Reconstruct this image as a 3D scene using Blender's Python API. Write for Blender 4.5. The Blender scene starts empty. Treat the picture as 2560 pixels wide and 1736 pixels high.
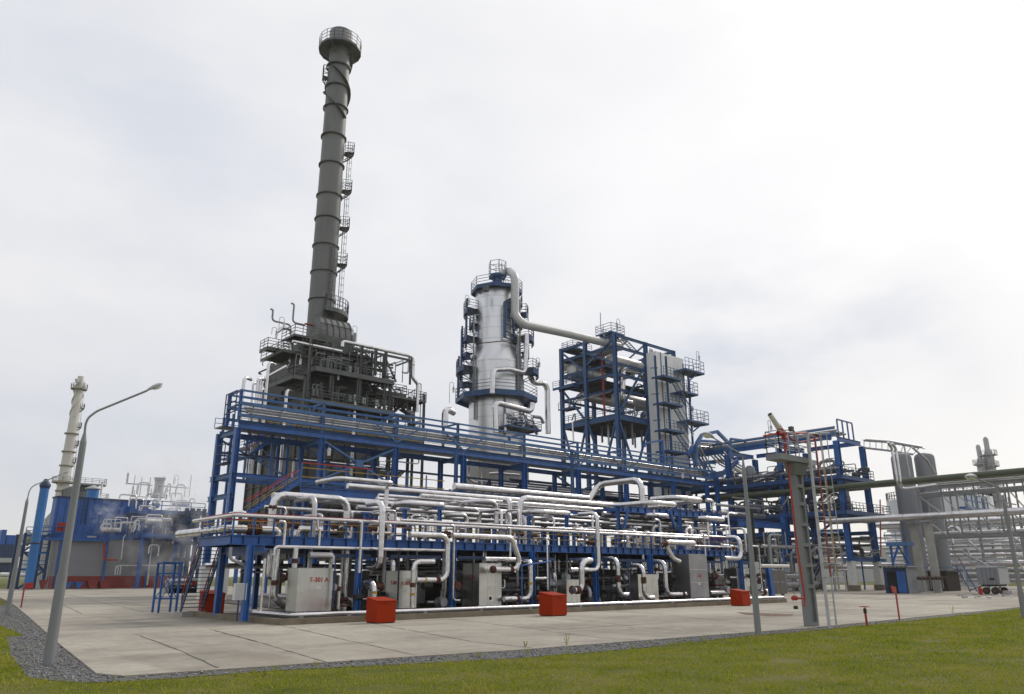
import bpy, math, random
import numpy as np
from mathutils import Vector, Matrix
random.seed(7)
SC = bpy.context.scene
# ------------------------------------------------------------------ camera
CAM_F, CAM_H, AZ, PITCH, ROLL = 1918.0, 2.4, 41.5, 16.6, 0.13
def _basis():
    a, p, r = math.radians(AZ), math.radians(PITCH), math.radians(ROLL)
    F = np.array([math.sin(a)*math.cos(p), math.cos(a)*math.cos(p), math.sin(p)])
    R = np.array([math.cos(a), -math.sin(a), 0.0]); U = np.cross(R, F)
    return F, R*math.cos(r)-U*math.sin(r), R*math.sin(r)+U*math.cos(r)
F_, R_, U_ = _basis()
C_ = np.array([0.0, 0.0, CAM_H])
cd = bpy.data.cameras.new('camera'); cam = bpy.data.objects.new('camera', cd)
SC.collection.objects.link(cam); SC.camera = cam
cd.sensor_width = 36; cd.lens = CAM_F/2560*36; cd.clip_start = 0.1; cd.clip_end = 8000
cam.matrix_world = Matrix(((R_[0], U_[0], -F_[0], 0), (R_[1], U_[1], -F_[1], 0), (R_[2], U_[2], -F_[2], CAM_H), (0, 0, 0, 1)))
# ------------------------------------------------------------------ world, sun, exposure
SUN_AZ, SUN_EL = math.radians(84), math.radians(40)
W = bpy.data.worlds.new('World'); SC.world = W; W.use_nodes = True
nt = W.node_tree; nt.nodes.clear()
def N(t, tree=None, **k):
    n = (tree or nt).nodes.new(t)
    for a, b in k.items(): setattr(n, a, b)
    return n
out = N('ShaderNodeOutputWorld'); bg = N('ShaderNodeBackground'); bg.inputs[1].default_value = 0.1
sky = N('ShaderNodeTexSky', sky_type='NISHITA', sun_disc=False, sun_elevation=SUN_EL, sun_rotation=SUN_AZ)
tc = N('ShaderNodeTexCoord')
mp = N('ShaderNodeMapping'); mp.inputs['Scale'].default_value = (1.2, 1.2, 2.6); mp.inputs['Location'].default_value = (0.35, 0.1, 0.6)
n1 = N('ShaderNodeTexNoise'); n1.inputs['Scale'].default_value = 1.5; n1.inputs['Detail'].default_value = 5; n1.inputs['Roughness'].default_value = 0.48
nt.links.new(tc.outputs['Generated'], mp.inputs[0]); nt.links.new(mp.outputs[0], n1.inputs[0])
# brightness of the thin cloud grows towards the veiled sun
dotn = N('ShaderNodeVectorMath', operation='DOT_PRODUCT')
sd = Vector((math.sin(SUN_AZ)*math.cos(SUN_EL), math.cos(SUN_AZ)*math.cos(SUN_EL), math.sin(SUN_EL)))
dotn.inputs[1].default_value = sd; nt.links.new(tc.outputs['Generated'], dotn.inputs[0])
dh = N('ShaderNodeMath', operation='MULTIPLY'); dh.inputs[1].default_value = 0.5; nt.links.new(dotn.outputs['Value'], dh.inputs[0])
add = N('ShaderNodeMath', operation='MULTIPLY_ADD'); add.inputs[1].default_value = 0.9; nt.links.new(n1.outputs[0], add.inputs[0]); nt.links.new(dh.outputs[0], add.inputs[2])
gd = N('ShaderNodeVectorMath', operation='DOT_PRODUCT'); _a, _e = math.radians(62), math.radians(19)
gd.inputs[1].default_value = (math.sin(_a)*math.cos(_e), math.cos(_a)*math.cos(_e), math.sin(_e)); mp2 = N('ShaderNodeMapping'); mp2.inputs['Scale'].default_value = (1, 1, 1.25); nt.links.new(tc.outputs['Generated'], mp2.inputs[0])
nrm_ = N('ShaderNodeVectorMath', operation='NORMALIZE'); nt.links.new(mp2.outputs[0], nrm_.inputs[0]); nt.links.new(nrm_.outputs[0], gd.inputs[0])
gm_ = N('ShaderNodeMapRange', interpolation_type='SMOOTHSTEP'); gm_.inputs['From Min'].default_value = 0.955; gm_.inputs['From Max'].default_value = 1.0; gm_.inputs['To Max'].default_value = -0.40; nt.links.new(gd.outputs['Value'], gm_.inputs[0])
n9 = N('ShaderNodeTexNoise'); n9.inputs['Scale'].default_value = 3.0; n9.inputs['Detail'].default_value = 4; nt.links.new(mp.outputs[0], n9.inputs[0])
n9r = N('ShaderNodeMapRange'); n9r.inputs['From Min'].default_value = 0.35; n9r.inputs['From Max'].default_value = 0.6; nt.links.new(n9.outputs[0], n9r.inputs[0])
gmm = N('ShaderNodeMath', operation='MULTIPLY'); nt.links.new(gm_.outputs[0], gmm.inputs[0]); nt.links.new(n9r.outputs[0], gmm.inputs[1])
add0 = add; add = N('ShaderNodeMath', operation='ADD'); nt.links.new(add0.outputs[0], add.inputs[0]); nt.links.new(gmm.outputs[0], add.inputs[1])
ramp = N('ShaderNodeValToRGB'); nt.links.new(add.outputs[0], ramp.inputs[0])
e = ramp.color_ramp.elements
e[0].position = 0.50; e[0].color = (0.665, 0.695, 0.765, 1)
e[1].position = 0.93; e[1].color = (1.0, 0.985, 0.975, 1)
x_ = ramp.color_ramp.elements.new(0.72); x_.color = (0.885, 0.88, 0.885, 1); y_ = ramp.color_ramp.elements.new(0.28); y_.color = (0.74, 0.75, 0.78, 1)  # last stop brightens the sky behind the camera, added to fill front faces
scal = N('ShaderNodeVectorMath', operation='SCALE'); scal.inputs['Scale'].default_value = 10.9
nt.links.new(ramp.outputs[0], scal.inputs[0])
boost = N('ShaderNodeMapRange'); boost.inputs['From Min'].default_value = 0.88; boost.inputs['From Max'].default_value = 1.1
boost.inputs['To Min'].default_value = 1.0; boost.inputs['To Max'].default_value = 1.2; nt.links.new(add.outputs[0], boost.inputs[0])
sc2 = N('ShaderNodeVectorMath', operation='SCALE'); nt.links.new(scal.outputs[0], sc2.inputs[0]); nt.links.new(boost.outputs[0], sc2.inputs['Scale'])
mx = N('ShaderNodeMixRGB'); mx.inputs[0].default_value = 0.88
sepz = N('ShaderNodeSeparateXYZ'); nt.links.new(tc.outputs['Generated'], sepz.inputs[0])
lowm = N('ShaderNodeMapRange'); lowm.inputs['From Min'].default_value = 0.0; lowm.inputs['From Max'].default_value = 0.45; lowm.inputs['To Min'].default_value = 1.0; lowm.inputs['To Max'].default_value = 0.0; nt.links.new(sepz.outputs[2], lowm.inputs[0])
warm = N('ShaderNodeMixRGB', blend_type='MULTIPLY'); warm.inputs[2].default_value = (0.985, 0.955, 0.925, 1); nt.links.new(lowm.outputs[0], warm.inputs[0]); nt.links.new(sc2.outputs[0], warm.inputs[1])
nt.links.new(sky.outputs[0], mx.inputs[1]); nt.links.new(warm.outputs[0], mx.inputs[2])
nt.links.new(mx.outputs[0], bg.inputs[0]); nt.links.new(bg.outputs[0], out.inputs[0])
sl = bpy.data.lights.new('sun', 'SUN'); sl.energy = 1.5; sl.angle = math.radians(12); sl.color = (1.0, 0.95, 0.88)
so = bpy.data.objects.new('sun', sl); SC.collection.objects.link(so)
so.rotation_euler = sd.to_track_quat('Z', 'Y').to_euler()
SC.view_settings.view_transform = 'Standard'; SC.view_settings.look = 'None'; SC.view_settings.gamma = 1; SC.view_settings.exposure = 0
SC.cycles.max_bounces = 6; SC.cycles.diffuse_bounces = 3; SC.cycles.glossy_bounces = 3; SC.cycles.volume_bounces = 3
# ------------------------------------------------------------------ photograph-to-place helpers
def ray(px, py): return F_ + R_*(px-1280)/CAM_F - U_*(py-868)/CAM_F
def AT(px, py, Y=None, X=None, Z=None):
    d = ray(px, py)
    t = Y/d[1] if Y is not None else X/d[0] if X is not None else (Z-CAM_H)/d[2]
    return Vector(C_ + d*t)
def SOLVE(P, ax, px=None, py=None):
    """slide point P along axis ax until its column (px) or row (py) is reached"""
    n = R_ - F_*(px-1280)/CAM_F if px is not None else U_ + F_*(py-868)/CAM_F
    q = np.array(P) - C_; q[ax] = 0 if ax < 2 else 0
    v = -(q @ n)/n[ax]
    P = Vector(P); P[ax] = v + C_[ax]; return P
ZOOM = {'': (0, 0, 1), 'ZA': (520, 1160, 6.061), 'ZB': (860, 1160, 6.061), 'ZC': (1200, 1160, 6.061), 'ZD': (1540, 1160, 6.061),
        'LA': (540, 1300, 5.628), 'LB': (900, 1300, 5.628), 'LC': (1260, 1300, 5.628), 'LD': (1600, 1280, 5.629),
        'F2': (560, 720, 2.919), 'F6': (640, 740, 6.061), 'K': (1350, 780, 3.94), 'D': (1090, 640, 3.285), 'R1': (1740, 1020, 6.061), 'R2': (1840, 1220, 5.052), 'R3': (2160, 1060, 3.582),
        'L9': (0, 900, 2.626), 'H': (560, 1000, 6.062), 'H2': (900, 1060, 6.835)}
def zx(z, v):
    if isinstance(v, tuple): z, v = v
    o = ZOOM[z]; return o[0] + v/o[2]
def zy(z, v):
    if isinstance(v, tuple): z, v = v
    o = ZOOM[z]; return o[1] + v/o[2]
def ZP(z, x, y, **k): return AT(zx(z, x), zy(z, y), **k)
def walk(P, moves, z):
    out = []
    for m in moves:
        P = Vector(P)
        if m[0] == 'x': P = SOLVE(P, 0, px=zx(z, m[1]))
        elif m[0] == 'y': P = SOLVE(P, 1, px=zx(z, m[1]))
        elif m[0] == 'z': P = SOLVE(P, 2, py=zy(z, m[1]))
        elif m[0] == 'd': P = ZP(z, m[1], m[2], Y=P.y)
        elif m[0] == 'dx': P.x += m[1]
        elif m[0] == 'dy': P.y += m[1]
        elif m[0] == 'dz': P.z += m[1]
        out.append(P)
    return out
# ------------------------------------------------------------------ materials
MATS = {}
def M(name, base, rough=0.5, metal=0.0, var=0.12, scale=1.5, bump=0.0, bscale=6.0, stain=None, stain_scale=0.6, stain_lo=0.55, stain_hi=0.75, streak=False, spec=None):
    if name in MATS: return MATS[name]
    m = bpy.data.materials.new(name); m.use_nodes = True; t = m.node_tree; t.nodes.clear()
    o = N('ShaderNodeOutputMaterial', t); b = N('ShaderNodeBsdfPrincipled', t); t.links.new(b.outputs[0], o.inputs[0])
    b.inputs['Roughness'].default_value = rough; b.inputs['Metallic'].default_value = metal
    if spec is not None: b.inputs['Specular IOR Level'].default_value = spec
    c = N('ShaderNodeTexCoord', t); mpp = N('ShaderNodeMapping', t); t.links.new(c.outputs['Object'], mpp.inputs[0])
    if streak: mpp.inputs['Scale'].default_value = (1, 1, 0.18)
    n = N('ShaderNodeTexNoise', t); n.inputs['Scale'].default_value = scale; n.inputs['Detail'].default_value = 5
    t.links.new(mpp.outputs[0], n.inputs[0])
    mr = N('ShaderNodeMapRange', t); mr.inputs['From Min'].default_value = 0.3; mr.inputs['From Max'].default_value = 0.7
    mr.inputs['To Min'].default_value = 1-var; mr.inputs['To Max'].default_value = 1+var; t.links.new(n.outputs[0], mr.inputs[0])
    s = N('ShaderNodeVectorMath', t, operation='SCALE'); s.inputs[0].default_value = base; t.links.new(mr.outputs[0], s.inputs['Scale'])
    col = s.outputs[0]
    if stain:
        n2 = N('ShaderNodeTexNoise', t); n2.inputs['Scale'].default_value = stain_scale; n2.inputs['Detail'].default_value = 6; n2.inputs['Roughness'].default_value = 0.6
        t.links.new(mpp.outputs[0], n2.inputs[0])
        r2 = N('ShaderNodeMapRange', t); r2.inputs['From Min'].default_value = stain_lo; r2.inputs['From Max'].default_value = stain_hi; t.links.new(n2.outputs[0], r2.inputs[0])
        mm = N('ShaderNodeMixRGB', t); t.links.new(r2.outputs[0], mm.inputs[0]); t.links.new(col, mm.inputs[1]); mm.inputs[2].default_value = (*stain, 1); col = mm.outputs[0]
    t.links.new(col, b.inputs['Base Color'])
    if bump:
        n3 = N('ShaderNodeTexNoise', t); n3.inputs['Scale'].default_value = bscale; n3.inputs['Detail'].default_value = 3; t.links.new(c.outputs['Object'], n3.inputs[0])
        bp = N('ShaderNodeBump', t); bp.inputs['Strength'].default_value = bump; bp.inputs['Distance'].default_value = 0.05; t.links.new(n3.outputs[0], bp.inputs['Height']); t.links.new(bp.outputs[0], b.inputs['Normal'])
    MATS[name] = m; return m
BLUE = M('blue_steel_paint', (0.018, 0.098, 0.33), 0.40, var=0.25, scale=0.8, stain=(0.02, 0.035, 0.07), stain_scale=0.9, stain_lo=0.6, stain_hi=0.85)
BLUE2 = M('faded_blue_paint', (0.055, 0.14, 0.31), 0.5, var=0.2, scale=0.7)
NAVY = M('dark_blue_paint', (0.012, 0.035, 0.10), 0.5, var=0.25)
SHEET = M('blue_wall_sheet', (0.018, 0.10, 0.36), 0.5, var=0.12, scale=0.25)
CLAD = M('aluminium_cladding', (0.68, 0.665, 0.67), 0.24, 0.92, var=0.1, scale=1.2, bump=0.25, bscale=2.2, stain=(0.42, 0.40, 0.38), stain_scale=0.7, stain_lo=0.58, stain_hi=0.8)
CLAD2 = M('dull_aluminium_cladding', (0.50, 0.49, 0.50), 0.42, 0.85, var=0.14, scale=1.0, bump=0.3, bscale=1.6, stain=(0.30, 0.29, 0.27), stain_scale=0.8)
BOXM = M('creased_sheet_metal', (0.58, 0.58, 0.55), 0.34, 1.0, var=0.08, scale=0.8, bump=0.5, bscale=0.55, stain=(0.48, 0.475, 0.43), stain_scale=0.8, stain_lo=0.55, stain_hi=0.7)
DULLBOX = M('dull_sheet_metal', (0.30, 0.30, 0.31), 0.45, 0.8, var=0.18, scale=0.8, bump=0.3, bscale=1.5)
GALV = M('galvanised_steel', (0.33, 0.34, 0.35), 0.5, 0.5, var=0.15)
GREY = M('grey_paint', (0.25, 0.26, 0.27), 0.55, var=0.12)
LGREY = M('light_grey_paint', (0.42, 0.43, 0.43), 0.55, var=0.08)
DARK = M('dark_grey_steel', (0.085, 0.092, 0.085), 0.55, 0.2, var=0.25, scale=0.6, stain=(0.10, 0.10, 0.085), stain_scale=0.5)
DARK2 = M('sooty_steel', (0.032, 0.032, 0.030), 0.6, 0.1, var=0.3)
STACK = M('stack_grey_paint', (0.165, 0.168, 0.162), 0.55, 0.0, var=0.16, scale=0.35, streak=True, stain=(0.085, 0.09, 0.09), stain_scale=0.25, stain_lo=0.5, stain_hi=0.7)
RUST = M('rusty_flange', (0.10, 0.035, 0.022), 0.75, 0.1, var=0.35, scale=4)
RED = M('red_paint', (0.36, 0.02, 0.012), 0.4, var=0.15)
REDBOX = M('orange_red_paint', (0.33, 0.026, 0.001), 0.55, var=0.08, scale=1.2, stain=(0.26, 0.018, 0.001), stain_scale=1.0, spec=0.12)
YEL = M('yellow_paint', (0.42, 0.25, 0.04), 0.5)
WHITE = M('white_paint', (0.62, 0.62, 0.60), 0.6, var=0.08)
CREAM = M('cream_paint', (0.60, 0.58, 0.53), 0.6, var=0.12, scale=0.4, streak=True, stain=(0.36, 0.28, 0.18), stain_scale=0.25, stain_lo=0.6)
CONC = M('column_concrete', (0.34, 0.33, 0.30), 0.85, var=0.14, scale=0.6, bump=0.3, bscale=8, stain=(0.24, 0.22, 0.19), stain_scale=0.4)
CURB = M('brown_curb_concrete', (0.20, 0.165, 0.115), 0.9, var=0.2, scale=1.2, bump=0.4, bscale=8, stain=(0.12, 0.10, 0.075), stain_scale=0.7, stain_lo=0.5)
OLIVE = M('olive_green_paint', (0.085, 0.10, 0.062), 0.5, var=0.15, scale=0.5)
GLASS = M('lamp_glass', (0.75, 0.76, 0.76), 0.15, 0.0, var=0.02)
BLACK = M('black_rubber', (0.012, 0.012, 0.012), 0.7)
WALLG = M('grey_wall_panel', (0.24, 0.245, 0.26), 0.6, var=0.06, scale=0.3)
WALLR = M('dark_red_plinth', (0.22, 0.022, 0.018), 0.6, var=0.2)
TANK = M('pale_tank_paint', (0.50, 0.51, 0.50), 0.55, var=0.08, scale=0.15, streak=True)
VESS = M('grey_vessel_paint', (0.21, 0.215, 0.235), 0.55, var=0.08, scale=0.3, streak=True)
COLM = M('column_cladding', (0.74, 0.74, 0.74), 0.36, 0.85, var=0.10, scale=0.35, streak=True, bump=0.15, bscale=1.0, stain=(0.48, 0.48, 0.48), stain_scale=0.35, stain_lo=0.56, stain_hi=0.78)
# ------------------------------------------------------------------ mesh building
ORG = {}
COL = SC.collection
def T(name, label, cat, loc=(0, 0, 0), group=None, kind=None):
    o = bpy.data.objects.new(name, None); COL.objects.link(o); o.location = loc; o.empty_display_size = 0.5
    o['label'] = label; o['category'] = cat
    if group: o['group'] = group
    if kind: o['kind'] = kind
    ORG[o.name] = Vector(loc); return o
class MB:
    def __init__(s): s.v = []; s.f = []; s.s = []
    def add(s, vs, fs, sm=False):
        o = len(s.v); s.v += [tuple(p) for p in vs]; s.f += [tuple(i+o for i in f) for f in fs]; s.s += [sm]*len(fs); return s
    def box(s, x0, x1, y0, y1, z0, z1):
        return s.add([(x0, y0, z0), (x1, y0, z0), (x1, y1, z0), (x0, y1, z0), (x0, y0, z1), (x1, y0, z1), (x1, y1, z1), (x0, y1, z1)],
                     [(0, 3, 2, 1), (4, 5, 6, 7), (0, 1, 5, 4), (1, 2, 6, 5), (2, 3, 7, 6), (3, 0, 4, 7)])
    def bar(s, p, q, w, h=None, up=None):
        """prism from p to q, w sideways, h along up"""
        h = h or w; p = Vector(p); q = Vector(q); d = q-p
        if d.length < 1e-5: return s
        d.normalize(); u = Vector(up) if up else (Vector((0, 0, 1)) if abs(d.z) < 0.9 else Vector((0, 1, 0)))
        a = d.cross(u).normalized()*(w/2); b = a.cross(d).normalized()*(h/2)
        vs = [p-a-b, p+a-b, p+a+b, p-a+b, q-a-b, q+a-b, q+a+b, q-a+b]
        return s.add(vs, [(0, 3, 2, 1), (4, 5, 6, 7), (0, 1, 5, 4), (1, 2, 6, 5), (2, 3, 7, 6), (3, 0, 4, 7)])
    def ibeam(s, p, q, w, h, up=None, t=None):
        """I section: flanges w wide, h apart along up"""
        p = Vector(p); q = Vector(q); d = (q-p).normalized(); t = t or max(0.03, h*0.09)
        u = Vector(up) if up else (Vector((0, 0, 1)) if abs(d.z) < 0.9 else Vector((0, 1, 0)))
        a = d.cross(u).normalized(); b = a.cross(d).normalized(); b = -b if b.dot(u) < 0 else b
        o = b*(h/2-t/2)
        s.bar(p+o, q+o, w, t, up=b); s.bar(p-o, q-o, w, t, up=b)
        e = d*0.002
        return s.bar(p+e, q-e, t*0.8, h-2*t-0.004, up=b)
    def tube(s, path, r, n=10, bend=None, seg=4, cap=True, r2=None, seams=0.0, facet=False):
        pts = [Vector(p) for p in path]
        pts = [p for i, p in enumerate(pts) if i == 0 or (p-pts[i-1]).length > 1e-4]
        if len(pts) < 2: return s
        bend = bend if bend is not None else 3.0*r
        P = [pts[0]]
        for i in range(1, len(pts)-1):
            a = pts[i-1]-pts[i]; b = pts[i+1]-pts[i]; la, lb = a.length, b.length
            a.normalize(); b.normalize(); ang = a.angle(b)
            if ang > 3.05: P.append(pts[i]); continue
            tl = min(bend/math.tan(ang/2) if ang > 0.05 else bend, la*0.49, lb*0.49)
            rr = tl*math.tan(ang/2); A = pts[i]+a*tl; B = pts[i]+b*tl
            bis = (a+b).normalized(); cen = pts[i]+bis*(rr/math.sin(ang/2)) if ang > 0.05 else pts[i]
            va, vb = A-cen, B-cen; tot = va.angle(vb) if va.length > 1e-6 and vb.length > 1e-6 else 0
            if tot < 1e-3: P.append(pts[i]); continue
            for k in range(seg+1):
                t = k/seg; P.append(cen + (va*math.sin((1-t)*tot)+vb*math.sin(t*tot))/math.sin(tot))
        P.append(pts[-1])
        P = [p for i, p in enumerate(P) if i == 0 or (p-P[i-1]).length > 1e-4]
        # extra rings for cladding seams
        Q = []; 
        if seams:
            for i in range(len(P)-1):
                Q.append((P[i], 1)); L = (P[i+1]-P[i]).length; m = int(L/seams)
                for k in range(1, m+1 if m else 0):
                    t = k/(m+1) if m else 0
                    c = P[i].lerp(P[i+1], t); dd = (P[i+1]-P[i]).normalized()*0.012
                    Q += [(c-dd, 1), (c-dd*0.99, 1.02), (c+dd, 1.02), (c+dd*1.01, 1)]
            Q.append((P[-1], 1))
        else: Q = [(p, 1) for p in P]
        cen = [q[0] for q in Q]; N_ = len(cen)
        tan = []
        for i in range(N_):
            a = cen[i]-cen[max(0, i-1)]; b = cen[min(N_-1, i+1)]-cen[i]
            a = a.normalized() if a.length > 1e-6 else None; b = b.normalized() if b.length > 1e-6 else None
            t = (a+b) if a and b else (a or b)
            tan.append(t.normalized() if t.length > 1e-6 else b)
        ref = Vector((0, 0, 1)) if abs(tan[0].z) < 0.9 else Vector((0, 1, 0))
        u = tan[0].cross(ref).normalized(); vs = []
        for i in range(N_):
            u = (u-tan[i]*u.dot(tan[i])).normalized(); w = tan[i].cross(u)
            R = (r if r2 is None else r+(r2-r)*i/(N_-1))*Q[i][1]
            if 0 < i < N_-1:
                a = (cen[i]-cen[i-1]).normalized(); c = max(0.6, a.dot(tan[i]))
            vs += [cen[i]+(u*math.cos(2*math.pi*k/n)+w*math.sin(2*math.pi*k/n))*R for k in range(n)]
        fs = [(i*n+k, i*n+(k+1) % n, (i+1)*n+(k+1) % n, (i+1)*n+k) for i in range(N_-1) for k in range(n)]
        if facet:
            ov, of_ = [], []
            for i in range(N_-1):
                b_ = len(ov); ov += vs[i*n:(i+2)*n]; of_ += [(b_+k, b_+(k+1) % n, b_+n+(k+1) % n, b_+n+k) for k in range(n)]
            s.add(ov, of_, True)
            if cap: s.add(vs[:n], [tuple(range(n-1, -1, -1))]); s.add(vs[-n:], [tuple(range(n))])
            return s
        s.add(vs, fs, True)
        if cap:
            o = len(s.v)-len(vs)
            s.v += vs[:n] and [tuple(p) for p in vs[:n]] + [tuple(p) for p in vs[-n:]]
            b = o+len(vs); s.f += [tuple(b+n-1-k for k in range(n)), tuple(b+n+k for k in range(n))]; s.s += [False, False]
        return s
    def cyl(s, p, q, r, r2=None, n=16, cap=True): return s.tube([p, q], r, n, r2=r2, cap=cap)
    def lathe(s, c, prof, n=24, a0=0, a1=2*math.pi, sm=True):
        c = Vector(c); full = abs(a1-a0-2*math.pi) < 1e-6; m = n if full else n+1
        vs = [(c.x+r*math.cos(a0+(a1-a0)*k/n), c.y+r*math.sin(a0+(a1-a0)*k/n), c.z+z) for r, z in prof for k in range(m)]
        fs = [(i*m+k, i*m+(k+1) % m, (i+1)*m+(k+1) % m, (i+1)*m+k) for i in range(len(prof)-1) for k in range(n)]
        return s.add(vs, fs, sm)
    def prism(s, poly, z0, z1):
        n = len(poly); return s.add([(x, y, z0) for x, y in poly]+[(x, y, z1) for x, y in poly],
            [tuple(range(n-1, -1, -1)), tuple(range(n, 2*n))]+[(i, (i+1) % n, n+(i+1) % n, n+i) for i in range(n)])
    def extr(s, poly3, d):
        d = Vector(d); n = len(poly3); return s.add(list(poly3)+[Vector(p)+d for p in poly3],
            [tuple(range(n-1, -1, -1)), tuple(range(n, 2*n))]+[(i, (i+1) % n, n+(i+1) % n, n+i) for i in range(n)])
    def rail(s, pts, h=1.1, step=1.5, r=0.028, mids=1, posts=True, rails=True, only=None):
        pts = [Vector(p) for p in pts]; up = Vector((0, 0, 1))
        for a, b in zip(pts, pts[1:]):
            L = (b-a).length; m = max(1, round(L/step))
            if posts:
                for k in range(m+1): c = a.lerp(b, k/m); s.bar(c, c+up*h, 2*r, 2*r)
            if rails:
                hs = [h]+[h*(i+1)/(mids+1) for i in range(mids)]
                if only == 'top': hs = hs[:1]
                if only == 'mid': hs = hs[1:]
                for q in hs: s.bar(a+up*(q+r), b+up*(q+r), 2*r, 2*r)
        return s
    def ladder(s, p, q, side, w=0.5, step=0.35, r=0.025, cage=None):
        p = Vector(p); q = Vector(q); sd_ = Vector(side).normalized()*(w/2); s.bar(p-sd_, q-sd_, 2*r); s.bar(p+sd_, q+sd_, 2*r)
        L = (q-p).length; m = int(L/step)
        for k in range(1, m): c = p.lerp(q, k/m); s.bar(c-sd_, c+sd_, 1.6*r)
        if cage is not None:
            cg = Vector(cage).normalized()
            for k in range(1, max(2, int(L/1.1))):
                c = p.lerp(q, k/max(2, int(L/1.1)))
                arc = [c-sd_]+[c + sd_*1.3*math.cos(math.pi*(1-j/6)) + cg*0.65*math.sin(math.pi*j/6) for j in range(7)]+[c+sd_]
                for a, b in zip(arc, arc[1:]): s.bar(a, b, 0.04)
            for j in (1, 3, 5):
                o = sd_*1.3*math.cos(math.pi*(1-j/6)) + cg*0.65*math.sin(math.pi*j/6)
                s.bar(p.lerp(q, 0.12)+o, q+o, 0.035)
        return s
    def stairs(s, p, q, side, w=0.9, n=None):
        p = Vector(p); q = Vector(q); sd_ = Vector(side).normalized()*(w/2); n = n or max(4, int(abs(q.z-p.z)/0.22))
        for e in (-1, 1): s.bar(p+sd_*e, q+sd_*e, 0.06, 0.24)
        for k in range(1, n):
            c = p.lerp(q, k/n); run = (q-p); run.z = 0; run = run.normalized()*0.13
            s.bar(c-run, c+run, w-0.08, 0.04)
        return s
    def build(s, name, mat, parent=None, label=None, smooth=None, kind=None):
        me = bpy.data.meshes.new(name)
        org = ORG[parent.name] if parent else None
        v = np.array(s.v, dtype=float) if s.v else np.zeros((0, 3))
        if org is None:
            lo, hi = v.min(0), v.max(0); org = Vector(((lo[0]+hi[0])/2, (lo[1]+hi[1])/2, lo[2]))
        v = v - np.array(org)
        me.from_pydata([tuple(p) for p in v], [], s.f)
        me.polygons.foreach_set('use_smooth', s.s if smooth is None else [smooth]*len(s.f)); me.update()
        if isinstance(mat, (list, tuple)):
            for m in mat: me.materials.append(m)
        else: me.materials.append(mat)
        o = bpy.data.objects.new(name, me); COL.objects.link(o); ORG[o.name] = org
        if parent: o.parent = parent
        else: o.location = org
        if label: o['label'] = label
        if kind: o['kind'] = kind
        return o
def solo(mb, name, mat, label, cat, group=None, kind=None):
    o = mb.build(name, mat)
    o['label'] = label; o['category'] = cat
    if group: o['group'] = group
    if kind: o['kind'] = kind
    return o
def struct(mb, name, mat, parent=None):
    o = mb.build(name, mat, parent)
    if not parent: o['kind'] = 'structure'
    return o
def copy_tree(o, loc=None, rotz=None, label=None, parent=None):
    c = o.copy(); COL.objects.link(c); ORG[c.name] = ORG.get(o.name)
    if parent: c.parent = parent
    if loc is not None: c.location = loc
    if rotz is not None: c.rotation_euler[2] = rotz
    if label: c['label'] = label
    for ch in list(o.children): copy_tree(ch, parent=c)
    return c
def text_mesh(txt, size, mat, parent, name, origin, xdir=(1, 0, 0), ydir=(0, 0, 1), depth=0.004, thick=0.0, label=None):
    """letters standing proud of a face, converted to a mesh"""
    cu = bpy.data.curves.new(name, 'FONT'); cu.body = txt; cu.size = size; cu.extrude = depth; cu.align_x = 'CENTER'; cu.align_y = 'CENTER'; cu.offset = thick; cu.resolution_u = 3
    t = bpy.data.objects.new('_t', cu); COL.objects.link(t); dg = bpy.context.evaluated_depsgraph_get()
    me = bpy.data.meshes.new_from_object(t.evaluated_get(dg)); bpy.data.objects.remove(t)
    xd, yd = Vector(xdir).normalized(), Vector(ydir).normalized(); zd = xd.cross(yd); org = ORG[parent.name]
    for v in me.vertices: v.co = Vector(origin)-org + xd*v.co.x + yd*v.co.y + zd*v.co.z
    me.materials.clear(); me.materials.append(mat); me.name = name
    o = bpy.data.objects.new(name, me); COL.objects.link(o); o.parent = parent; ORG[o.name] = org
    if label: o['label'] = label
    return o
def pipe(label, r, anchor, Y, A=(), B=(), z='', mat=None, group=None, flanges=(), cat='pipe', name='insulated_pipe', n=12, seams=True, bend=None, X=None, Zw=None, bands=()):
    P = ZP(z, anchor[0], anchor[1], Y=Y) if X is None and Zw is None else ZP(z, anchor[0], anchor[1], X=X, Z=Zw) if X is not None else ZP(z, anchor[0], anchor[1], Z=Zw)
    path = list(reversed(walk(P, A, z))) + [P] + walk(P, B, z)
    return pipe3(label, r, path, mat, group, flanges, cat, name, n, seams, bend, bands)
PIPE_NAMES = {'small bends over the handrail': 'pipe_bend', 'silver pipes running behind the first row of bends': 'level_pipe', 'silver risers behind the railing': 'riser_pipe', 'stubs behind the railing': 'pipe_stub', 'level pipes in the shade under the platform': 'shaded_pipe', 'cross pipes in the shade under the platform': 'cross_pipe', 'upright pipes in the shade under the platform': 'upright_pipe', 'risers by the left corner of the rack': 'riser_pipe', 'small pipes at the foot of the column': 'pipe_crook', 'small pipes in the condenser frame': 'pipe_crook', 'pipes under the condenser deck': 'hanging_pipe', 'small pipes on the right rack': 'equipment_pipe', 'pipes on top of the right rack': 'rack_pipe', 'long pipes in the right rack': 'rack_pipe', 'pipes over the arched frame': 'arched_pipe', 'pipes in the lattice bridge': 'bridge_pipe', 'pipes on the latticed bridge': 'bridge_pipe', 'pipes of the low far rack': 'rack_pipe', 'silver lines behind the white pillars': 'process_line', 'upright pipes behind the white pillars': 'upright_pipe', 'hanging hoses left of the tower': 'hanging_hose', 'pipes on the dim decks left of the tower': 'process_line', 'vent stubs on the grey wall': 'vent_stub', 'pipe crooks in the left plant': 'plant_pipe', 'thin pipes before the column base': 'process_line'}
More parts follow.
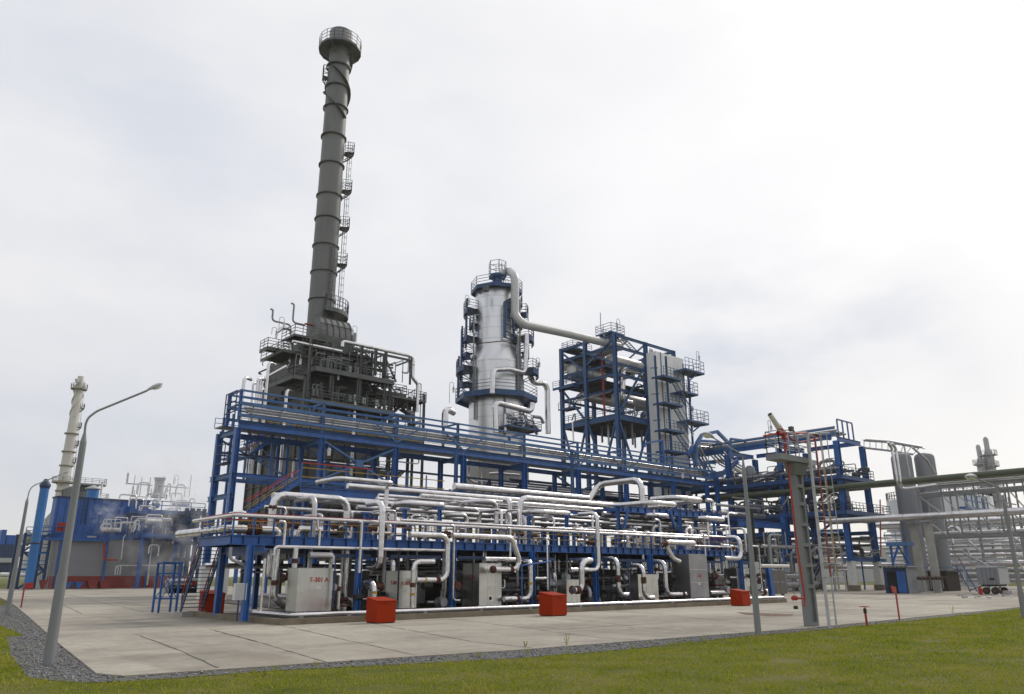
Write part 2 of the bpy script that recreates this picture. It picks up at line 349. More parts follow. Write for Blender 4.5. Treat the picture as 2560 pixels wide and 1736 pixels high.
def pipe3(label, r, path, mat=None, group=None, flanges=(), cat='pipe', name='insulated_pipe', n=12, seams=True, bend=None, bands=()):
    mat = mat or CLAD
    if name == 'insulated_pipe' and group: name = PIPE_NAMES.get(group, 'group_pipe')
    mb = MB().tube(path, r, n, bend=bend, seg=3, facet=r > .12 and mat is CLAD)
    if seams and r >= .13 and path[0][1] < 62 and mat in (CLAD, CLAD2):
        for a, b in zip(path, path[1:]):
            a, b = Vector(a), Vector(b); L = (b-a).length
            if L < 2.6*r*2+.8: continue
            d = (b-a)/L; k = 3.1*r
            while k < L-3.0*r: mb.tube([a+d*(k-.04), a+d*(k+.04)], r*1.05, n, cap=False); k += 1.1
    if not flanges and not bands: return solo(mb, name, mat, label, cat, group)
    lo = Vector((path[0][0], path[0][1], path[0][2]))
    t = T(name, label, cat, lo, group)
    mb.build('pipe_run', mat, t)
    for i, u in flanges:
        a, b = Vector(path[i]), Vector(path[i+1]); c = a.lerp(b, u); d = (b-a).normalized()
        f = MB(); k = max(0.05, r*0.32)
        f.cyl(c-d*k*1.5, c-d*k*0.45, r*1.32, n=14); f.cyl(c+d*k*0.45, c+d*k*1.5, r*1.32, n=14); f.cyl(c-d*k*2.6, c+d*k*2.6, r*1.06, n=12)
        f.build('flange', RUST, t)
    for i, u in bands:
        a, b = Vector(path[i]), Vector(path[i+1]); c = a.lerp(b, u); d = (b-a).normalized()
        MB().cyl(c-d*0.07, c+d*0.07, r*1.045, n=14, cap=False).build('marking_band', YEL, t)
    return t
# ================================================================== ground
def ground_mat():
    m = bpy.data.materials.new('turf_soil'); m.use_nodes = True; t = m.node_tree; b = t.nodes['Principled BSDF']
    b.inputs['Roughness'].default_value = 0.95; b.inputs['Specular IOR Level'].default_value = 0.1
    c = N('ShaderNodeTexCoord', t); n = N('ShaderNodeTexNoise', t); n.inputs['Scale'].default_value = 0.35; n.inputs['Detail'].default_value = 8; n.inputs['Roughness'].default_value = 0.65
    t.links.new(c.outputs['Object'], n.inputs[0]); r = N('ShaderNodeValToRGB', t); t.links.new(n.outputs[0], r.inputs[0])
    r.color_ramp.elements[0].position = 0.34; r.color_ramp.elements[0].color = (0.08, 0.09, 0.02, 1)
    r.color_ramp.elements[1].position = 0.66; r.color_ramp.elements[1].color = (0.16, 0.135, 0.06, 1)
    k = r.color_ramp.elements.new(0.5); k.color = (0.11, 0.115, 0.022, 1)
    t.links.new(r.outputs[0], b.inputs['Base Color']); return m
def yard_mat():
    m = bpy.data.materials.new('yard_concrete'); m.use_nodes = True; t = m.node_tree; b = t.nodes['Principled BSDF']
    b.inputs['Roughness'].default_value = 0.85; b.inputs['Specular IOR Level'].default_value = 0.2
    c = N('ShaderNodeTexCoord', t)
    def noise(s, d=6, ro=0.6, sc=None):
        n = N('ShaderNodeTexNoise', t); n.inputs['Scale'].default_value = s; n.inputs['Detail'].default_value = d; n.inputs['Roughness'].default_value = ro
        if sc:
            mpn = N('ShaderNodeMapping', t); mpn.inputs['Scale'].default_value = sc; t.links.new(c.outputs['Object'], mpn.inputs[0]); t.links.new(mpn.outputs[0], n.inputs[0])
        else: t.links.new(c.outputs['Object'], n.inputs[0])
        return n
    big = noise(0.09); fine = noise(1.6, 8, 0.7); st = noise(0.25, 7, 0.62, (0.5, 1.6, 1)); vf = noise(9.0, 4, 0.7)
    r = N('ShaderNodeValToRGB', t); t.links.new(big.outputs[0], r.inputs[0])
    r.color_ramp.elements[0].position = 0.38; r.color_ramp.elements[0].color = (0.28, 0.252, 0.21, 1)
    r.color_ramp.elements[1].position = 0.62; r.color_ramp.elements[1].color = (0.405, 0.368, 0.305, 1)
    def mulr(src, n, lo, hi, a=0.35, z=0.65):
        mr = N('ShaderNodeMapRange', t); mr.inputs['From Min'].default_value = a; mr.inputs['From Max'].default_value = z; mr.inputs['To Min'].default_value = lo; mr.inputs['To Max'].default_value = hi
        t.links.new(n.outputs[0], mr.inputs[0]); s = N('ShaderNodeVectorMath', t, operation='SCALE'); t.links.new(src, s.inputs[0]); t.links.new(mr.outputs[0], s.inputs['Scale']); return s.outputs[0]
    col = mulr(r.outputs[0], fine, 0.88, 1.08); col = mulr(col, st, 1.05, 0.72, 0.5, 0.72); col = mulr(col, vf, 0.94, 1.05); oil = noise(0.55, 6, 0.7); col = mulr(col, oil, 1.0, 0.55, 0.62, 0.74); tyre = noise(0.12, 5, 0.6, (2.6, 0.35, 1)); col = mulr(col, tyre, 1.0, 0.82, 0.55, 0.62)
    br = N('ShaderNodeMixRGB', t); mr = N('ShaderNodeMapRange', t); mr.inputs['From Min'].default_value = 0.6; mr.inputs['From Max'].default_value = 0.75; mr.inputs['To Max'].default_value = 0.5
    w = noise(0.16, 5, 0.55); w.inputs['Distortion'].default_value = 1.0; t.links.new(w.outputs[0], mr.inputs[0]); t.links.new(mr.outputs[0], br.inputs[0]); t.links.new(col, br.inputs[1]); br.inputs[2].default_value = (0.27, 0.205, 0.14, 1)
    t.links.new(br.outputs[0], b.inputs['Base Color'])
    bp = N('ShaderNodeBump', t); bp.inputs['Strength'].default_value = 0.25; bp.inputs['Distance'].default_value = 0.02; t.links.new(fine.outputs[0], bp.inputs['Height']); t.links.new(bp.outputs[0], b.inputs['Normal'])
    return m
g = MB(); g.add([(-3000, -1000, 0), (3500, -1000, 0), (3500, 5000, 0), (-3000, 5000, 0)], [(0, 1, 2, 3)])
struct(g, 'ground', ground_mat())
def G(px, py): p = AT(px, py, Z=0); return (p.x, p.y)
YARD = [G(308, 1695), G(1041, 1645), G(1280, 1629.5), G(2018, 1573), (63.0, 20.2), (75, 20.6), (100, 22), (190, 24), (190, 195), (28, 195), (14.5, 84), G(61, 1535), G(150, 1615), G(240, 1688)]
yb = MB(); YT = 0.05
yb.prism(YARD, 0.0, YT)
yard = struct(yb, 'yard_pavement', yard_mat())
JM = M('joint_filler', (0.07, 0.065, 0.055), 0.9, var=0.3)
jb = MB()
def jline(a, b, w=0.05):
    a = Vector((*a, YT+0.004)); b = Vector((*b, YT+0.004)); d = (b-a).normalized(); nrm = Vector((-d.y, d.x, 0)); L = (b-a).length; m = max(2, int(L/0.7)); pv = []; random.seed(int(abs(a.x*13+a.y*7)))
    for k in range(m+1):
        c = a.lerp(b, k/m) + nrm*random.uniform(-.03, .03); ww = w*random.uniform(0.35, 1.5)
        pv += [c-nrm*ww/2, c+nrm*ww/2]
    jb.add(pv, [(2*k, 2*k+2, 2*k+3, 2*k+1) for k in range(m)])
def GL(*a):
    for (p, q) in zip(a, a[1:]): jline(G(*p), G(*q), 0.07)
GL((341, 1590), (440, 1627), (545, 1675)); GL((526, 1577), (640, 1608), (812, 1660)); GL((526, 1577), (640, 1608)); GL((705, 1567), (860, 1603), (1041, 1643))
GL((925, 1561), (1179, 1608), (1330, 1624)); GL((1120, 1550), (1300, 1572), (1500, 1598), (1600, 1604)); GL((1330, 1541), (1700, 1581), (1850, 1583)); GL((1545, 1528), (1860, 1560), (2040, 1570))
GL((1740, 1517), (1980, 1535), (2200, 1552)); GL((1900, 1508), (2120, 1518), (2370, 1532)); GL((78, 1556), (330, 1543), (640, 1533)); GL((105, 1581), (340, 1571), (540, 1557)); GL((330, 1590), (526, 1578), (690, 1567))
GL((160, 1486), (255, 1508), (360, 1532)); GL((155, 1513), (205, 1538)); GL((270, 1494), (370, 1508), (450, 1521)); GL((1350, 1580), (1700, 1558), (2050, 1540)); GL((1700, 1552), (2030, 1530), (2400, 1512))
jt = jb.build('slab_joint', JM); jt['kind'] = 'structure'
jb = MB(); random.seed(50)
for k in range(16):
    x, y = random.uniform(10, 50), random.uniform(21.5, 36.5); a = random.uniform(0, 6.28)
    for q in range(random.randint(2, 4)): x2, y2 = x+math.cos(a)*random.uniform(.6, 1.6), y+math.sin(a)*random.uniform(.6, 1.6); st_ = random.getstate(); jline((x, y), (x2, y2), .022); random.setstate(st_); x, y = x2, y2; a += random.uniform(-.7, .7)
cr = jb.build('slab_crack', JM); cr['kind'] = 'structure'
# pad with its kerb under the heat exchangers
PX0, PX1, PY0, PY1 = 18.2, 66.5, 38.0, 51.0
kb = MB()
kb.box(PX0, PX1, PY0, PY0+0.22, YT-0.01, YT+0.30); kb.box(PX0, PX0+0.22, PY0+0.222, PY1, YT-0.01, YT+0.30)
struct(kb, 'kerb', CURB)
pb = MB(); pb.prism([(PX0+.222, PY0+.222), (PX1, PY0+.222), (PX1+12, PY1+30), (30, PY1+30), (26, PY1), (PX0+.222, PY1)], YT-0.02, YT+0.10)
struct(pb, 'plant_floor', M('oily_floor', (0.10, 0.09, 0.08), 0.85, var=0.3, scale=0.5, stain=(0.06, 0.055, 0.05), stain_scale=0.4, stain_lo=0.45))
# gravel verge
GRAV = [G(330, 1705), G(705, 1677), G(1280, 1648), G(1555, 1626), G(1875, 1591), (36.0, 18.5), (60, 19.3), (76, 20.3), (63.0, 20.25), G(2018, 1572), G(1280, 1629), G(1041, 1644.5), G(308, 1694), G(240, 1687), G(150, 1614), G(61, 1534), (14.4, 84), (11.5, 84), G(-20, 1560), G(0, 1565), G(60, 1590), G(16, 1594), G(27, 1642), G(72, 1697), G(204, 1709)]
gm = M('gravel_bed', (0.115, 0.113, 0.115), 0.9, var=0.45, scale=14, bump=0.8, bscale=30)
gb = MB(); gb.add([(x, y, 0.012) for x, y in GRAV], [tuple(range(len(GRAV)))]); struct(gb, 'gravel_verge', gm)
def inside(poly, x, y):
    c = np.zeros(len(x), bool); n = len(poly)
    for i in range(n):
        x1, y1 = poly[i]; x2, y2 = poly[(i+1) % n]
        cond = ((y1 > y) != (y2 > y)) & (x < (x2-x1)*(y-y1)/((y2-y1) or 1e-9)+x1); c ^= cond
    return c
def mesh_np(name, V, Fq, mat, nper):
    me = bpy.data.meshes.new(name); me.vertices.add(len(V)); me.vertices.foreach_set('co', V.astype(np.float32).ravel())
    nf = len(Fq); me.loops.add(nf*nper); me.loops.foreach_set('vertex_index', Fq.astype(np.int32).ravel())
    me.polygons.add(nf); me.polygons.foreach_set('loop_start', np.arange(0, nf*nper, nper, dtype=np.int32))
    try: me.polygons.foreach_set('loop_total', np.full(nf, nper, dtype=np.int32))
    except Exception: pass
    me.update(calc_edges=True); me.validate(); me.materials.append(mat)
    o = bpy.data.objects.new(name, me); COL.objects.link(o); return o
rng = np.random.default_rng(3)
# pebbles: octahedra of mixed size lying on the gravel bed
n = 90000; x = rng.uniform(3, 45, n); y = rng.uniform(16, 72, n); k = inside(GRAV, x, y); k &= (rng.random(n) < np.clip(30/np.hypot(x, y), 0.15, 1)); x, y = x[k], y[k]; n = len(x)
s = rng.uniform(0.018, 0.05, n); th = rng.uniform(0, 6.28, n)
oct_ = np.array([(1, 0, 0), (-1, 0, 0), (0, 1, 0), (0, -1, 0), (0, 0, .8), (0, 0, -.5)]); of = np.array([(0, 2, 4), (2, 1, 4), (1, 3, 4), (3, 0, 4), (2, 0, 5), (1, 2, 5), (3, 1, 5), (0, 3, 5)])
V = oct_[None]*rng.uniform(.7, 1.3, (n, 6, 3))*s[:, None, None]
Vr = np.stack([V[..., 0]*np.cos(th)[:, None]-V[..., 1]*np.sin(th)[:, None]+x[:, None], V[..., 0]*np.sin(th)[:, None]+V[..., 1]*np.cos(th)[:, None]+y[:, None], V[..., 2]+0.02], -1)
pm = bpy.data.materials.new('pebbles'); pm.use_nodes = True; t = pm.node_tree; b = t.nodes['Principled BSDF']; b.inputs['Roughness'].default_value = 0.85
gi = N('ShaderNodeNewGeometry', t); rr_ = N('ShaderNodeValToRGB', t); t.links.new(gi.outputs['Random Per Island'], rr_.inputs[0]); rr_.color_ramp.elements[0].color = (0.06, 0.06, 0.062, 1); rr_.color_ramp.elements[1].color = (0.32, 0.31, 0.305, 1); t.links.new(rr_.outputs[0], b.inputs['Base Color'])
o = mesh_np('gravel', Vr.reshape(-1, 3), (of[None]+6*np.arange(n)[:, None, None]).reshape(-1, 3), pm, 3)
o['kind'] = 'stuff'; o['label'] = 'loose grey gravel along the edge of the concrete yard'; o['category'] = 'gravel'
# grass blades
gm2 = bpy.data.materials.new('grass_blade'); gm2.use_nodes = True; t = gm2.node_tree; b = t.nodes['Principled BSDF']; b.inputs['Roughness'].default_value = 0.7; b.inputs['Specular IOR Level'].default_value = 0.2
gi = N('ShaderNodeNewGeometry', t); rr_ = N('ShaderNodeValToRGB', t); tcg = N('ShaderNodeTexCoord', t); ng = N('ShaderNodeTexNoise', t); ng.inputs['Scale'].default_value = 0.5; ng.inputs['Detail'].default_value = 6; ng.inputs['Roughness'].default_value = 0.65; t.links.new(tcg.outputs['Object'], ng.inputs[0])
ma = N('ShaderNodeMath', t, operation='MULTIPLY_ADD'); t.links.new(gi.outputs['Random Per Island'], ma.inputs[0]); ma.inputs[1].default_value = 0.30
mb_ = N('ShaderNodeMapRange', t); mb_.inputs['From Min'].default_value = 0.3; mb_.inputs['From Max'].default_value = 0.72; mb_.inputs['To Max'].default_value = 0.7; t.links.new(ng.outputs[0], mb_.inputs[0]); t.links.new(mb_.outputs[0], ma.inputs[2]); t.links.new(ma.outputs[0], rr_.inputs[0])
rr_.color_ramp.elements[0].position = 0.1; rr_.color_ramp.elements[0].color = (0.145, 0.20, 0.012, 1); rr_.color_ramp.elements[1].position = 0.95; rr_.color_ramp.elements[1].color = (0.42, 0.34, 0.10, 1)
q_ = rr_.color_ramp.elements.new(0.5); q_.color = (0.30, 0.325, 0.02, 1); t.links.new(rr_.outputs[0], b.inputs['Base Color'])
tr = N('ShaderNodeBsdfTranslucent', t); t.links.new(rr_.outputs[0], tr.inputs[0]); ms = N('ShaderNodeMixShader', t); ms.inputs[0].default_value = 0.3; t.links.new(b.outputs[0], ms.inputs[1]); t.links.new(tr.outputs[0], ms.inputs[2]); t.links.new(ms.outputs[0], t.nodes['Material Output'].inputs[0])
def blades(n, x0, x1, y0, y1, thin):
    x = rng.uniform(x0, x1, n); y = rng.uniform(y0, y1, n); d = np.hypot(x, y)
    k = ~inside(YARD, x, y) & ~(inside(GRAV, x, y) & (rng.random(n) < 0.955)) & (rng.random(n) < np.clip((thin/d)**1.0, 0.03, 1)) & (d > 9)
    # only what a step to either side of the viewpoint could see
    a = np.degrees(np.arctan2(x, y)); k &= (a > -8) & (a < 86)
    # bare worn patches
    bp = np.sin(x*0.9+1.3*np.sin(y*0.7))*np.sin(y*1.1+x*0.3); k &= ~((bp > 0.80) & (rng.random(n) < 0.9))
    return x[k], y[k]
xa, ya = blades(700000, -4, 90, 3, 30, 13); xb, yb_ = blades(90000, 2, 14, 25, 90, 30)
xc, yc = blades(30000, 30, 120, 196, 330, 120)
x = np.concatenate([xa, xb]); y = np.concatenate([ya, yb_]); n = len(x); d = np.hypot(x, y)
h = rng.uniform(0.025, 0.08, n)*(1+0.8*np.clip(np.sin(x*1.7+np.sin(y*2.3))*np.cos(y*1.9+x*.4), 0, 1))*(1+(rng.random(n) < 0.02)*1.9); w = np.clip(d/15, 1, 4)*rng.uniform(0.006, 0.012, n); th = rng.uniform(0, 6.28, n); lean = rng.normal(0, 0.55, (n, 2))*h[:, None]
V = np.stack([np.stack([x-w*np.cos(th), y-w*np.sin(th), np.zeros(n)], -1), np.stack([x+w*np.cos(th), y+w*np.sin(th), np.zeros(n)], -1), np.stack([x+lean[:, 0], y+lean[:, 1], h], -1)], 1)
o = mesh_np('grass', V.reshape(-1, 3), np.arange(3*n).reshape(-1, 3), gm2, 3)
o['kind'] = 'stuff'; o['label'] = 'short yellowish green grass in front of the concrete yard'; o['category'] = 'grass'
# a few taller weeds
def weed(px, py, h, lab):
    p = AT(px, py, Z=0); mb = MB(); random.seed(int(px))
    for s_ in range(random.randint(3, 5)):
        a = random.uniform(0, 6.28); tip = Vector((p.x+math.cos(a)*h*0.25, p.y+math.sin(a)*h*0.25, h*random.uniform(.6, 1)))
        mb.bar(p, tip, 0.008)
        for j in range(9):
            c = Vector(p).lerp(tip, random.uniform(0.2, 1)); b_ = random.uniform(0, 6.28); e_ = c+Vector((math.cos(b_)*0.07, math.sin(b_)*0.07, random.uniform(0, .05))); nrm = Vector((-math.sin(b_), math.cos(b_), 0))*0.018
            mb.add([c, c.lerp(e_, .5)+nrm, e_, c.lerp(e_, .5)-nrm], [(0, 1, 2, 3)])
    solo(mb, 'weed', gm2, lab, 'weed')
weed(1417, 1617, 0.45, 'spindly green weed growing from the gravel edge before the middle of the yard')
weed(1313, 1622, 0.25, 'low weed at the gravel edge left of the spindly weed')
weed(2382, 1535, 0.6, 'tall weed at the gravel edge to the right of the bent red post')
weed(660, 1692, 0.22, 'small weed tuft beside the gravel below the left yard joint')

random.seed(17)
for k in range(22):
    px = random.choice([random.uniform(320, 1800), random.uniform(1300, 2500)]); py = (1697-(px-320)*.0705 if px < 2000 else 1578-(px-2000)*.092)+random.uniform(2, 26); p = AT(px, py, Z=0); h = random.uniform(.1, .24); mb = MB()
    for j in range(16): a = random.uniform(0, 6.28); b0 = p+Vector((random.uniform(-.06, .06), random.uniform(-.06, .06), 0)); tip = b0+Vector((math.cos(a)*h*.5, math.sin(a)*h*.5, h*random.uniform(.6, 1.1))); w = Vector((-math.sin(a), math.cos(a), 0))*.009; mb.add([b0-w, b0+w, tip], [(0, 1, 2)])
    solo(mb, 'weed_tuft', gm2, 'small tuft of weeds growing along the gravel edge of the yard', 'weed', 'weed tufts along the gravel edge')
# ================================================================== main pipe rack (runs along X, front row Y=79, rear row Y=84)
RY0, RY1 = 79.0, 84.0
def ZY(px, py, Y): return AT(px, py, Y=Y).z
zt = 18.0                                   # top of the main longitudinal beam
cols_px = [596, 806, 990, 1159, 1311, 1445, 1564, 1682, 1766]
CX = [SOLVE(Vector((0, RY0, zt)), 0, px=p).x for p in cols_px]
L2 = ZY(600, 1188, RY0); L3 = ZY(600, 1240, RY0); zpil = ZY(545, 1413, RY0)
rack = T('pipe_rack', 'long blue steel pipe rack running behind the heat exchanger platform', 'pipe rack', (CX[0], RY0, 0))
for i, x in enumerate(CX):
    for Y in (RY0, RY1):
        w = 0.62 if i == 0 else 0.5
        m = MB(); m.ibeam((x, Y, zpil), (x, Y, zt-0.6), 0.62 if Y == RY0 else 0.5, 0.55, up=(1, 0, 0), t=0.05)
        m.build('column', BLUE, rack)
        MB().box(x-.45, x+.45, Y-.4, Y+.4, 0, zpil).build('pillar', WHITE, rack)
    MB().ibeam((x, RY0+.3, zt-0.9), (x, RY1-.3, zt-0.9), 0.3, 0.55).build('cross_beam', BLUE2, rack)
    MB().ibeam((x, RY0-(.4 if i == 0 else 0.6), L2), (x, SOLVE(Vector((x, 85, L2)), 1, px=526).y if i == 0 else RY1+.3, L2), 0.3, 0.5).build('cross_beam', BLUE2, rack)
    if i == 0: MB().ibeam((x, RY0-.4, L3), (x, SOLVE(Vector((x, 85, L3)), 1, px=520).y, L3), 0.3, 0.5).build('cross_beam', BLUE2, rack)
for Y, zz in ((RY0, zt), (RY1, zt-0.3)):
    for a, b in zip(CX, CX[1:]+[CX[-1]+5]):
        MB().ibeam((a+.02, Y, zz-.3), (b-.02, Y, zz-.3), 0.32, 0.6).build('beam', BLUE, rack)
for a, b in zip(CX, CX[1:]):
    MB().ibeam((a+.3, RY0, L2), (b-.3, RY0, L2), 0.3, 0.42).build('beam', BLUE, rack)
    MB().ibeam((a+.3, RY1, L2), (b-.3, RY1, L2), 0.3, 0.42).build('beam', BLUE, rack)
    MB().bar((a+.3, RY1, zt-2.6), (b-.3, RY1, zt-2.6), 0.22, 0.25).build('beam', NAVY, rack)
    m = MB(); m.bar((a, RY0+.3, L2), (b, RY1-.3, L2), 0.18); m.bar((a, RY1-.3, L2-.05), (b, RY0+.3, L2-.05), 0.18); m.build('plan_brace', BLUE2, rack)
def xbr(i, Y, z0, z1, mat=BLUE2, w=0.26):
    a, b = CX[i]+.3, CX[i+1]-.3; c = Vector(((a+b)/2, Y, (z0+z1)/2))
    m = MB(); m.bar((a, Y, z0), (b, Y, z1), w, 0.2); m.bar((a, Y+.03, z1), (b, Y+.03, z0), w, 0.2); m.bar(c+Vector((-.5, -.05, 0)), c+Vector((.5, -.05, 0)), 0.3, 0.8); m.build('cross_brace', mat, rack)
xbr(1, RY0, L2+.3, zt-.9); xbr(1, RY1, L2+.3, zt-.9); xbr(5, RY1, L2+.3, zt-.9)
m = MB(); m.bar((CX[0]+.3, RY1, L2+4.2), (CX[1]-.4, RY1, L2+.4), 0.2); m.bar((CX[0]+3.2, RY1, L2), (CX[0]+3.2, RY1, zt-.8), 0.22); m.bar((CX[0]+6.2, RY1, L2), (CX[0]+6.2, RY1, zt-.8), 0.3); m.bar((CX[0]+.3, RY1, L2+2.6), (CX[0]+6.2, RY1, L2+2.6), .2)
m.bar((CX[0]+3.2, RY1, L2+2.7), (CX[0]+6.2, RY1, L2+5.5), .12); m.bar((CX[0]+6.2, RY1, L2+2.7), (CX[0]+3.2, RY1, L2+5.5), .12); m.build('cross_brace', BLUE2, rack)
# upper gallery with its frames, rails and walkway
zr = [ZY(600, p, RY0) for p in (975, 987, 1008, 1038, 1045)]
xe = CX[-1]+3.0
for i, x in enumerate(CX):
    if i == 3: x = x-1.0
    m = MB(); m.ibeam((x, RY0, zt), (x, RY0, zr[0]), 0.25, 0.3, up=(1, 0, 0)); m.ibeam((x, RY0+3.2, zt), (x, RY0+3.2, zr[0]), 0.25, 0.3, up=(1, 0, 0)); m.bar((x, RY0, zr[0]), (x, RY0+3.2, zr[0]), 0.2); m.bar((x, RY0, zr[2]-.1), (x, RY0+3.2, zr[2]-.1), 0.2); m.build('gallery_frame', BLUE2 if i else BLUE, rack)
x1 = CX[-1]
for zz, w, h in ((zr[0], .16, .2), (zr[1]-.15, .12, .14), (zr[2], .2, .38), (zr[3], .2, .3)):
    for Y in (RY0-.02, RY0+3.2):
        MB().bar((CX[0]-.1, Y, zz), (xe, Y, zz), w, h).build('gallery_beam', BLUE2 if w > .15 else BLUE, rack)
MB().bar((CX[0], RY0-.05, zr[4]), (CX[5], RY0-.05, zr[4]), 0.06).build('handrail', YEL, rack)
m = MB(); m.box(CX[0]-.4, xe, RY0+3.3, RY1+.6, zt+.02, zt+.12); m.build('walkway', GALV, rack)
MB().rail([(CX[0]-.4, RY1+.6, zt+.12), (xe, RY1+.6, zt+.12)], step=2.2, mids=1, r=.03).build('railing', BLUE, rack)
MB().rail([(CX[0]-.5, RY0-.1, zt), (CX[0]-.5, RY1-2.2, zt)], step=1.2, mids=2, r=.05, h=3.3).build('railing', NAVY, rack)
m = MB()
x = CX[0]+1.5
while x < xe-1:
    for Y in (RY0+.1,): m.bar((x, Y, zr[3]), (x, Y, zr[2]), 0.09)
    x += 3.25
m.build('pipe_hanger', GREY, rack)
# K braces over the rack where the frames meet
for i in (2, 3, 5, 6):
    m = MB(); m.bar((CX[i], RY0-.1, zt), (CX[i]-3.2, RY0-.1, zr[2]), .16); m.bar((CX[i], RY0-.1, zt), (CX[i]+3.4, RY0-.1, zr[2]), .16); m.build('gallery_brace', BLUE2, rack)
# side frame on the left end: balconies looking over the yard
zb7 = ZY(575, 1160, RY0+3)
MB().box(CX[0]-.3, CX[0]+.6, RY0+1.0, RY1-.6, zb7-.1, zb7).build('balcony', NAVY, rack)
MB().rail([(CX[0]-.3, RY0+1.0, zb7), (CX[0]-.3, RY1-.6, zb7)], h=1.9, mids=1, step=1.1, r=.04).build('railing', NAVY, rack)
# extra doubled posts seen at the fourth and sixth columns
for px in (1141, 1430, 1240):
    x = SOLVE(Vector((0, RY0-1.2, zt)), 0, px=px).x
    if px == 1240: continue
    MB().ibeam((x, RY0-1.2, 0.4), (x, RY0-1.2, zt-.4 if px == 1141 else zr[2]), 0.35, 0.4, up=(1, 0, 0)).build('post', BLUE2, rack)
# pipes in the gallery: silver, all alike
for j, (Yp, py, r) in enumerate([(RY0+.45, 1015, .13), (RY0+.45, 1021, .15), (RY0+.45, 1028, .13), (RY0+.45, 1034, .1), (RY0+1.3, 1012, .2), (RY0+1.3, 1022, .16), (RY0+1.3, 1031, .16), (RY0+2.2, 1016, .16), (RY0+2.2, 1027, .2)]):
    zz = ZY(602, py, RY0)
    xs = CX[0]+.7+0.25*(j % 3)
    solo(MB().tube([(xs, Yp, zz), (xe+.5, Yp, zz)], r, 10), 'rack_pipe', CLAD2 if j % 2 else CLAD, 'straight silver pipe in the band of pipes along the top of the rack', 'pipe', 'pipes lying along the top of the pipe rack')
for j, (Yp, zz, r) in enumerate([(RY0+1.2, L2+.55, .3), (RY0+2.2, L2+.5, .25), (RY0+3.2, L2+.5, .22), (RY1-.9, L2+.45, .18)]):
    solo(MB().tube([(CX[3]-.5 if j < 2 else CX[2]-2, Yp, zz), (CX[-1]+6, Yp, zz)], r, 12, seams=1.5), 'rack_pipe', CLAD, 'silver pipe lying on the lower level of the blue pipe rack', 'pipe', 'pipes on the lower level of the pipe rack')
# far structure of beams and pipes seen through the rack on its right half
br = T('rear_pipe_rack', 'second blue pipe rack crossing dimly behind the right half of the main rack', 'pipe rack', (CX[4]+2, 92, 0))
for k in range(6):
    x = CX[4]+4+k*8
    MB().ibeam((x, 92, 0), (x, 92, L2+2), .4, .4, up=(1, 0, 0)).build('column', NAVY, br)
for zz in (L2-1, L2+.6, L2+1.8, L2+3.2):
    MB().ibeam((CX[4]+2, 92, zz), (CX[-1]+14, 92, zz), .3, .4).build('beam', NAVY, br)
random.seed(61)
for k in range(16):
    zz = L2-4+random.uniform(0, 9.5); Yp = random.uniform(86, 96); xa_ = CX[4]+random.uniform(-2, 14)
    solo(MB().tube([(xa_, Yp, zz), (xa_+random.uniform(12, 30), Yp, zz)], random.choice([.12, .2, .3]), 8), 'rack_pipe', [CLAD2, NAVY, GREY, BLUE][k % 4], 'pipe or cable duct crossing in the dim steelwork behind the right half of the rack', 'pipe', 'ducts behind the right half of the rack')
for k in range(7):
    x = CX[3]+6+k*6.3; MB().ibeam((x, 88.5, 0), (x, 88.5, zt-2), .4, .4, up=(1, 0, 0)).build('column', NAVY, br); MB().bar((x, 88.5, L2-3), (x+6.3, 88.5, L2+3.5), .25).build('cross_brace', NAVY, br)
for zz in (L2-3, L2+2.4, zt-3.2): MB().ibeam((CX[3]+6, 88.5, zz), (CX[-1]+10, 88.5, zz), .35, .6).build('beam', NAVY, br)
for k, (zz, r) in enumerate([(L2, .16), (L2+1.2, .2), (L2+2.4, .16), (L2+2.8, .12), (L2+3.7, .2)]):
    solo(MB().tube([(CX[4]+1, 91.4, zz), (CX[-1]+15, 91.4, zz)], r, 8), 'rack_pipe', CLAD2, 'dull silver pipe on the dim rack behind the main pipe rack', 'pipe', 'pipes on the rear rack')
# ================================================================== stairs beside and behind the rack
st = T('stair_tower', 'blue stair flights with red and yellow rails behind the left end of the rack', 'stairs', (CX[0]+1, 86, 0))
def flight(root, a, b, side, w=0.9, rm=RED, ym=YEL, sm=BLUE):
    a, b = Vector(a), Vector(b)
    MB().stairs(a, b, side, w).build('stair_flight', sm, root)
    s_ = Vector(side).normalized()*(w/2)
    m1, m2, m3 = MB(), MB(), MB()
    for e_ in (-1, 1):
        for k in range(5): c = a.lerp(b, k/4)+s_*e_; m3.bar(c, c+Vector((0, 0, 1.05)), .05)
        m1.bar(a+s_*e_+Vector((0, 0, 1.05)), b+s_*e_+Vector((0, 0, 1.05)), .06); m2.bar(a+s_*e_+Vector((0, 0, .55)), b+s_*e_+Vector((0, 0, .55)), .045)
    m1.build('handrail', rm, root); m2.build('midrail', ym, root); m3.build('railing_post', sm, root)
p1 = ZP('H', 310, 890, Y=87); p2 = ZP('H', 700, 620, Y=87); flight(st, p1, p2, (0, 1, 0))
p3 = ZP('H', 330, 680, Y=88.5); p4 = ZP('H', 720, 470, Y=88.5); flight(st, p3, p4, (0, 1, 0))
for zz in (p1.z, p2.z):
    x0, x1 = min(p1.x, p2.x)-2, max(p1.x, p2.x)+2
    MB().box(x0 if zz == p1.z else p2.x, p1.x if zz == p1.z else x1, 86.4, 89.2, zz-.15, zz).build('landing', BLUE, st)
for x in (p1.x-2, p2.x+2):
    for Y in (86.4, 89.2): MB().bar((x, Y, 0), (x, Y, p4.z+1), .25).build('column', BLUE, st)
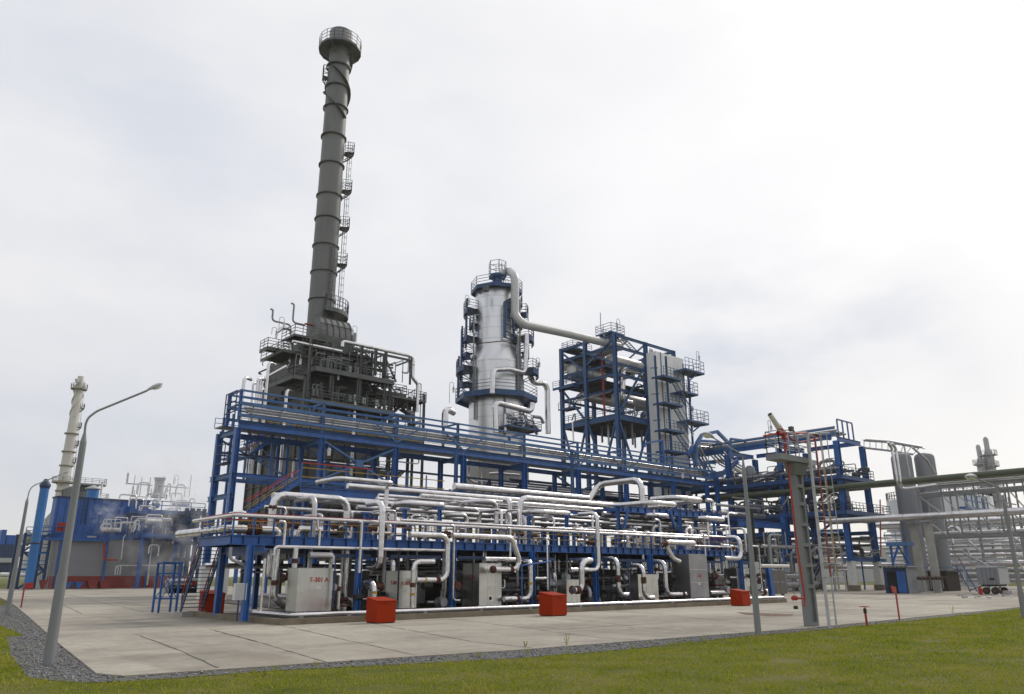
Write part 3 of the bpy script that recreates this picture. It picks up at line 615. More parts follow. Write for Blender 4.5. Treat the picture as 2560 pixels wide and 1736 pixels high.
# ================================================================== heat exchanger platform
DY0, DY1 = 42.0, 57.0
zd = AT(1490, 1367, Y=DY0).z; zdb = AT(1490, 1384, Y=DY0).z
DXL = AT(580, 1350, Y=DY0).x; DXR = AT(1843, 1375, Y=DY0).x
pf = T('exchanger_platform', 'long blue steel platform on columns carrying the silver pipes above the heat exchangers', 'platform', (DXL, DY0, 0))
m = MB(); m.ibeam((DXL, DY0, (zd+zdb)/2), (DXR, DY0, (zd+zdb)/2), .3, zd-zdb); m.build('edge_beam', BLUE, pf)
m = MB(); x = DXL+.6
while x < DXR: m.box(x-.012, x+.012, DY0-.15, DY0-.012, zdb+.03, zd-.03); x += .9
m.build('stiffener', NAVY, pf)
DYL = SOLVE(Vector((DXL, 45, zd)), 1, px=500).y; DXM = DXL+5.5
for a, b in (((DXL, DY0+.18), (DXL, DYL)), ((DXL+.18, DYL), (DXM-.18, DYL)), ((DXM, DYL+.18), (DXM, DY1))): MB().ibeam((*a, (zd+zdb)/2), (*b, (zd+zdb)/2), .3, zd-zdb).build('edge_beam', BLUE, pf)
MB().ibeam((DXR, DY0+.18, (zd+zdb)/2), (DXR, DY1, (zd+zdb)/2), .3, zd-zdb).build('edge_beam', BLUE, pf)
for Y in (46, 50, 54, DY1): MB().ibeam(((DXL if Y < DYL else DXM)+.2, Y, (zd+zdb)/2-.05), (DXR-.2, Y, (zd+zdb)/2-.05), .25, zd-zdb-.1).build('floor_beam', NAVY, pf)
m = MB(); m.prism([(DXL, DY0+.16), (DXR, DY0+.16), (DXR, DY1), (DXM, DY1), (DXM, DYL), (DXL, DYL)], zd+.003, zd+.03); m.build('grating', M('steel_grating', (0.05, 0.055, 0.06), 0.7, 0.3), pf)
colx = [SOLVE(Vector((0, 40.6, 2)), 0, px=p).x for p in (630, 912, 1150, 1350)] 
colx += [colx[-1]+(k+1)*6.6 for k in range(4)]
for i, x in enumerate(colx):
    for Y in ((41.4, 48, 55.5) if i else (41.2, DYL)):
        if i == 0 and Y > 42: x = SOLVE(Vector((0, Y, 2)), 0, px=549).x
        MB().ibeam((x, Y, YT+.1), (x, Y, zdb), .32, .34, up=(1, 0, 0), t=.045).build('column', BLUE, pf)
    if i == 0: MB().ibeam((x, 41.0, zdb-.2), (x, DYL, zdb-.2), .25, .38).build('bracket_beam', BLUE, pf)
# railing: blue posts, red top rail, yellow middle rails
rp = [(DXM, DY1, zd), (DXM, DYL, zd), (DXL+1.9, DYL, zd), (DXL, DY0+1, zd) if 0 else (DXL, DYL-.2, zd), (DXL, DY0, zd), (DXR, DY0, zd), (DXR, DY1, zd)]
def posts(pts, h, step, r, mat, root):
    for a, b in zip(pts, pts[1:]):
        a, b = Vector(a), Vector(b); m_ = max(1, round((b-a).length/step))
        for k in range(m_): c = a.lerp(b, k/m_); MB().bar(c, c+Vector((0, 0, h)), 2*r).build('railing_post', mat, root)
posts(rp, 1.1, 1.15, .04, BLUE, pf)
MB().rail(rp, h=1.12, r=.035, posts=False, only='top').build('handrail', RED, pf)
MB().rail(rp, h=1.12, r=.02, posts=False, only='mid', mids=2).build('midrail', YEL, pf)
# upper frame: short posts with saddles that carry the pipe bends
m = MB(); k = 0
for zc, xx, y0, y1, Y in (('ZB', 920, 700, 1230, 43.5), ('ZB', 1450, 700, 1230, 43.8), ('ZC', 740, 800, 1230, 42.8), ('ZC', 1310, 800, 1230, 42.8), ('ZB', 330, 760, 1230, 43), ('ZC', 2080, 620, 960, 44.4), ('ZD', 1480+0, 880, 1230, 44), ('ZD', 960, 700, 1000, 43), ('ZD', 30, 650, 960, 43.4), ('ZB', 170, 900, 1200, 44), ('ZA', 1790, 860, 1240, 42.6)):
    p = ZP(zc, xx, y0, Y=Y); MB().ibeam((p.x, p.y, zd+.03), p, .2, .22, up=(1, 0, 0)).build('pipe_support', BLUE, pf)
    MB().bar(p+Vector((-.35, 0, .06)), p+Vector((.35, 0, .06)), .3, .1).build('saddle', BLUE, pf)
m = MB(); a = ZP('ZD', 810, 700, Y=43.2); b = ZP('ZD', 900, 990, Y=43.2); m.bar(a, b, .2); a = ZP('ZD', 180, 700, Y=43.2); b = ZP('ZD', 120, 980, Y=43.2); m.bar(a, b, .2); m.build('raker', BLUE, pf)
# upper deck on the right
P0 = ZP('ZD', 20, 625, Y=46); UX0 = P0.x; UX1 = ZP('ZD', 1600, 700, Y=46).x; UZ = P0.z
ud = T('upper_pipe_deck', 'raised blue deck at the right end of the exchanger platform under big silver pipe bends', 'platform', (UX0, 46, zd))
MB().ibeam((UX0, 46, UZ-.28), (UX1, 46, UZ-.28), .3, .55).build('edge_beam', BLUE, ud)
MB().ibeam((UX0, 46.2, UZ-.28), (UX0, 58, UZ-.28), .3, .5).build('edge_beam', BLUE, ud); MB().ibeam((UX1, 46.2, UZ-.28), (UX1, 58, UZ-.28), .3, .5).build('edge_beam', BLUE, ud)
m = MB(); x = UX0+.7
while x < UX1: m.box(x-.012, x+.012, 45.85, 45.98, UZ-.52, UZ-.04); x += 1.05
m.build('stiffener', NAVY, ud)
MB().box(UX0, UX1, 46.17, 58, UZ, UZ+.03).build('grating', MATS['steel_grating'], ud)
for x in (UX0+.3, UX0+6, UX0+12, UX1-7, UX1-.4):
    for Y in (46.3, 56): MB().ibeam((x, Y, zd+.03), (x, Y, UZ-.55), .26, .3, up=(1, 0, 0)).build('column', BLUE, ud)
MB().rail([(UX1-.2, 47, UZ), (UX1-.2, 58, UZ), (UX0, 58, UZ)], h=1.2, step=1.6, r=.04).build('railing', NAVY, ud)
# second raised deck behind on the left with pipe ends
Q0 = ZP('ZA', 1400, 335, Y=60); LX0 = Q0.x; LX1 = ZP('ZB', 420, 380, Y=60).x; LZ = Q0.z
ld = T('rear_pipe_deck', 'blue deck with red and yellow railing behind the left of the exchanger platform', 'platform', (LX0, 60, 0))
MB().ibeam((LX0, 60, LZ-.4), (LX1+22, 60, LZ-.4), .3, .75).build('edge_beam', BLUE, ld); MB().box(LX0, LX1+22, 60.2, 68, LZ, LZ+.04).build('grating', MATS['steel_grating'], ld)
posts([(LX0, 60, LZ), (LX1+8, 60, LZ)], 1.9, 2.2, .05, BLUE, ld)
MB().rail([(LX0, 60, LZ), (LX1, 60, LZ)], h=1.9, r=.05, posts=False, only='top').build('handrail', RED, ld); MB().rail([(LX0, 60, LZ), (LX1+8, 60, LZ)], h=1.5, r=.035, posts=False).build('midrail', YEL, ld)
for x in (LX0+1, LX0+8, LX0+15, LX0+22, LX0+29, LX0+36): MB().ibeam((x, 61, 0), (x, 61, LZ-.75), .35, .35, up=(1, 0, 0)).build('column', BLUE, ld)
# the flight with red rails from the platform up to that deck
a = ZP('ZA', 560, 780, Y=59); b = ZP('ZA', 1330, 300, Y=59); s2 = T('stair', 'steep blue stair with red and yellow rails rising to the rear pipe deck', 'stairs', a)
flight(s2, a, b, (0, 1, 0), 1.0)
# outer stair at the left end of the platform, down to the yard
c0 = AT(451, 1529, Z=YT+.3); c1 = SOLVE(Vector((c0.x, c0.y-3, zd)), 1, px=510); c2 = SOLVE(c0, 0, px=503); wS = c2.x-c0.x
a = Vector((c0.x+wS/2, c0.y, YT+.3)); b = Vector((c0.x+wS/2, c1.y, zd))
s3 = T('stair', 'dark blue open stair from the yard up to the left end of the platform', 'stairs', (a.x, a.y, YT))
flight(s3, a, b, (1, 0, 0), wS, rm=RED, ym=NAVY, sm=NAVY)
MB().box(a.x-wS/2-.1, a.x+wS/2+.1, a.y-.6, a.y+.7, YT, a.z-.02).build('stair_base', CONC, s3)
# free-standing trestle left of that stair
q = AT(395, 1533, Z=YT); p = AT(397, 1408, Y=q.y); w_ = 1.15
tr_ = T('trestle', 'small blue steel trestle standing on the yard left of the stair', 'trestle', (q.x, q.y, YT))
for dx in (0, w_):
    for dy in (0, 1.2): MB().bar((q.x+dx, q.y+dy, YT), (q.x+dx, q.y+dy, p.z), .13).build('leg', BLUE, tr_)
for dy in (0, 1.2):
    m = MB()
    for h_ in (.95, 2.6, 3.6): m.bar((q.x, q.y+dy, min(h_, p.z)), (q.x+w_, q.y+dy, min(h_, p.z)), .08)
    m.bar((q.x, q.y+dy, .9), (q.x+w_, q.y+dy, 2.65), .05); m.bar((q.x+w_, q.y+dy, .9), (q.x, q.y+dy, 2.65), .05)
    m.build('bracing', BLUE, tr_)
MB().box(q.x-.12, q.x+w_+.12, q.y-.1, q.y+1.3, p.z, p.z+.08).build('top_plate', BLUE, tr_)
# ------------------------------------------------------------------ metal clad exchangers
def ebox(z, xl, xc, xr, yt, yb, Y, lab, txt=None, tsize=.3, tx=.62, tz=.72, mat=BOXM, side=None, depthm=1.6, tag=True, seams=(.5,)):
    """front face spans xc..xr at plane Y; xl is the far edge of the left side"""
    A = ZP(z, xc, yb, Y=Y); B = SOLVE(A, 0, px=zx(z, xr)); Tp = SOLVE(A, 2, py=zy(z, yt)); D = SOLVE(A, 1, px=zx(z, xl))
    x0, x1, z0, z1, y1 = A.x, B.x, A.z, Tp.z, min(D.y, Y+9)
    r = T('heat_exchanger', lab, 'heat exchanger', (x0, Y, z0), 'metal clad heat exchangers under the platform')
    MB().box(x0, x1, Y, y1, z0, z1).build('casing', mat, r)
    m = MB(); e_ = .012
    for s_ in seams: zz = z0+(z1-z0)*s_; m.box(x0, x1, Y-e_, Y, zz-.012, zz+.012)
    xx = x0+(x1-x0)*.36; m.box(xx-.01, xx+.01, Y-e_, Y, z0, z1); xx = x0+(x1-x0)*.72; m.box(xx-.01, xx+.01, Y-e_, Y, z0, z1)
    m.build('cladding_seam', CLAD, r)
    m = MB(); m.box(x0-.03, x1+.03, Y-.03, y1, z1, z1+.03); m.build('top_flashing', CLAD2, r)
    m = MB(); m.box(x0+.2, x0+.4, Y+.2, y1-.2, YT+.08, z0); m.box(x1-.4, x1-.2, Y+.2, y1-.2, YT+.08, z0); m.build('plinth', CURB, r)
    if txt: text_mesh(txt, tsize, RED, r, 'painted_number', (x0+(x1-x0)*tx, Y-.012, z0+(z1-z0)*tz), thick=.008)
    if tag:
        m = MB(); cx, cz = x0+(x1-x0)*(tx-.02), z0+(z1-z0)*(tz-.18); m.box(cx-.14, cx+.14, Y-.02, Y-.001, cz-.1, cz+.1); m.build('name_plate', WHITE, r)
    return r, (x0, x1, Y, y1, z0, z1)
E1, e1 = ebox('LA', 975, 1118, 1615, 685, 1295, 40.0, 'big square metal clad exchanger marked T-301 A in red paint', 'T-301 A', .34, .60, .73)
E2, e2 = ebox('LB', 350, 545, 790, 722, 1245, 40.6, 'metal clad exchanger behind the silver pipe loop, right of the second blue column', 'T-301', .26, .35, .66, mat=BOXM)
E3, e3 = ebox('LB', 1440, 1675, 1990, 615, 1215, 40.6, 'tall metal clad exchanger with a nozzle near its top between two red boxes', None, .26, .5, .6)
m = MB(); c = ZP('LB', 1830, 1105, Y=40.6); m.cyl(c+Vector((0, -.03, 0)), c, .2, n=18); m.build('port_ring', CLAD, E3); m = MB(); m.cyl(c+Vector((0, -.04, 0)), c+Vector((0, -.031, 0)), .12, n=18); m.build('port_hole', BLACK, E3)
E4, e4 = ebox('LC', 760, 885, 1075, 845, 1180, 40.6, 'narrow pale exchanger with a large round nozzle right of the third red box', None, tag=False)
m = MB(); c = ZP('LC', 965, 985, Y=40.55); m.cyl(c, c+Vector((0, .2, 0)), .3, n=18); m.build('nozzle', RUST, E4)
E5, e5 = ebox('LC', 1785, 1900, 2180, 770, 1140, 40.4, 'low metal clad exchanger between the brown flanged pipes left of the tallest exchanger', None, tag=False, mat=BOXM)
E6, e6 = ebox('LD', 470, 722, 978, 598, 1215, 40.2, 'tallest dull grey exchanger with a red painted mark at the right of the platform', 'T-30', .34, .5, .5, mat=DULLBOX, seams=(.35, .65))
E7, e7 = ebox('LD', 1205, 1385, 1560, 800, 1135, 41.5, 'small exchanger behind the fourth red box near the right end of the platform', 'T-30', .3, .5, .62, mat=BOXM)
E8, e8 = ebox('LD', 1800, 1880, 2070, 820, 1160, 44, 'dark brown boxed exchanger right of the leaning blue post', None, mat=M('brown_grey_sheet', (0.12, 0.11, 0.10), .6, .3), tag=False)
# side markings on the dark left faces
for R_e, q in ((E2, e2), (E3, e3)):
    text_mesh('T-301', .3, RED, R_e, 'painted_number', (q[0]-.01, q[2]+(q[3]-q[2])*.42, q[4]+(q[5]-q[4])*.68), xdir=(0, -1, 0), thick=.008)
# ------------------------------------------------------------------ orange-red boxes standing on the yard
def redbox():
    r = T('fire_box', 'x', 'box', (0, 0, 0)); w, d, h = 1.12, 1.1, 1.12
    m = MB(); m.extr([(-w/2, -d/2, .05), (-w/2, d/2, .05), (-w/2, d/2, h+.12), (-w/2, -d/2, h-.04)], (w, 0, 0)); m.build('body', REDBOX, r)
    m = MB(); m.extr([(-w/2-.03, -d/2-.04, h-.035), (-w/2-.03, d/2+.02, h+.128), (-w/2-.03, d/2+.02, h+.168), (-w/2-.03, -d/2-.04, h+.005)], (w+.06, 0, 0)); m.build('lid', REDBOX, r)
    m = MB(); m.box(-w/2+.04, w/2-.04, -d/2+.04, d/2-.04, 0, .05); m.build('base_frame', BLACK, r)
    m = MB(); m.bar((-.12, -d/2-.06, h-.14), (.12, -d/2-.06, h-.14), .02); m.bar((-.12, -d/2-.06, h-.14), (-.12, -d/2, h-.14), .02); m.bar((.12, -d/2-.06, h-.14), (.12, -d/2, h-.14), .02); m.build('handle', BLACK, r)
    return r
proto = redbox()
rb = [((942, 1560), 'large orange-red box before the long silver pipe by the second blue column', 1), ((1382, 1541.6), 'orange-red box on the yard before the middle of the platform', 1.08), ((1857.6, 1516), 'orange-red box just left of the right lamp post', 1.0), ((511, 1541), 'orange-red box beside the foot of the dark blue stair at the left end', 1.05)]
for i, ((px, py), lab, sc_) in enumerate(rb):
    c = AT(px, py, Z=YT)
    o = proto if i == 0 else copy_tree(proto)
    o.location = (c.x+.56*sc_, c.y+.55*sc_, YT); o['label'] = lab; o['group'] = 'orange-red boxes along the kerb'
    o.scale = (sc_, sc_, sc_*(1.12 if i == 3 else 1)); ORG[o.name] = Vector(o.location)
proto.location.y += 0
# leaning blue post
a = ZP('LD', 1860, 1190, Y=41); b = ZP('LD', 1800, 790, Y=41); m = MB(); m.ibeam(a, b, .5, .4, up=(0, 1, 0)); solo(m, 'blue_post', BLUE, 'thick bright blue post leaning at the right end of the exchanger platform', 'post')
# ================================================================== silver pipes of the exchanger platform
pipe('long low silver pipe on the ground along the kerb in front of the exchangers', .125, (1070, 1345), 38.9, z='LA', A=[('y', 530)], B=[('x', ('LD', 2035)), ('z', ('LD', 1290))], cat='pipe')
m = MB()
pr = T('pipe_supports', 'row of low grey supports under the long ground pipe', 'supports', (20, 38.9, YT))
for px in (750, 870, 1060, 1200, 1323, 1450, 1560, 1680, 1800, 1900):
    p = AT(px, 1540, Y=38.9); MB().box(p.x-.12, p.x+.12, 38.75, 39.05, YT+.1, .42).build('support', GREY, pr)
pipe('thin silver pipe running along the whole handrail with its left end bent back', .1, (420, 775), 41.4, z='ZA', A=[('y', ('', 484))], B=[('x', ('ZD', 1405)), ('z', ('ZD', 880))])
pipe('thin silver pipe just above the long handrail pipe, starting left of the middle', .075, (860, 850), 41.9, z='ZB', B=[('x', ('ZD', 1725)), ('z', ('ZD', 745)), ('x', ('ZD', 1835))])
pipe('thin silver pipe under the edge of the platform on its left third', .1, (1010, 1255), 41.3, z='ZA', A=[('z', 1385)], B=[('x', ('ZB', 1535))])
pipe('short thin riser from the under-platform pipe up to the left of the railing', .085, (1145, 1240), 41.3, z='ZA', B=[('z', 875), ('x', 1085)])
pipe('second short riser from the under-platform pipe, right of the large elbow', .075, (1680, 1245), 41.3, z='ZA', B=[('z', 985), ('x', 1660), ('z', 860)])
pipe('thin drop pipe from the handrail pipe to the dark valve by the second column', .09, (270, 880), 41.0, z='ZB', A=[('x', 225)], B=[('z', ('LB', 745))])
pipe('thin drop pipe left of the pipe loop in the middle of the platform', .08, (1670, 935), 41.0, z='ZB', A=[('x', 1610)], B=[('z', ('LB', 1135)), ('x', ('LB', 1400))])
pipe('thin drop pipe in front of the slanting silver pipe', .08, (455, 975), 40.8, z='ZC', A=[('x', 420)], B=[('z', 1410)])
pipe('thin pipe bent down in front of the platform edge above the third red box', .065, (1015, 1120), 41, z='ZC', A=[('y', 600)], B=[('z', ('LC', 990))])
pipe('thin drop pipe onto the tallest grey exchanger', .08, (1332, 1065), 41.2, z='ZD', A=[('x', 1290)], B=[('z', 1375)])
pipe('thin pipe along the platform edge right of the tallest exchanger', .07, (1745, 1262), 41, z='ZD', A=[('x', 1170)], B=[('z', 1410)])
# small bends standing over the handrail pipe
for k, (a, b, c, zz, lab) in enumerate([(0, 325, 690, 935, 'first small pipe bend over the handrail, beside the rusty flange'), (400, 592, 695, 955, 'second small pipe bend over the handrail, under the rounded pipe end'), (815, 1120, 808, 975, 'third small pipe bend over the handrail, above the black lamp'),
        (1330, 1700, 760, 995, 'fourth small pipe bend over the handrail, left of the thick drop pipe')]):
    pipe(lab, .085 if k else .11, (b, c), 42.2, z='ZC', A=[('y', a), ('z', 900)], B=[('z', zz)], group='small bends over the handrail')
# large pipes
pipe('fat silver pipe end reaching out over the yard left of the platform', .24, (300, 985), 43.2, z='ZA', A=[('y', ('', 447))], B=[('x', 1060), ('z', 1140)], flanges=[(1, .42), (1, .5), (1, .58)])
pipe('large silver loop over the left of the platform, square topped', .24, (1000, 465), 46, z='ZA', A=[('z', 1020)], B=[('x', 2120), ('z', 1020), ('x', 1350), ('z', 1160)], flanges=[(3, .22), (3, .3)])
pipe('silver branch pipe with rusty valve beside the large left loop', .085, (860, 645), 45.2, z='ZA', B=[('x', 1185), ('z', 790)], flanges=[(0, .25), (0, .45)])
pipe('thick silver riser bent back at its top, left of the middle', .19, (590, 580), 40.7, z='ZB', A=[('y', 360)], B=[('z', ('LB', 660)), ('y', ('LB', 130))])
pipe('upper silver pipe running right over the left deck, turned down at its right end', .15, (745, 290), 46.2, z='ZB', A=[('x', ('ZA', 1980)), ('dy', 3)], B=[('dy', .8), ('z', 880)])
pipe('silver pipe rising behind the handrail to a flat rounded bend', .2, (960, 590), 44, z='ZB', A=[('y', 730), ('z', 900)], B=[('x', 1540), ('y', 1180)])
pipe('long silver pipe slanting up to the right and turned down by the middle column', .19, (2090, 560), 44.4, z='ZB', A=[('y', 1200)], B=[('x', ('ZC', 250)), ('z', ('ZC', 900))])
pipe('silver pipe turned down left of the middle behind the handrail', .14, (2040, 690), 46.5, z='ZB', A=[('x', 1290)], B=[('z', 900)])
pipe('silver pipe bent down behind the flat rounded bend', .13, (1390, 750), 47, z='ZB', A=[('y', 1200), ('x', 700)], B=[('z', 1090)])
pipe('large silver pipe coming up at the middle and running right to a rounded end', .22, (600, 510), 44, z='ZC', A=[('z', 1150)], B=[('x', 2060), ('y', ('ZD', 530)), ('x', ('ZD', 930)), ('dy', 3)])
pipe('silver hook shaped pipe in the middle, just left of the large running pipe', .2, (450, 540), 45, z='ZC', A=[('y', 370)], B=[('z', 960)])
pipe('silver pipe with a long rounded end in the middle, over two blue supports', .2, (870, 720), 42.8, z='ZC', A=[('y', 410), ('z', 900)], B=[('x', 1390), ('dy', 3)])
pipe('thick silver drop pipe right of the middle crossing the handrail and turned left below', .165, (1770, 745), 40.6, z='ZC', A=[('y', 1500)], B=[('z', ('LC', 705)), ('x', ('LC', 930))])
pipe('biggest silver arch rising behind the right half of the platform', .34, (380, 235), 56, z='ZD', A=[('y', ('ZC', 1800)), ('d', ('ZC', 1640), ('ZC', 560)), ('dz', -2.0)], B=[('z', 560)])
pipe('fat silver pipe end lying on the raised right deck, nearer the rack', .3, (880, 510), 50, z='ZD', A=[('y', 540)], B=[('x', 1320), ('dy', 4)])
pipe('silver pipe elbow behind the end of the raised right deck', .2, (1370, 550), 53, z='ZD', B=[('x', 1460), ('z', 640)])
pipe('fat silver pipe end under the raised deck, the left one', .21, (560, 775), 45, z='ZD', A=[('y', 330), ('x', -200)], B=[('x', 810), ('dy', 3)])
pipe('fat silver pipe end under the raised deck, the right one', .21, (1340, 820), 45, z='ZD', A=[('y', 1150)], B=[('x', 1660), ('dy', 3)])
pipe('silver pipe run between the two fat pipe ends under the raised deck', .17, (850, 815), 46.5, z='ZD', B=[('x', 1180)])
pipe('thin silver post pipe from the large rounded end down under the raised deck', .1, (565, 600), 43.2, z='ZD', B=[('z', 760)])
pipe('silver pipe zigzag down from the fat left pipe end to the railing', .12, (590, 850), 43, z='ZD', B=[('x', 660), ('z', 1190)])
pipe('silver pipe lying over the platform edge then slanting down into the tallest exchanger', .2, (740, 1185), 39.8, z='ZD', A=[('d', 800, 1320), ('d', 870, 1440), ('d', 960, 1480)], B=[('x', 1225), ('dy', 2)], flanges=[(2, .8)])
pipe('thick silver C shaped pipe at the right end of the platform', .2, (1870, 1110), 40.2, z='ZD', A=[('y', 1690)], B=[('z', 1435), ('x', 1640)])
pipe('silver drop pipe on the far right of the platform over the yard', .08, (1665, 485), 41.5, z='LD', A=[('x', 1560)], B=[('z', 1100)])
# under the platform
pipe('thick silver downpipe with elbow left of the exchanger marked T-301 A', .17, (865, 400), 42, z='LA', B=[('z', 1080), ('d', 935, 1210), ('dx', 1.0)], flanges=[(0, .72)])
pipe('second downpipe close behind the elbow pipe left of the marked exchanger', .14, (770, 420), 42.8, z='LA', B=[('z', 820), ('dx', .5), ('dz', -.4)])
pipe('silver pipe dropping onto the top of the exchanger marked T-301 A', .15, (1125, 400), 41.2, z='LA', B=[('z', 690)], flanges=[(0, .62)])
pipe('thin white pipe post standing left of the marked exchanger', .075, (690, 545), 40.6, z='LA', B=[('z', 1280)])
pipe('dull horizontal pipe bent down behind the right corner of the marked exchanger', .19, (1645, 505), 41.6, z='LA', A=[('x', 1310)], B=[('z', 600)], mat=CLAD2)
pipe('slim silver riser with rusty flange right of the marked exchanger', .085, (1745, 770), 40.4, z='LA', A=[('x', 1690)], B=[('z', 1250)], flanges=[(1, .42)])
pipe('silver elbow pipe bent down beside the second blue column', .165, (205, 880), 40.4, z='LB', A=[('y', 80)], B=[('z', 1200)], bands=[(1, .45)])
pipe('silver elbow pipe dropping behind the first red-lettered side panel', .15, (470, 575), 41.4, z='LB', A=[('y', 400)], B=[('z', 720)])
pipe('square white pipe loop before the second exchanger, lower left leg', .155, (755, 585), 39.9, z='LB', A=[('z', 1230)], B=[('x', 1080), ('dy', 2.5)], flanges=[(0, .48)], bands=[(0, .28)])
pipe('tall silver S pipe from the railing down to the square pipe loop', .175, (1235, 225), 40.1, z='LB', A=[('x', 700)], B=[('z', 845), ('x', 790)], flanges=[(2, .32)], bands=[(2, .72)])
pipe('silver pipe slanting down from the railing into the nozzle of the tall exchanger', .18, (480, 1120), 40.0, z='ZC', A=[('x', ('ZB', 1640))], B=[('d', ('LC', 262), ('LC', 700)), ('x', ('LB', 1850))], flanges=[(2, .38), (2, .95)])
pipe('silver U pipe behind the slanting pipe right of the tall exchanger', .17, (195, 560), 41.0, z='LC', A=[('x', ('LB', 1750))], B=[('z', 690), ('x', 60)])
pipe('thick silver L pipe rising beside the third red box', .175, (375, 1105), 40.2, z='LC', A=[('x', 0)], B=[('z', 585), ('y', 300)], flanges=[(0, .5)], bands=[(1, .4)])
pipe('horizontal silver pipe run low on the left of the third red box', .17, (440, 1105), 40.5, z='LC', B=[('x', 600)], flanges=[(0, .1)])
pipe('thick white gooseneck pipe above the third red box', .22, (1085, 570), 39.7, z='LC', A=[('x', 1275), ('dy', 2)], B=[('z', 985), ('x', 985)], flanges=[(3, .5), (3, .62)])
pipe('silver pipe bent down with a foot, first right of the gooseneck', .18, (1595, 545), 40.3, z='LC', A=[('y', 1390)], B=[('z', 1055), ('x', 1750)], flanges=[(1, .52), (1, .6)])
pipe('silver pipe bent down with a foot, second right of the gooseneck', .18, (1955, 640), 39.8, z='LC', A=[('y', 1800)], B=[('z', 1100), ('x', ('LD', 190))], flanges=[(1, .42), (1, .5)])
pipe('silver pipe bent down behind the two footed pipes', .165, (225, 680), 41.4, z='LD', A=[('y', -20)], B=[('z', 970), ('x', 160)], flanges=[(1, .45)])
pipe('silver pipe bent down to a rusty flange on the tallest exchanger', .19, (345, 700), 40.3, z='LD', A=[('y', 200)], B=[('z', 1165), ('x', 640)], flanges=[(2, .85)])
pipe('silver square hoop pipe between the two right exchangers', .16, (1050, 690), 43.5, z='LD', B=[('z', 900), ('x', 1180), ('z', 700)])
pipe('fat silver pipe with rusty flange at the foot of the leaning blue post', .27, (1600, 1130), 41.8, z='LD', B=[('x', 1815)], flanges=[(0, .6)])
pipe('horizontal dull pipe between the tallest exchanger and the fourth red box', .2, (985, 1145), 41.2, z='LD', B=[('x', 1320)], mat=CLAD2)
pipe('wrapped grey drain pipe zigzagging under the left end of the platform', .09, (210, 385), 41.6, z='LA', B=[('z', 545), ('d', 450, 660), ('z', 1130), ('x', 360)], mat=GALV)
pipe('long cream pipe low behind the leaning blue post', .2, (1700, 760), 52, z='LD', B=[('x', 2090)], mat=CREAM)
p = ZP('LA', 335, 1010, Y=41.2); jb_ = T('junction_box', 'white wall cabinet hung under the left end of the platform', 'cabinet', (p.x, p.y, p.z-.4))
MB().box(p.x-.32, p.x+.32, p.y-.12, p.y+.12, p.z-.42, p.z+.42).build('cabinet_body', WHITE, jb_); MB().box(p.x-.28, p.x+.28, p.y-.14, p.y-.122, p.z-.38, p.z+.38).build('door', LGREY, jb_); MB().bar((p.x, p.y+.05, YT+.1), (p.x, p.y+.05, p.z-.42), .07).build('stand', NAVY, jb_)
# pipes further back over and under the platform, all alike in kind
random.seed(11)
G1, L1_ = 'silver pipes running behind the first row of bends', 'dull silver pipe running level behind the front row of pipe bends on the platform'
for Yp, z0, r, xa, xb_, mm in [(47.5, ZP('ZC', 900, 620, Y=47.5).z, .15, 33, 62, CLAD), (48.5, ZP('ZC', 900, 660, Y=48.5).z, .13, 30, 64, CLAD), (49.5, ZP('ZC', 1000, 580, Y=49.5).z, .2, 28, 60, CLAD), (50.8, ZP('ZB', 1200, 560, Y=50.8).z, .25, 33, 50, CLAD), (52, ZP('ZB', 300, 520, Y=52).z, .2, 32, 48, CLAD),
        (46.3, ZP('ZC', 900, 830, Y=46.3).z, .16, 27, 70, CLAD2), (47.2, ZP('ZC', 1500, 800, Y=47.2).z, .18, 24, 72, CLAD), (49, ZP('ZC', 900, 900, Y=49).z, .14, 22, 72, CLAD2), (51, ZP('ZD', 500, 900, Y=51).z, .2, 26, 76, CLAD2), (53, ZP('ZC', 900, 760, Y=53).z, .26, 24, 76, CLAD2), (54, ZP('ZC', 300, 400, Y=54).z, .3, 41, 58, CLAD)]:
    pipe3(L1_, r, [(xa, Yp, z0), (xb_, Yp, z0)], mm, G1)
G2, L2_ = 'silver risers behind the railing', 'short silver riser pipe standing among the valves behind the platform railing'
G3, L3_ = 'hand valves behind the railing', 'dark brown hand valve in the row behind the platform railing'
for k in range(46):
    x = 20.5+k*1.12+random.uniform(-.3, .3); Y = random.choice([43.6, 44.6, 45.6, 47.4, 49]); r = random.choice([.07, .09, .12, .16]); zt_ = zd+random.uniform(1.2, 2.5)
    dirx = random.choice([-1, 1])
    path = [(x, Y, zd+.05), (x, Y, zt_)] + ([(x+dirx*.8, Y, zt_), (x+dirx*.8, Y+1.5, zt_)] if k % 2 else [(x, Y+2.5, zt_)])
    pipe3(L2_, r, path, random.choice([CLAD, CLAD, CLAD2]), G2, n=10, seams=False)
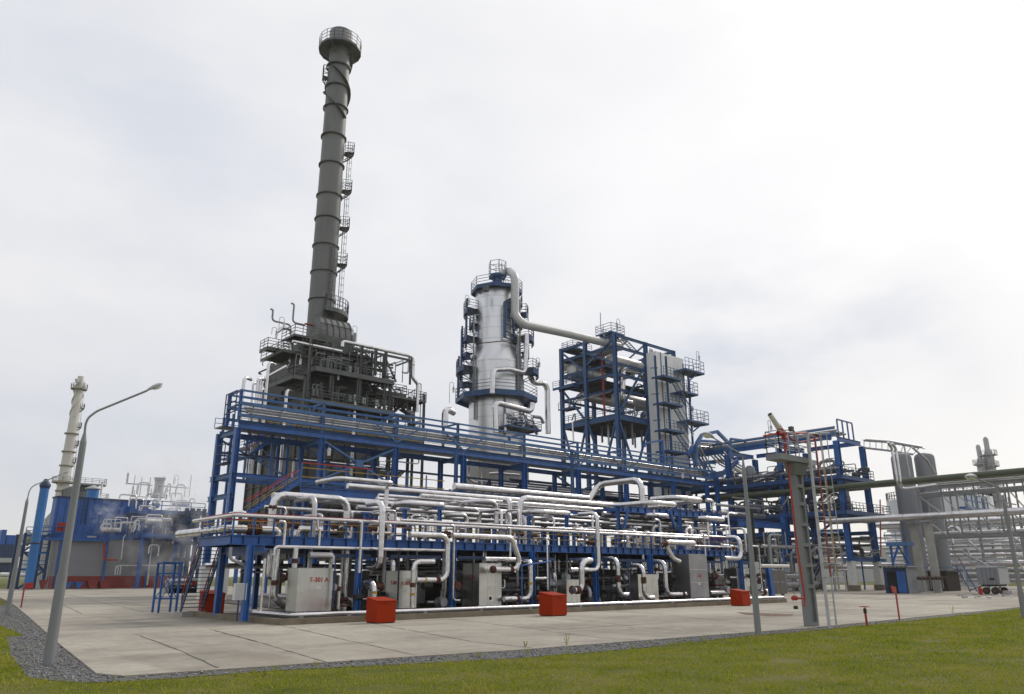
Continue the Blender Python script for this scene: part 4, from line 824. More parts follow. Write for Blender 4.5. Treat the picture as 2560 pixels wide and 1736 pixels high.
def valve(p, s, ax, mat=RUST, lab=L3_, grp=G3, wheel=RUST):
    p = Vector(p); t = T('valve', lab, 'valve', p, grp); a = Vector(ax)
    m = MB(); m.cyl(p-a*s*.8, p-a*s*.6, s*.62, n=12); m.cyl(p+a*s*.6, p+a*s*.8, s*.62, n=12); m.cyl(p-a*s*.6, p, s*.45, r2=s*.32, n=12); m.cyl(p, p+a*s*.6, s*.32, r2=s*.45, n=12); m.cyl(p, p+Vector((0, 0, s*.7)), s*.35, n=10); m.build('valve_body', mat, t)
    m = MB(); m.cyl(p+Vector((0, 0, s*.7)), p+Vector((0, 0, s*1.6)), s*.09, n=8); m.build('stem', GALV, t)
    m = MB(); c = p+Vector((0, 0, s*1.6)); ring = [c+Vector((math.cos(q)*s*.55, math.sin(q)*s*.55, 0)) for q in [i*math.pi/6 for i in range(13)]]
    m.tube(ring, s*.05, 5, bend=0.01, cap=False); m.bar(ring[0], ring[6], s*.07); m.bar(ring[3], ring[9], s*.07); m.build('hand_wheel', wheel, t); return t
for k in range(44):
    x = 19.5+k*1.15+random.uniform(-.35, .35); Y = random.choice([43.1, 43.9, 44.9, 46.2]); s = random.uniform(.24, .42)
    valve((x, Y, zd+random.uniform(.3, 1.1)), s, (1, 0, 0), mat=random.choice([RUST, RUST, DARK2, GALV]))
    if k % 2: pipe3('silver pipe stub joined to a valve behind the platform railing', s*.42, [(x-1.2, Y, zd+.5), (x-.1, Y, zd+.5), (x-.1, Y, zd+.05)] if k % 4 == 1 else [(x, Y, zd+.55), (x+1.3, Y, zd+.55)], CLAD, 'stubs behind the railing', n=10, seams=False)
# tangle below the platform
G4, L4_ = 'level pipes in the shade under the platform', 'dull pipe running level in the shade under the exchanger platform'
for k in range(16):
    Y = random.uniform(45, 56); zz = random.choice([.7, 1.0, 1.6, 2.2, 2.7, 3.1, 3.4]); r = random.choice([.1, .14, .2, .24]); a = random.uniform(20, 40); b = a+random.uniform(12, 34)
    pipe3(L4_, r, [(a, Y, zz), (min(b, 72), Y, zz)], CLAD2 if k % 3 else CLAD, G4, seams=False, n=10)
G5, L5_ = 'cross pipes in the shade under the platform', 'dull pipe running away from the viewer in the shade under the platform'
for k in range(18):
    x = random.uniform(23, 68); zz = random.uniform(.8, 3.4); r = random.choice([.1, .14, .18])
    pipe3(L5_, r, [(x, 42.6, .6), (x, 42.6, zz), (x, 56, zz)], CLAD2 if k % 2 else CLAD, G5, seams=False, n=10)
G6, L6_ = 'upright pipes in the shade under the platform', 'thin upright pipe standing in the shade under the platform'
for k in range(52):
    x = random.uniform(20.5, 70); Y = random.uniform(42.0, 50); pipe3(L6_, random.choice([.06, .08, .12, .15]), [(x, Y, YT+.12), (x, Y, zdb)], random.choice([CLAD, CLAD2, GALV, CLAD]), G6, seams=False, n=8)
for k in range(64):
    x = 20.5+k*.77+random.uniform(-.4, .4); Y = random.choice([41.3, 41.8, 42.6, 44]); valve((x, Y, random.choice([.55, .8, 1.2, 1.8, 2.3])), random.uniform(.28, .5), random.choice([(1, 0, 0), (0, 1, 0)]), mat=random.choice([DARK2, RUST, DARK2, GALV]), lab='dark valve in the tangle of pipes under the platform', grp='valves under the platform', wheel=random.choice([DARK2, RUST]))
# dark shells standing behind the front exchangers
G7 = 'dim exchanger shells under the platform'
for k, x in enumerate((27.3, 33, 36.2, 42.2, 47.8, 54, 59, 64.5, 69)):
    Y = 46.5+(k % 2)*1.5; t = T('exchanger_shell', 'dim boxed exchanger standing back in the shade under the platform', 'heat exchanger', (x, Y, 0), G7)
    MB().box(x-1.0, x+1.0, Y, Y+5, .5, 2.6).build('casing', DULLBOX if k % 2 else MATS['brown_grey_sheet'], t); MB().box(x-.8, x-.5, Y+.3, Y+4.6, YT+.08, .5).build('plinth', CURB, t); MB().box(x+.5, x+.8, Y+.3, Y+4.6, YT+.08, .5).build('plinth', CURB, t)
# caged lamps on swan necks
def swan_lamp(base, h, side, lab, s=1.0):
    base = Vector(base); sd_ = Vector(side).normalized(); t = T('area_lamp', lab, 'lamp', base, 'caged lamps on thin swan neck poles')
    top = base+Vector((0, 0, h)); MB().tube([base, top, top+sd_*.5*s, top+sd_*.5*s-Vector((0, 0, .45*s))], .03*s, 6, bend=.22*s).build('lamp_pole', GALV, t)
    c = top+sd_*.5*s-Vector((0, 0, .45*s)); MB().cyl(c, c-Vector((0, 0, .25*s)), .07*s, r2=.15*s, n=10).build('lamp_shade', LGREY, t); MB().cyl(c-Vector((0, 0, .25*s)), c-Vector((0, 0, .62*s)), .13*s, r2=.1*s, n=10).build('lamp_glass', GLASS, t); return t
p = ZP('ZC', 975, 965, Y=41.6); t = T('flood_lamp', 'small black floodlight clamped on the handrail pipes', 'lamp', p); MB().box(p.x-.2, p.x+.2, p.y-.12, p.y+.12, p.z, p.z+.25).build('housing', BLACK, t); MB().bar(p+Vector((0, 0, -.3)), p, .05).build('bracket', BLACK, t)
# thin blue and dark posts in front
pipe('thin blue pipe frame before the thick L pipe near the third red box', .05, (250, 640), 39.5, z='LC', A=[('z', 1180)], B=[('d', 660, 585)], mat=BLUE)
for zc, xx, y0, y1, lab in (('LA', 1640, 480, 1240, 'thin dark conduit before the right edge of the marked exchanger'), ('LB', 530, 430, 1130, 'thin dark conduit on the side of the second exchanger'), ('LB', 1585, 560, 1240, 'thin dark conduit before the tall exchanger'), ('LC', 640, 400, 1060, 'thin dark conduit behind the third red box'), ('LC', 1775, 540, 1140, 'thin dark conduit left of the footed pipes')):
    p = ZP(zc, xx, y1, Y=39.7); q = SOLVE(p, 2, py=zy(zc, y0)); solo(MB().bar(p, q, .07), 'conduit', NAVY if zc != 'LB' else BLACK, lab, 'conduit')

random.seed(123)
for k in range(40):
    x = 21+k*1.2+random.uniform(-.3, .3); Y = random.choice([41.6, 42.3, 43]); zz = random.choice([.5, .75, 1.1, 1.6, 2.2, 2.9]); w_ = random.uniform(.8, 2.4); h_ = random.uniform(-.4, .9)
    pipe3('short bent pipe low among the exchangers under the platform', random.choice([.05, .07, .1, .13]), [(x, Y, zz), (x+w_, Y, zz), (x+w_, Y, max(.4, zz+h_)), (x+w_, Y+1.5, max(.4, zz+h_))], random.choice([CLAD, CLAD2, GALV, DARK2, RUST, CLAD]), 'short pipes low under the platform', seams=False, n=8)
for k in range(9):
    x = 21.5+k*5.2; MB().bar((x, 41.5, zdb-.5), (x+3.8, 41.5, zdb-.5), .12, .2).build('hanger_beam', NAVY, pf); MB().bar((x, 43, zdb-.2), (x, 55, zdb-.2), .2, .3).build('hanger_beam', NAVY, pf)
# ================================================================== furnace with its tall stack
FY = 92.0
fx0 = ZP('F2', 545, 1060, Y=FY).x; fx1 = ZP('F2', 1125, 1150, Y=FY).x; fyb = FY+15
z_lo = ZP('F2', 600, 800, Y=FY-1.6).z; z_hi = ZP('F2', 665, 570, Y=FY-1.6).z; z_top = ZP('F2', 760, 430, Y=FY).z
fur = T('furnace', 'huge dark grey fired heater with ribbed walls and galleries behind the left of the rack', 'furnace', (fx0, FY, 0))
MB().box(fx0, fx1, FY, fyb, 4.5, z_lo-.5).build('radiant_box', M('furnace_wall', (0.085, 0.088, 0.078), .6, .1, var=.15, scale=.4, stain=(.06, .058, .05), stain_scale=.4), fur)
m = MB(); x = fx0
while x <= fx1+.01: m.box(x-.12, x+.12, FY-.28, FY-.003, 4.5, z_lo-.5); x += (fx1-fx0)/7
zz = 8
while zz < z_lo-1: m.box(fx0, fx1, FY-.18, FY-.002, zz-.06, zz+.06); m.box(fx0-.18, fx0-.002, FY, fyb, zz-.06, zz+.06); zz += 3.1
y = FY+.5
while y < fyb: m.box(fx0-.26, fx0-.003, y-.12, y+.12, 4.5, z_lo-.5); y += 2.4
m.build('wall_ribs', DARK, fur)
for x in (fx0+.4, (fx0+fx1)/2, fx1-.4):
    for y in (FY+.4, fyb-.4): MB().ibeam((x, y, 0), (x, y, 4.5), .4, .4, up=(1, 0, 0)).build('leg', DARK, fur)
MB().box(fx0+.6, fx1-.2, FY+1.0, fyb-1, z_lo-.45, z_hi-.5).build('convection_box', DARK2, fur)
MB().box(fx0+1.0, fx1-.6, FY+1.8, fyb-1.5, z_hi-.45, z_top).build('convection_box', DARK, fur)
def gallery(root, x0, x1, y0, y1, z, sides='fl', mat=DARK, edge=.5, step=1.6, h=1.2, r=.035, deck=DARK2, inner=True):
    m = MB(); m.box(x0, x1, y0, y1, z-.08, z); m.build('gallery_floor', deck, root)
    m = MB(); m.bar((x0, y0, z-edge/2), (x1, y0, z-edge/2), .12, edge); m.bar((x0, y0+.07, z-edge/2), (x0, y1, z-edge/2), .12, edge); m.bar((x1, y0+.07, z-edge/2), (x1, y1, z-edge/2), .12, edge); m.build('gallery_edge', mat, root)
    pts = {'f': [(x0, y0, z), (x1, y0, z)], 'l': [(x0, y0, z), (x0, y1, z)], 'r': [(x1, y0, z), (x1, y1, z)], 'b': [(x0, y1, z), (x1, y1, z)]}
    m = MB()
    for s_ in sides: m.rail(pts[s_], h=h, step=step, r=r, mids=2)
    m.build('railing', mat, root)
gx1 = ZP('F2', 1240, 850, Y=FY-1.6).x
GDK = M('gallery_steel', (0.105, 0.11, 0.10), .55, .2, var=.2, scale=.6)
gallery(fur, fx0+.4, gx1, FY-1.8, FY+.9, z_lo, 'flr', GDK, .65)
gx2 = ZP('F2', 1240, 650, Y=FY-1.6).x; gx0 = ZP('F2', 665, 545, Y=FY-1.6).x
gallery(fur, gx0, gx2, FY-1.8, FY+1.6, z_hi, 'flr', GDK, .65)
p = ZP('F2', 605, 650, Y=FY-1.2); q = SOLVE(p, 1, px=zx('F2', 430)); gallery(fur, p.x-1.9, p.x, p.y, q.y, p.z, 'flr', GDK, .5)
p = ZP('F2', 470, 455, Y=FY+4); q = SOLVE(Vector((p.x-3, p.y, p.z)), 1, px=zx('F2', 262)); gallery(fur, p.x-3, p.x, p.y, q.y, p.z, 'flr', GDK, .5)
gallery(fur, fx0-2.2, fx0+.6, FY+2, FY+9, z_hi+2.6, 'fl', GDK, .4)
gallery(fur, fx0-2.2, fx0+.6, FY+3, fyb, z_lo-5, 'fl', GDK, .4); gallery(fur, fx1-.6, fx1+4, FY+1, FY+9, z_lo-8, 'fr', GDK, .4); gallery(fur, fx1-.6, fx1+4, FY+1, FY+9, z_lo-13, 'fr', GDK, .4)
gallery(fur, fx1-.6, fx1+5, FY+1, FY+9, z_hi-.9, 'fr', GDK, .4)
# frame columns that rise through the galleries
for px, y0, y1 in ((587, 1050, 370), (570, 1000, 660), (985, 840, 420), (772, 800, 640), (970, 820, 665), (1165, 850, 465), (1100, 640, 440), (690, 1000, 690), (1205, 900, 700)):
    p = ZP('F2', px, y0, Y=FY-1.5); q = SOLVE(p, 2, py=zy('F2', y1)); MB().ibeam(p, q, .35, .35, up=(1, 0, 0)).build('frame_column', GDK, fur)
# right-hand service tower
sx = ZP('F2', 1350, 1000, Y=FY+2).x
for x, y in ((sx, FY+2), (sx, FY+7), (sx-3.4, FY+2)): MB().ibeam((x, y, 0), (x, y, z_lo+3.5), .35, .35, up=(1, 0, 0)).build('tower_column', DARK, fur)
for zz in np.arange(4, z_lo+3, 2.6): 
    MB().bar((sx-3.4, FY+2, zz), (sx, FY+2, zz), .2).build('tower_beam', DARK, fur); MB().bar((sx, FY+2, zz), (sx, FY+7, zz), .2).build('tower_beam', DARK, fur)
m = MB()
for k, zz in enumerate(np.arange(4, z_lo+1, 5.2)): m.stairs((sx-3.2, FY+2.6, zz), (sx-.3, FY+2.6, zz+2.6), (0, 1, 0), .9)
m.build('stair_flight', DARK, fur)
MB().ladder((sx-4.4, FY-.2, 6), (sx-4.4, FY-.2, z_lo), (1, 0, 0), .6, .4, .03, cage=(0, -1, 0)).build('ladder', DARK, fur)
# cantilever truss carrying the silver pipe on the right
t0 = ZP('F2', 940, 405, Y=FY-.5); t1 = SOLVE(t0, 0, px=zx('F2', 1385)); zb_ = z_hi+.2
m = MB(); m.bar(t0-Vector((0, 0, .7)), t1-Vector((0, 0, .7)), .25, .3); m.bar((t0.x, FY+3.5, t0.z-.7), (t1.x-1, FY+3.5, t0.z-.7), .25)
for u in (.15, .5, .95): c = t0.lerp(t1, u); m.bar((c.x, c.y, zb_), (c.x, c.y, t0.z-.7), .25); m.bar((c.x, c.y, t0.z-.7), (c.x, FY+3.5, t0.z-.7), .2)
c1, c2 = t0.lerp(t1, .15), t0.lerp(t1, .5); m.bar((c1.x, c1.y, t0.z-.7), (c2.x, c2.y, zb_+1.2), .2); m.bar((c1.x, c1.y, zb_+1.6), (c2.x, c2.y, t0.z-.7), .2); c3 = t0.lerp(t1, .72); m.bar((c2.x, c2.y, t0.z-.7), (c3.x, c3.y, zb_), .2)
m.build('pipe_truss', DARK, fur)
# burners, small lines, boxes and dark pipework in the galleries
random.seed(5)
for zg, y_ in ((z_lo, FY-.3), (z_hi, FY+.4), (z_lo-2, FY-.2)):
    for k in range(30):
        x = random.uniform(fx0+.5, gx1-.3); r = random.choice([.06, .08, .11]); h = random.uniform(.8, 2.6); w_ = random.uniform(.5, 2.2)
        m = MB().tube([(x, y_, zg+.05), (x, y_, zg+h), (x+w_, y_, zg+h), (x+w_, y_+.8, zg+h)], r, 7); m.build('burner_pipe', random.choice([DARK, DARK, GREY, GDK]), fur)
    for k in range(5):
        x = random.uniform(fx0+.5, gx1-.8); MB().box(x, x+.5, y_-.3, y_-.05, zg+.6, zg+1.5).build('control_box', random.choice([LGREY, GREY]), fur)
for k in range(80):
    x = random.uniform(fx1-2.5, sx+.8); y = random.uniform(FY-.5, FY+7); zz = random.uniform(z_lo-4, z_hi+1.2)
    MB().tube([(x, y, zz), (x+random.uniform(-1.6, 1.6), y, zz), (x+random.uniform(-1.6, 1.6), y, zz+random.uniform(-1.6, 1.4)), (x, y+1.5, zz+random.uniform(-1, 1))], random.choice([.06, .1, .16]), 7).build('burner_pipe', random.choice([DARK, DARK2, GDK, GREY]), fur)
for k in range(56):
    x = random.uniform(fx0-.3, fx0+2.5); y = random.uniform(FY, fyb-2); zz = random.uniform(z_lo-4, z_hi+3.5)
    MB().tube([(x, y, zz), (x, y+random.uniform(1, 4), zz), (x, y+random.uniform(1, 4), zz+random.uniform(-1.6, 1.4))], random.choice([.07, .12, .2]), 7).build('burner_pipe', random.choice([DARK, DARK2, GDK, GREY]), fur)
for z_, x0_, x1_ in ((z_lo+2.6, fx1-1, sx+1.2), (z_lo-1.5, fx1-.4, sx+1.0), (z_lo-3.4, fx1-.4, sx+.6), (z_lo-5.2, fx1-.4, sx+.6)): gallery(fur, x0_, x1_, FY-.5, FY+6, z_, 'frl', GDK, .3, h=1.2, step=1.1)
for y_ in (FY-.4, FY+2.2): MB().ibeam((sx+.9, y_, 0), (sx+.9, y_, z_lo+3.6), .3, .3, up=(1, 0, 0)).build('tower_column', GDK, fur)
for k in range(12):
    x_ = fx0+1+k*1.25; MB().tube([(x_, FY-1.2, z_hi+.1), (x_, FY-1.2, z_hi+2.4+(k % 3)*.5), (x_, FY+1.2, z_hi+2.4+(k % 3)*.5)], .07, 6).build('burner_pipe', GDK, fur)
for x_ in (fx0+.2, fx0+4.2, fx0+8.4, fx1-1): MB().ibeam((x_, FY+1.2, z_hi), (x_, FY+1.2, z_top+1.2), .3, .3, up=(1, 0, 0)).build('frame_column', GDK, fur)
for z_ in (z_hi+1.9, z_top-.6): MB().ibeam((fx0, FY+1.1, z_), (fx1+1, FY+1.1, z_), .25, .4).build('frame_beam', GDK, fur)
for a_, b_ in ((fx0+.2, fx0+4.2), (fx0+8.4, fx0+4.2)): MB().bar((a_, FY+1.1, z_hi), (b_, FY+1.1, z_top), .2).build('frame_brace', GDK, fur)
gallery(fur, fx0-1.2, fx0+3.5, FY+1, FY+5, z_top+1.2, 'fl', GDK, .3, h=1.3, step=1.2)
# breeching hood
hx0 = ZP('F2', 690, 340, Y=FY+3).x; hx1 = ZP('F2', 915, 350, Y=FY+3).x; hz0 = ZP('F2', 800, 372, Y=FY+3).z; hz1 = ZP('F2', 800, 222, Y=FY+4).z
hr = (hz1-hz0)*.95; ww = 2.3
prof = [(FY+2.2+ww-ww*math.cos(a), hz0+hr*math.sin(a)) for a in [i*math.pi/16 for i in range(17)]]
m = MB(); m.extr([(hx0, y, z) for y, z in prof], (hx1-hx0, 0, 0)); m.build('breeching_hood', STACK, fur)
m = MB()
for k in range(6):
    x = hx0+(hx1-hx0)*k/5
    for (ya, za), (yb2, zb2) in zip(prof[:9], prof[1:9]): m.bar((x, ya-.05, za+.02), (x, yb2-.05, zb2+.02), .16, .14)
m.bar((hx0, FY+2.4, hz0+hr*.55), (hx1, FY+2.4, hz0+hr*.55), .1); m.build('hood_ribs', DARK, fur)
MB().box(hx0-.4, hx1+.4, FY+2.0, FY+10.5, z_top, hz0).build('hood_base', DARK, fur)
MB().box(hx1+.1, hx1+1.1, FY+3, FY+4.2, hz0+.3, hz0+1.6).build('control_box', GREY, fur)
gallery(fur, hx0-3, hx1+2, FY+.5, FY+2.6, z_top+.02, 'fr', GDK, .4)
# the stack
SY = FY+7.5; sc0 = ZP('F2', 690, 240, Y=SY); SXc = AT(804, 760, Y=SY).x
rb_ = (AT(833, 770, Y=SY).x-AT(767, 770, Y=SY).x)/2*0.89
def zsy(py): return AT(800+(868-py)*.075, py, Y=SY).z
ztop = zsy(88); zcol = zsy(123); zbs = hz0-1
stk = T('chimney_stack', 'very tall grey steel stack with spiral strakes and a round platform near its top', 'chimney', (SXc, SY, z_top))
MB().lathe((SXc, SY, 0), [(rb_, z_top), (rb_, hz1+1), (rb_*.9, zcol-2), (rb_*.9, zcol+1.5)], 40).build('stack_shell', STACK, stk)
MB().lathe((SXc, SY, 0), [(rb_*.9, zcol-1.6), (rb_*.97, zcol-.3), (rb_*1.0, ztop), (rb_*.9, ztop), (rb_*.9, ztop-2.5)], 40).build('stack_cap', STACK, stk)
for py in (175, 226, 277, 348, 418, 495, 553, 620, 686, 755):
    zz = zsy(py); MB().lathe((SXc, SY, zz), [(rb_*.95, -.12), (rb_*1.07, -.1), (rb_*1.07, .1), (rb_*.95, .12)], 40).build('flange_ring', DARK, stk)
def ringplat(root, c, r0, r1, z, a0, a1, mat=DARK, h=1.2, seg=24, edge=.35, r=.035, ends=True):
    full = abs(a1-a0) > 6.2
    MB().lathe((c[0], c[1], z), [(r0, -.06), (r1, -.06), (r1, -edge), (r1+.05, -edge), (r1+.05, .1), (r1, .1), (r1, 0), (r0, 0)], seg, a0, a1, sm=False).build('platform_ring', mat, root)
    pts = [(c[0]+r1*math.cos(a0+(a1-a0)*k/seg), c[1]+r1*math.sin(a0+(a1-a0)*k/seg), z) for k in range(seg+1)]
    m = MB(); m.rail(pts, h=h, step=99, r=r, mids=2, posts=True)
    if not full and ends: m.rail([(c[0]+r0*math.cos(a0), c[1]+r0*math.sin(a0), z), pts[0]], h=h, step=2, r=r, mids=2); m.rail([(c[0]+r0*math.cos(a1), c[1]+r0*math.sin(a1), z), pts[-1]], h=h, step=2, r=r, mids=2)
    m.build('railing', mat, root)
    m = MB(); nb = max(2, seg//3)
    for k in range(nb+(0 if full else 1)):
        a = a0+(a1-a0)*k/nb; m.bar((c[0]+r0*math.cos(a), c[1]+r0*math.sin(a), z-1.5), (c[0]+r1*.97*math.cos(a), c[1]+r1*.97*math.sin(a), z-.3), .12)
    m.build('platform_bracket', mat, root)
STP = M('stack_platform_steel', (.11, .115, .115), .55, .2)
ringplat(stk, (SXc, SY), rb_*.92, rb_*1.8, zcol-.6, 0, 2*math.pi, STP, h=1.9, seg=16, edge=.3, r=.03)
cdir = math.atan2(-SY, -SXc)          # towards the viewer
rdir = cdir+math.pi/2                 # the right side seen from the viewer
for py in (378, 472, 565, 657): ringplat(stk, (SXc, SY), rb_, rb_*1.75, zsy(py), rdir-.05, rdir+.6, STP, seg=3, h=1.7, edge=.18, r=.028)
ringplat(stk, (SXc, SY), rb_, rb_*2.1, ZP('F2', 790, 180, Y=SY-2).z, cdir+.15, rdir+1.1, STP, seg=14, h=1.9, edge=.5)
ringplat(stk, (SXc, SY), rb_*.9, rb_*1.3, zsy(203), cdir-math.pi/2-.3, cdir-math.pi/2+.3, STP, seg=4, h=2.0)
o_ = Vector((math.cos(rdir+.05), math.sin(rdir+.05), 0)); tv = Vector((-math.sin(rdir), math.cos(rdir), 0)); bs = Vector((SXc, SY, 0))+o_*(rb_*1.25)
for a, b in ((352, 470), (440, 565), (540, 657), (640, 780)):
    MB().ladder(bs+Vector((0, 0, zsy(b))), bs+Vector((0, 0, zsy(a))), tv, .6, .4, .035, cage=o_).build('ladder', STP, stk)
o2 = Vector((math.cos(cdir+.55), math.sin(cdir+.55), 0)); t2 = Vector((-o2.y, o2.x, 0)); b2 = Vector((SXc, SY, 0))+o2*(rb_*1.08)
MB().ladder(b2+Vector((0, 0, zsy(755))), b2+Vector((0, 0, zsy(622))), t2, .6, .4, .03, cage=o2).build('ladder', STP, stk)
for j in range(2):                    # helical strakes
    m = MB(); za_, zb2 = zsy(305), zcol-1.5; pv = []; nn = 70
    for k in range(nn+1):
        zz = za_+(zb2-za_)*k/nn; a = cdir+.9+j*math.pi+ -(k/nn)*2*math.pi*0.98; R0, R1 = rb_*.9, rb_*1.17
        pv += [(SXc+R*math.cos(a+da), SY+R*math.sin(a+da), zz) for R, da in ((R0, -.035), (R1, -.035), (R1, .035), (R0, .035))]
    m.add(pv, [(4*k+i, 4*k+(i+1) % 4, 4*k+4+(i+1) % 4, 4*k+4+i) for k in range(nn) for i in range(4)]+[(3, 2, 1, 0), tuple(4*nn+i for i in range(4))]); m.build('spiral_strake', DARK, stk)
# vent pipes and lamps on the furnace roof
pipe('grey crooked vent pipe on the left of the furnace roof, lower one', .13, (340, 155), FY+5, z='F2', mat=GREY, B=[('x', 358), ('z', 240), ('x', 488), ('z', 340)], bend=.5)
pipe('grey and red crooked vent pipe nearest the foot of the stack', .13, (490, 113), FY+5, z='F2', mat=GREY, B=[('x', 512), ('z', 252), ('x', 590)], bend=.5)
pipe('short red pipe joined to the crooked vent beside the stack foot', .14, (590, 262), FY+5, z='F2', mat=RED, B=[('x', 662)])
pipe('silver pipe looping down the left corner of the furnace', .24, (385, 325), FY+4, z='F2', B=[('d', 425, 292), ('d', 500, 300), ('z', 430), ('d', 480, 545), ('d', 455, 590)], bend=.6)
pipe('silver pipe running left to right under the breeching hood', .2, (500, 390), FY-1.4, z='F2', B=[('x', 860)])
pipe('silver pipe arching from the hood along the truss and down the right side', .26, (862, 430), FY-.5, z='F2', B=[('z', 390), ('x', 1382), ('z', 660), ('d', 1415, 700), ('z', 905)], bands=[(2, .4)])
pipe('second slim silver pipe down the right side of the furnace', .1, (1390, 690), FY+1, z='F2', B=[('x', 1440), ('z', 1285), ('x', 1180)])
pipe('silver pipe with a crook left of the right furnace corner', .14, (1370, 505), FY, z='F2', B=[('x', 1350), ('z', 625), ('x', 1300)])
pipe('silver pipe sloping down the left face of the furnace to the rack', .16, (455, 570), FY-1, z='F2', A=[], B=[('d', 275, 670), ('d', 262, 830)])
for k, (px, y0, y1, r) in enumerate([(130, 830, 650, .2), (232, 830, 655, .16), (250, 830, 655, .16), (300, 830, 540, .2), (450, 860, 740, .2), (205, 780, 690, .14)]):
    p = ZP('F2', px, y0, Y=FY-3+k*.3); q = SOLVE(p, 2, py=zy('F2', y1)); pipe3('silver riser standing behind the left top corner of the pipe rack', r, [p-Vector((0, 0, 9)), q, q+Vector((1.2, .8, 0))], CLAD, 'risers by the left corner of the rack')
p = ZP('F2', 940, 1100, Y=FY-1); pipe3('silver downpipe on the front wall of the furnace seen through the rack', .28, [p-Vector((0, 0, 14)), p+Vector((0, 0, 6))], CLAD)
pipe('silver pipe crossing in front of the furnace wall at stair height', .16, (500, 1400), FY-2, z='F2', A=[], B=[('z', 1250), ('x', 1150), ], mat=CLAD)
for px, yt_, yb_2, lab in ((400, 210, 300, 'caged lamp on the furnace roof by the lower crooked vent'), (348, 285, 340, 'caged lamp on the furnace roof at its left edge'), (965, 282, 395, 'caged lamp right of the breeching hood'), (795, 595, 760, 'caged lamp hanging over the lower furnace gallery, middle'), (1160, 655, 830, 'caged lamp over the lower furnace gallery, right'), (515, 480, 640, 'caged lamp on the left furnace gallery')):
    q = ZP('F2', px, yb_2, Y=FY-1); tp = SOLVE(q, 2, py=zy('F2', yt_)); swan_lamp(q, tp.z-q.z, (-1, 0, 0) if px == 965 else (1, 0, 0), lab, 1.3)
# ================================================================== fractionating column
KY = 97.0
KX = (AT(1189, 800, Y=KY).x+AT(1291, 800, Y=KY).x)/2; dist = math.hypot(KX, KY)
def ang(a, b, py):
    A, B = ray(a, py), ray(b, py); return abs(math.atan2(A[0], A[1])-math.atan2(B[0], B[1]))
ra = math.tan(ang(1187, 1293, 800)/2)*dist; rl = math.tan(ang(1171, 1307, 980)/2)*dist
def zk(py): return AT(1240, py, Y=KY).z
zT, zc1, zc0 = zk(733), zk(876), zk(912)
kol = T('distillation_column', 'thick silver distillation column with blue platforms rising behind the middle of the rack', 'column', (KX, KY, 0))
MB().lathe((KX, KY, 0), [(ra, zc1), (ra, zT), (ra*.85, zT+.8), (ra*.45, zT+1.5), (0.01, zT+1.8)], 44).build('upper_shell', COLM, kol)
MB().lathe((KX, KY, 0), [(rl, zc0), (ra, zc1)], 44).build('cone', COLM, kol)
MB().lathe((KX, KY, 0), [(rl, 12), (rl, zc0)], 44).build('lower_shell', COLM, kol)
m = MB()
for zz in list(np.arange(zc1+1.2, zT, 1.9)): m.lathe((KX, KY, zz), [(ra, -.03), (ra*1.006, 0), (ra, .03)], 44)
for zz in list(np.arange(14, zc0, 1.9)): m.lathe((KX, KY, zz), [(rl, -.03), (rl*1.006, 0), (rl, .03)], 44)
m.build('cladding_seam', CLAD2, kol)
# octagonal concrete base
m = MB(); R8 = rl*1.25; zb1_ = AT(1250, 1146, Y=KY-R8*.9).z; zb0_ = AT(1250, 1198, Y=KY-R8*.9).z; m.prism([(KX+R8*math.cos(a+.39), KY+R8*math.sin(a+.39)) for a in [i*math.pi/4 for i in range(8)]], zb0_, zb1_); m.build('base_ring', CONC, kol)
for i in range(8): a = .39+i*math.pi/4; MB().cyl((KX+R8*.9*math.cos(a), KY+R8*.9*math.sin(a), 0), (KX+R8*.9*math.cos(a), KY+R8*.9*math.sin(a), zb0_), .8, n=10).build('base_pier', CONC, kol)
cd_ = math.atan2(-KY, -KX); rt = cd_+math.pi/2; lf = cd_-math.pi/2
KB = M('column_platform_blue', (0.024, 0.07, 0.18), .5, var=.2)
ringplat(kol, (KX, KY), ra*.98, ra*1.22, zk(728), 0, 2*math.pi, KB, h=1.6, seg=8, edge=.6)
for py, c_, w_, R in ((782, lf, .42, ra*1.55), (852, lf, .45, ra*1.6), (928, lf, .55, ra*1.85), (965, lf, .4, ra*1.75), (790, rt, .3, ra*1.5), (850, rt, .45, ra*1.75), (932, rt, .45, ra*1.95)):
    ringplat(kol, (KX, KY), ra if py < 880 else rl*.98, R if py < 880 else max(R, rl*1.3), zk(py), c_-w_+(.12 if c_ == lf else -.12), c_+w_+(.12 if c_ == lf else -.12), KB, h=1.5, seg=5, edge=.9)
ringplat(kol, (KX, KY), rl, rl*1.5, zk(996), 0, 2*math.pi, KB, h=1.7, seg=8, edge=.8)
ringplat(kol, (KX, KY), rl, rl*1.35, zk(1065), rt-.9, rt+.4, KB, h=1.4, seg=5, edge=.5)
for py in (760, 815, 890): ringplat(kol, (KX, KY), ra if py < 880 else rl*.98, (ra if py < 880 else rl)*1.22, zk(py), rt-.55, rt+.35, KB, h=1.4, seg=4, edge=.5)
for py in (818, 893): ringplat(kol, (KX, KY), ra if py < 880 else rl*.98, (ra if py < 880 else rl)*1.28, zk(py), lf-.35, lf+.55, KB, h=1.4, seg=4, edge=.5)
for k, (a_, py0, py1, r_) in enumerate([(cd_+.95, 1000, 760, .16), (cd_+.85, 1000, 850, .2), (cd_-.9, 1000, 800, .14), (cd_-.8, 1060, 930, .18), (cd_+.3, 1100, 1000, .16)]):
    o_ = Vector((math.cos(a_), math.sin(a_), 0)); MB().tube([Vector((KX, KY, zk(py0)))+o_*rl*1.06, Vector((KX, KY, zk(py1)))+o_*rl*1.06, Vector((KX, KY, zk(py1)))+o_*ra*.95], r_, 8).build('side_pipe', GREY, kol)
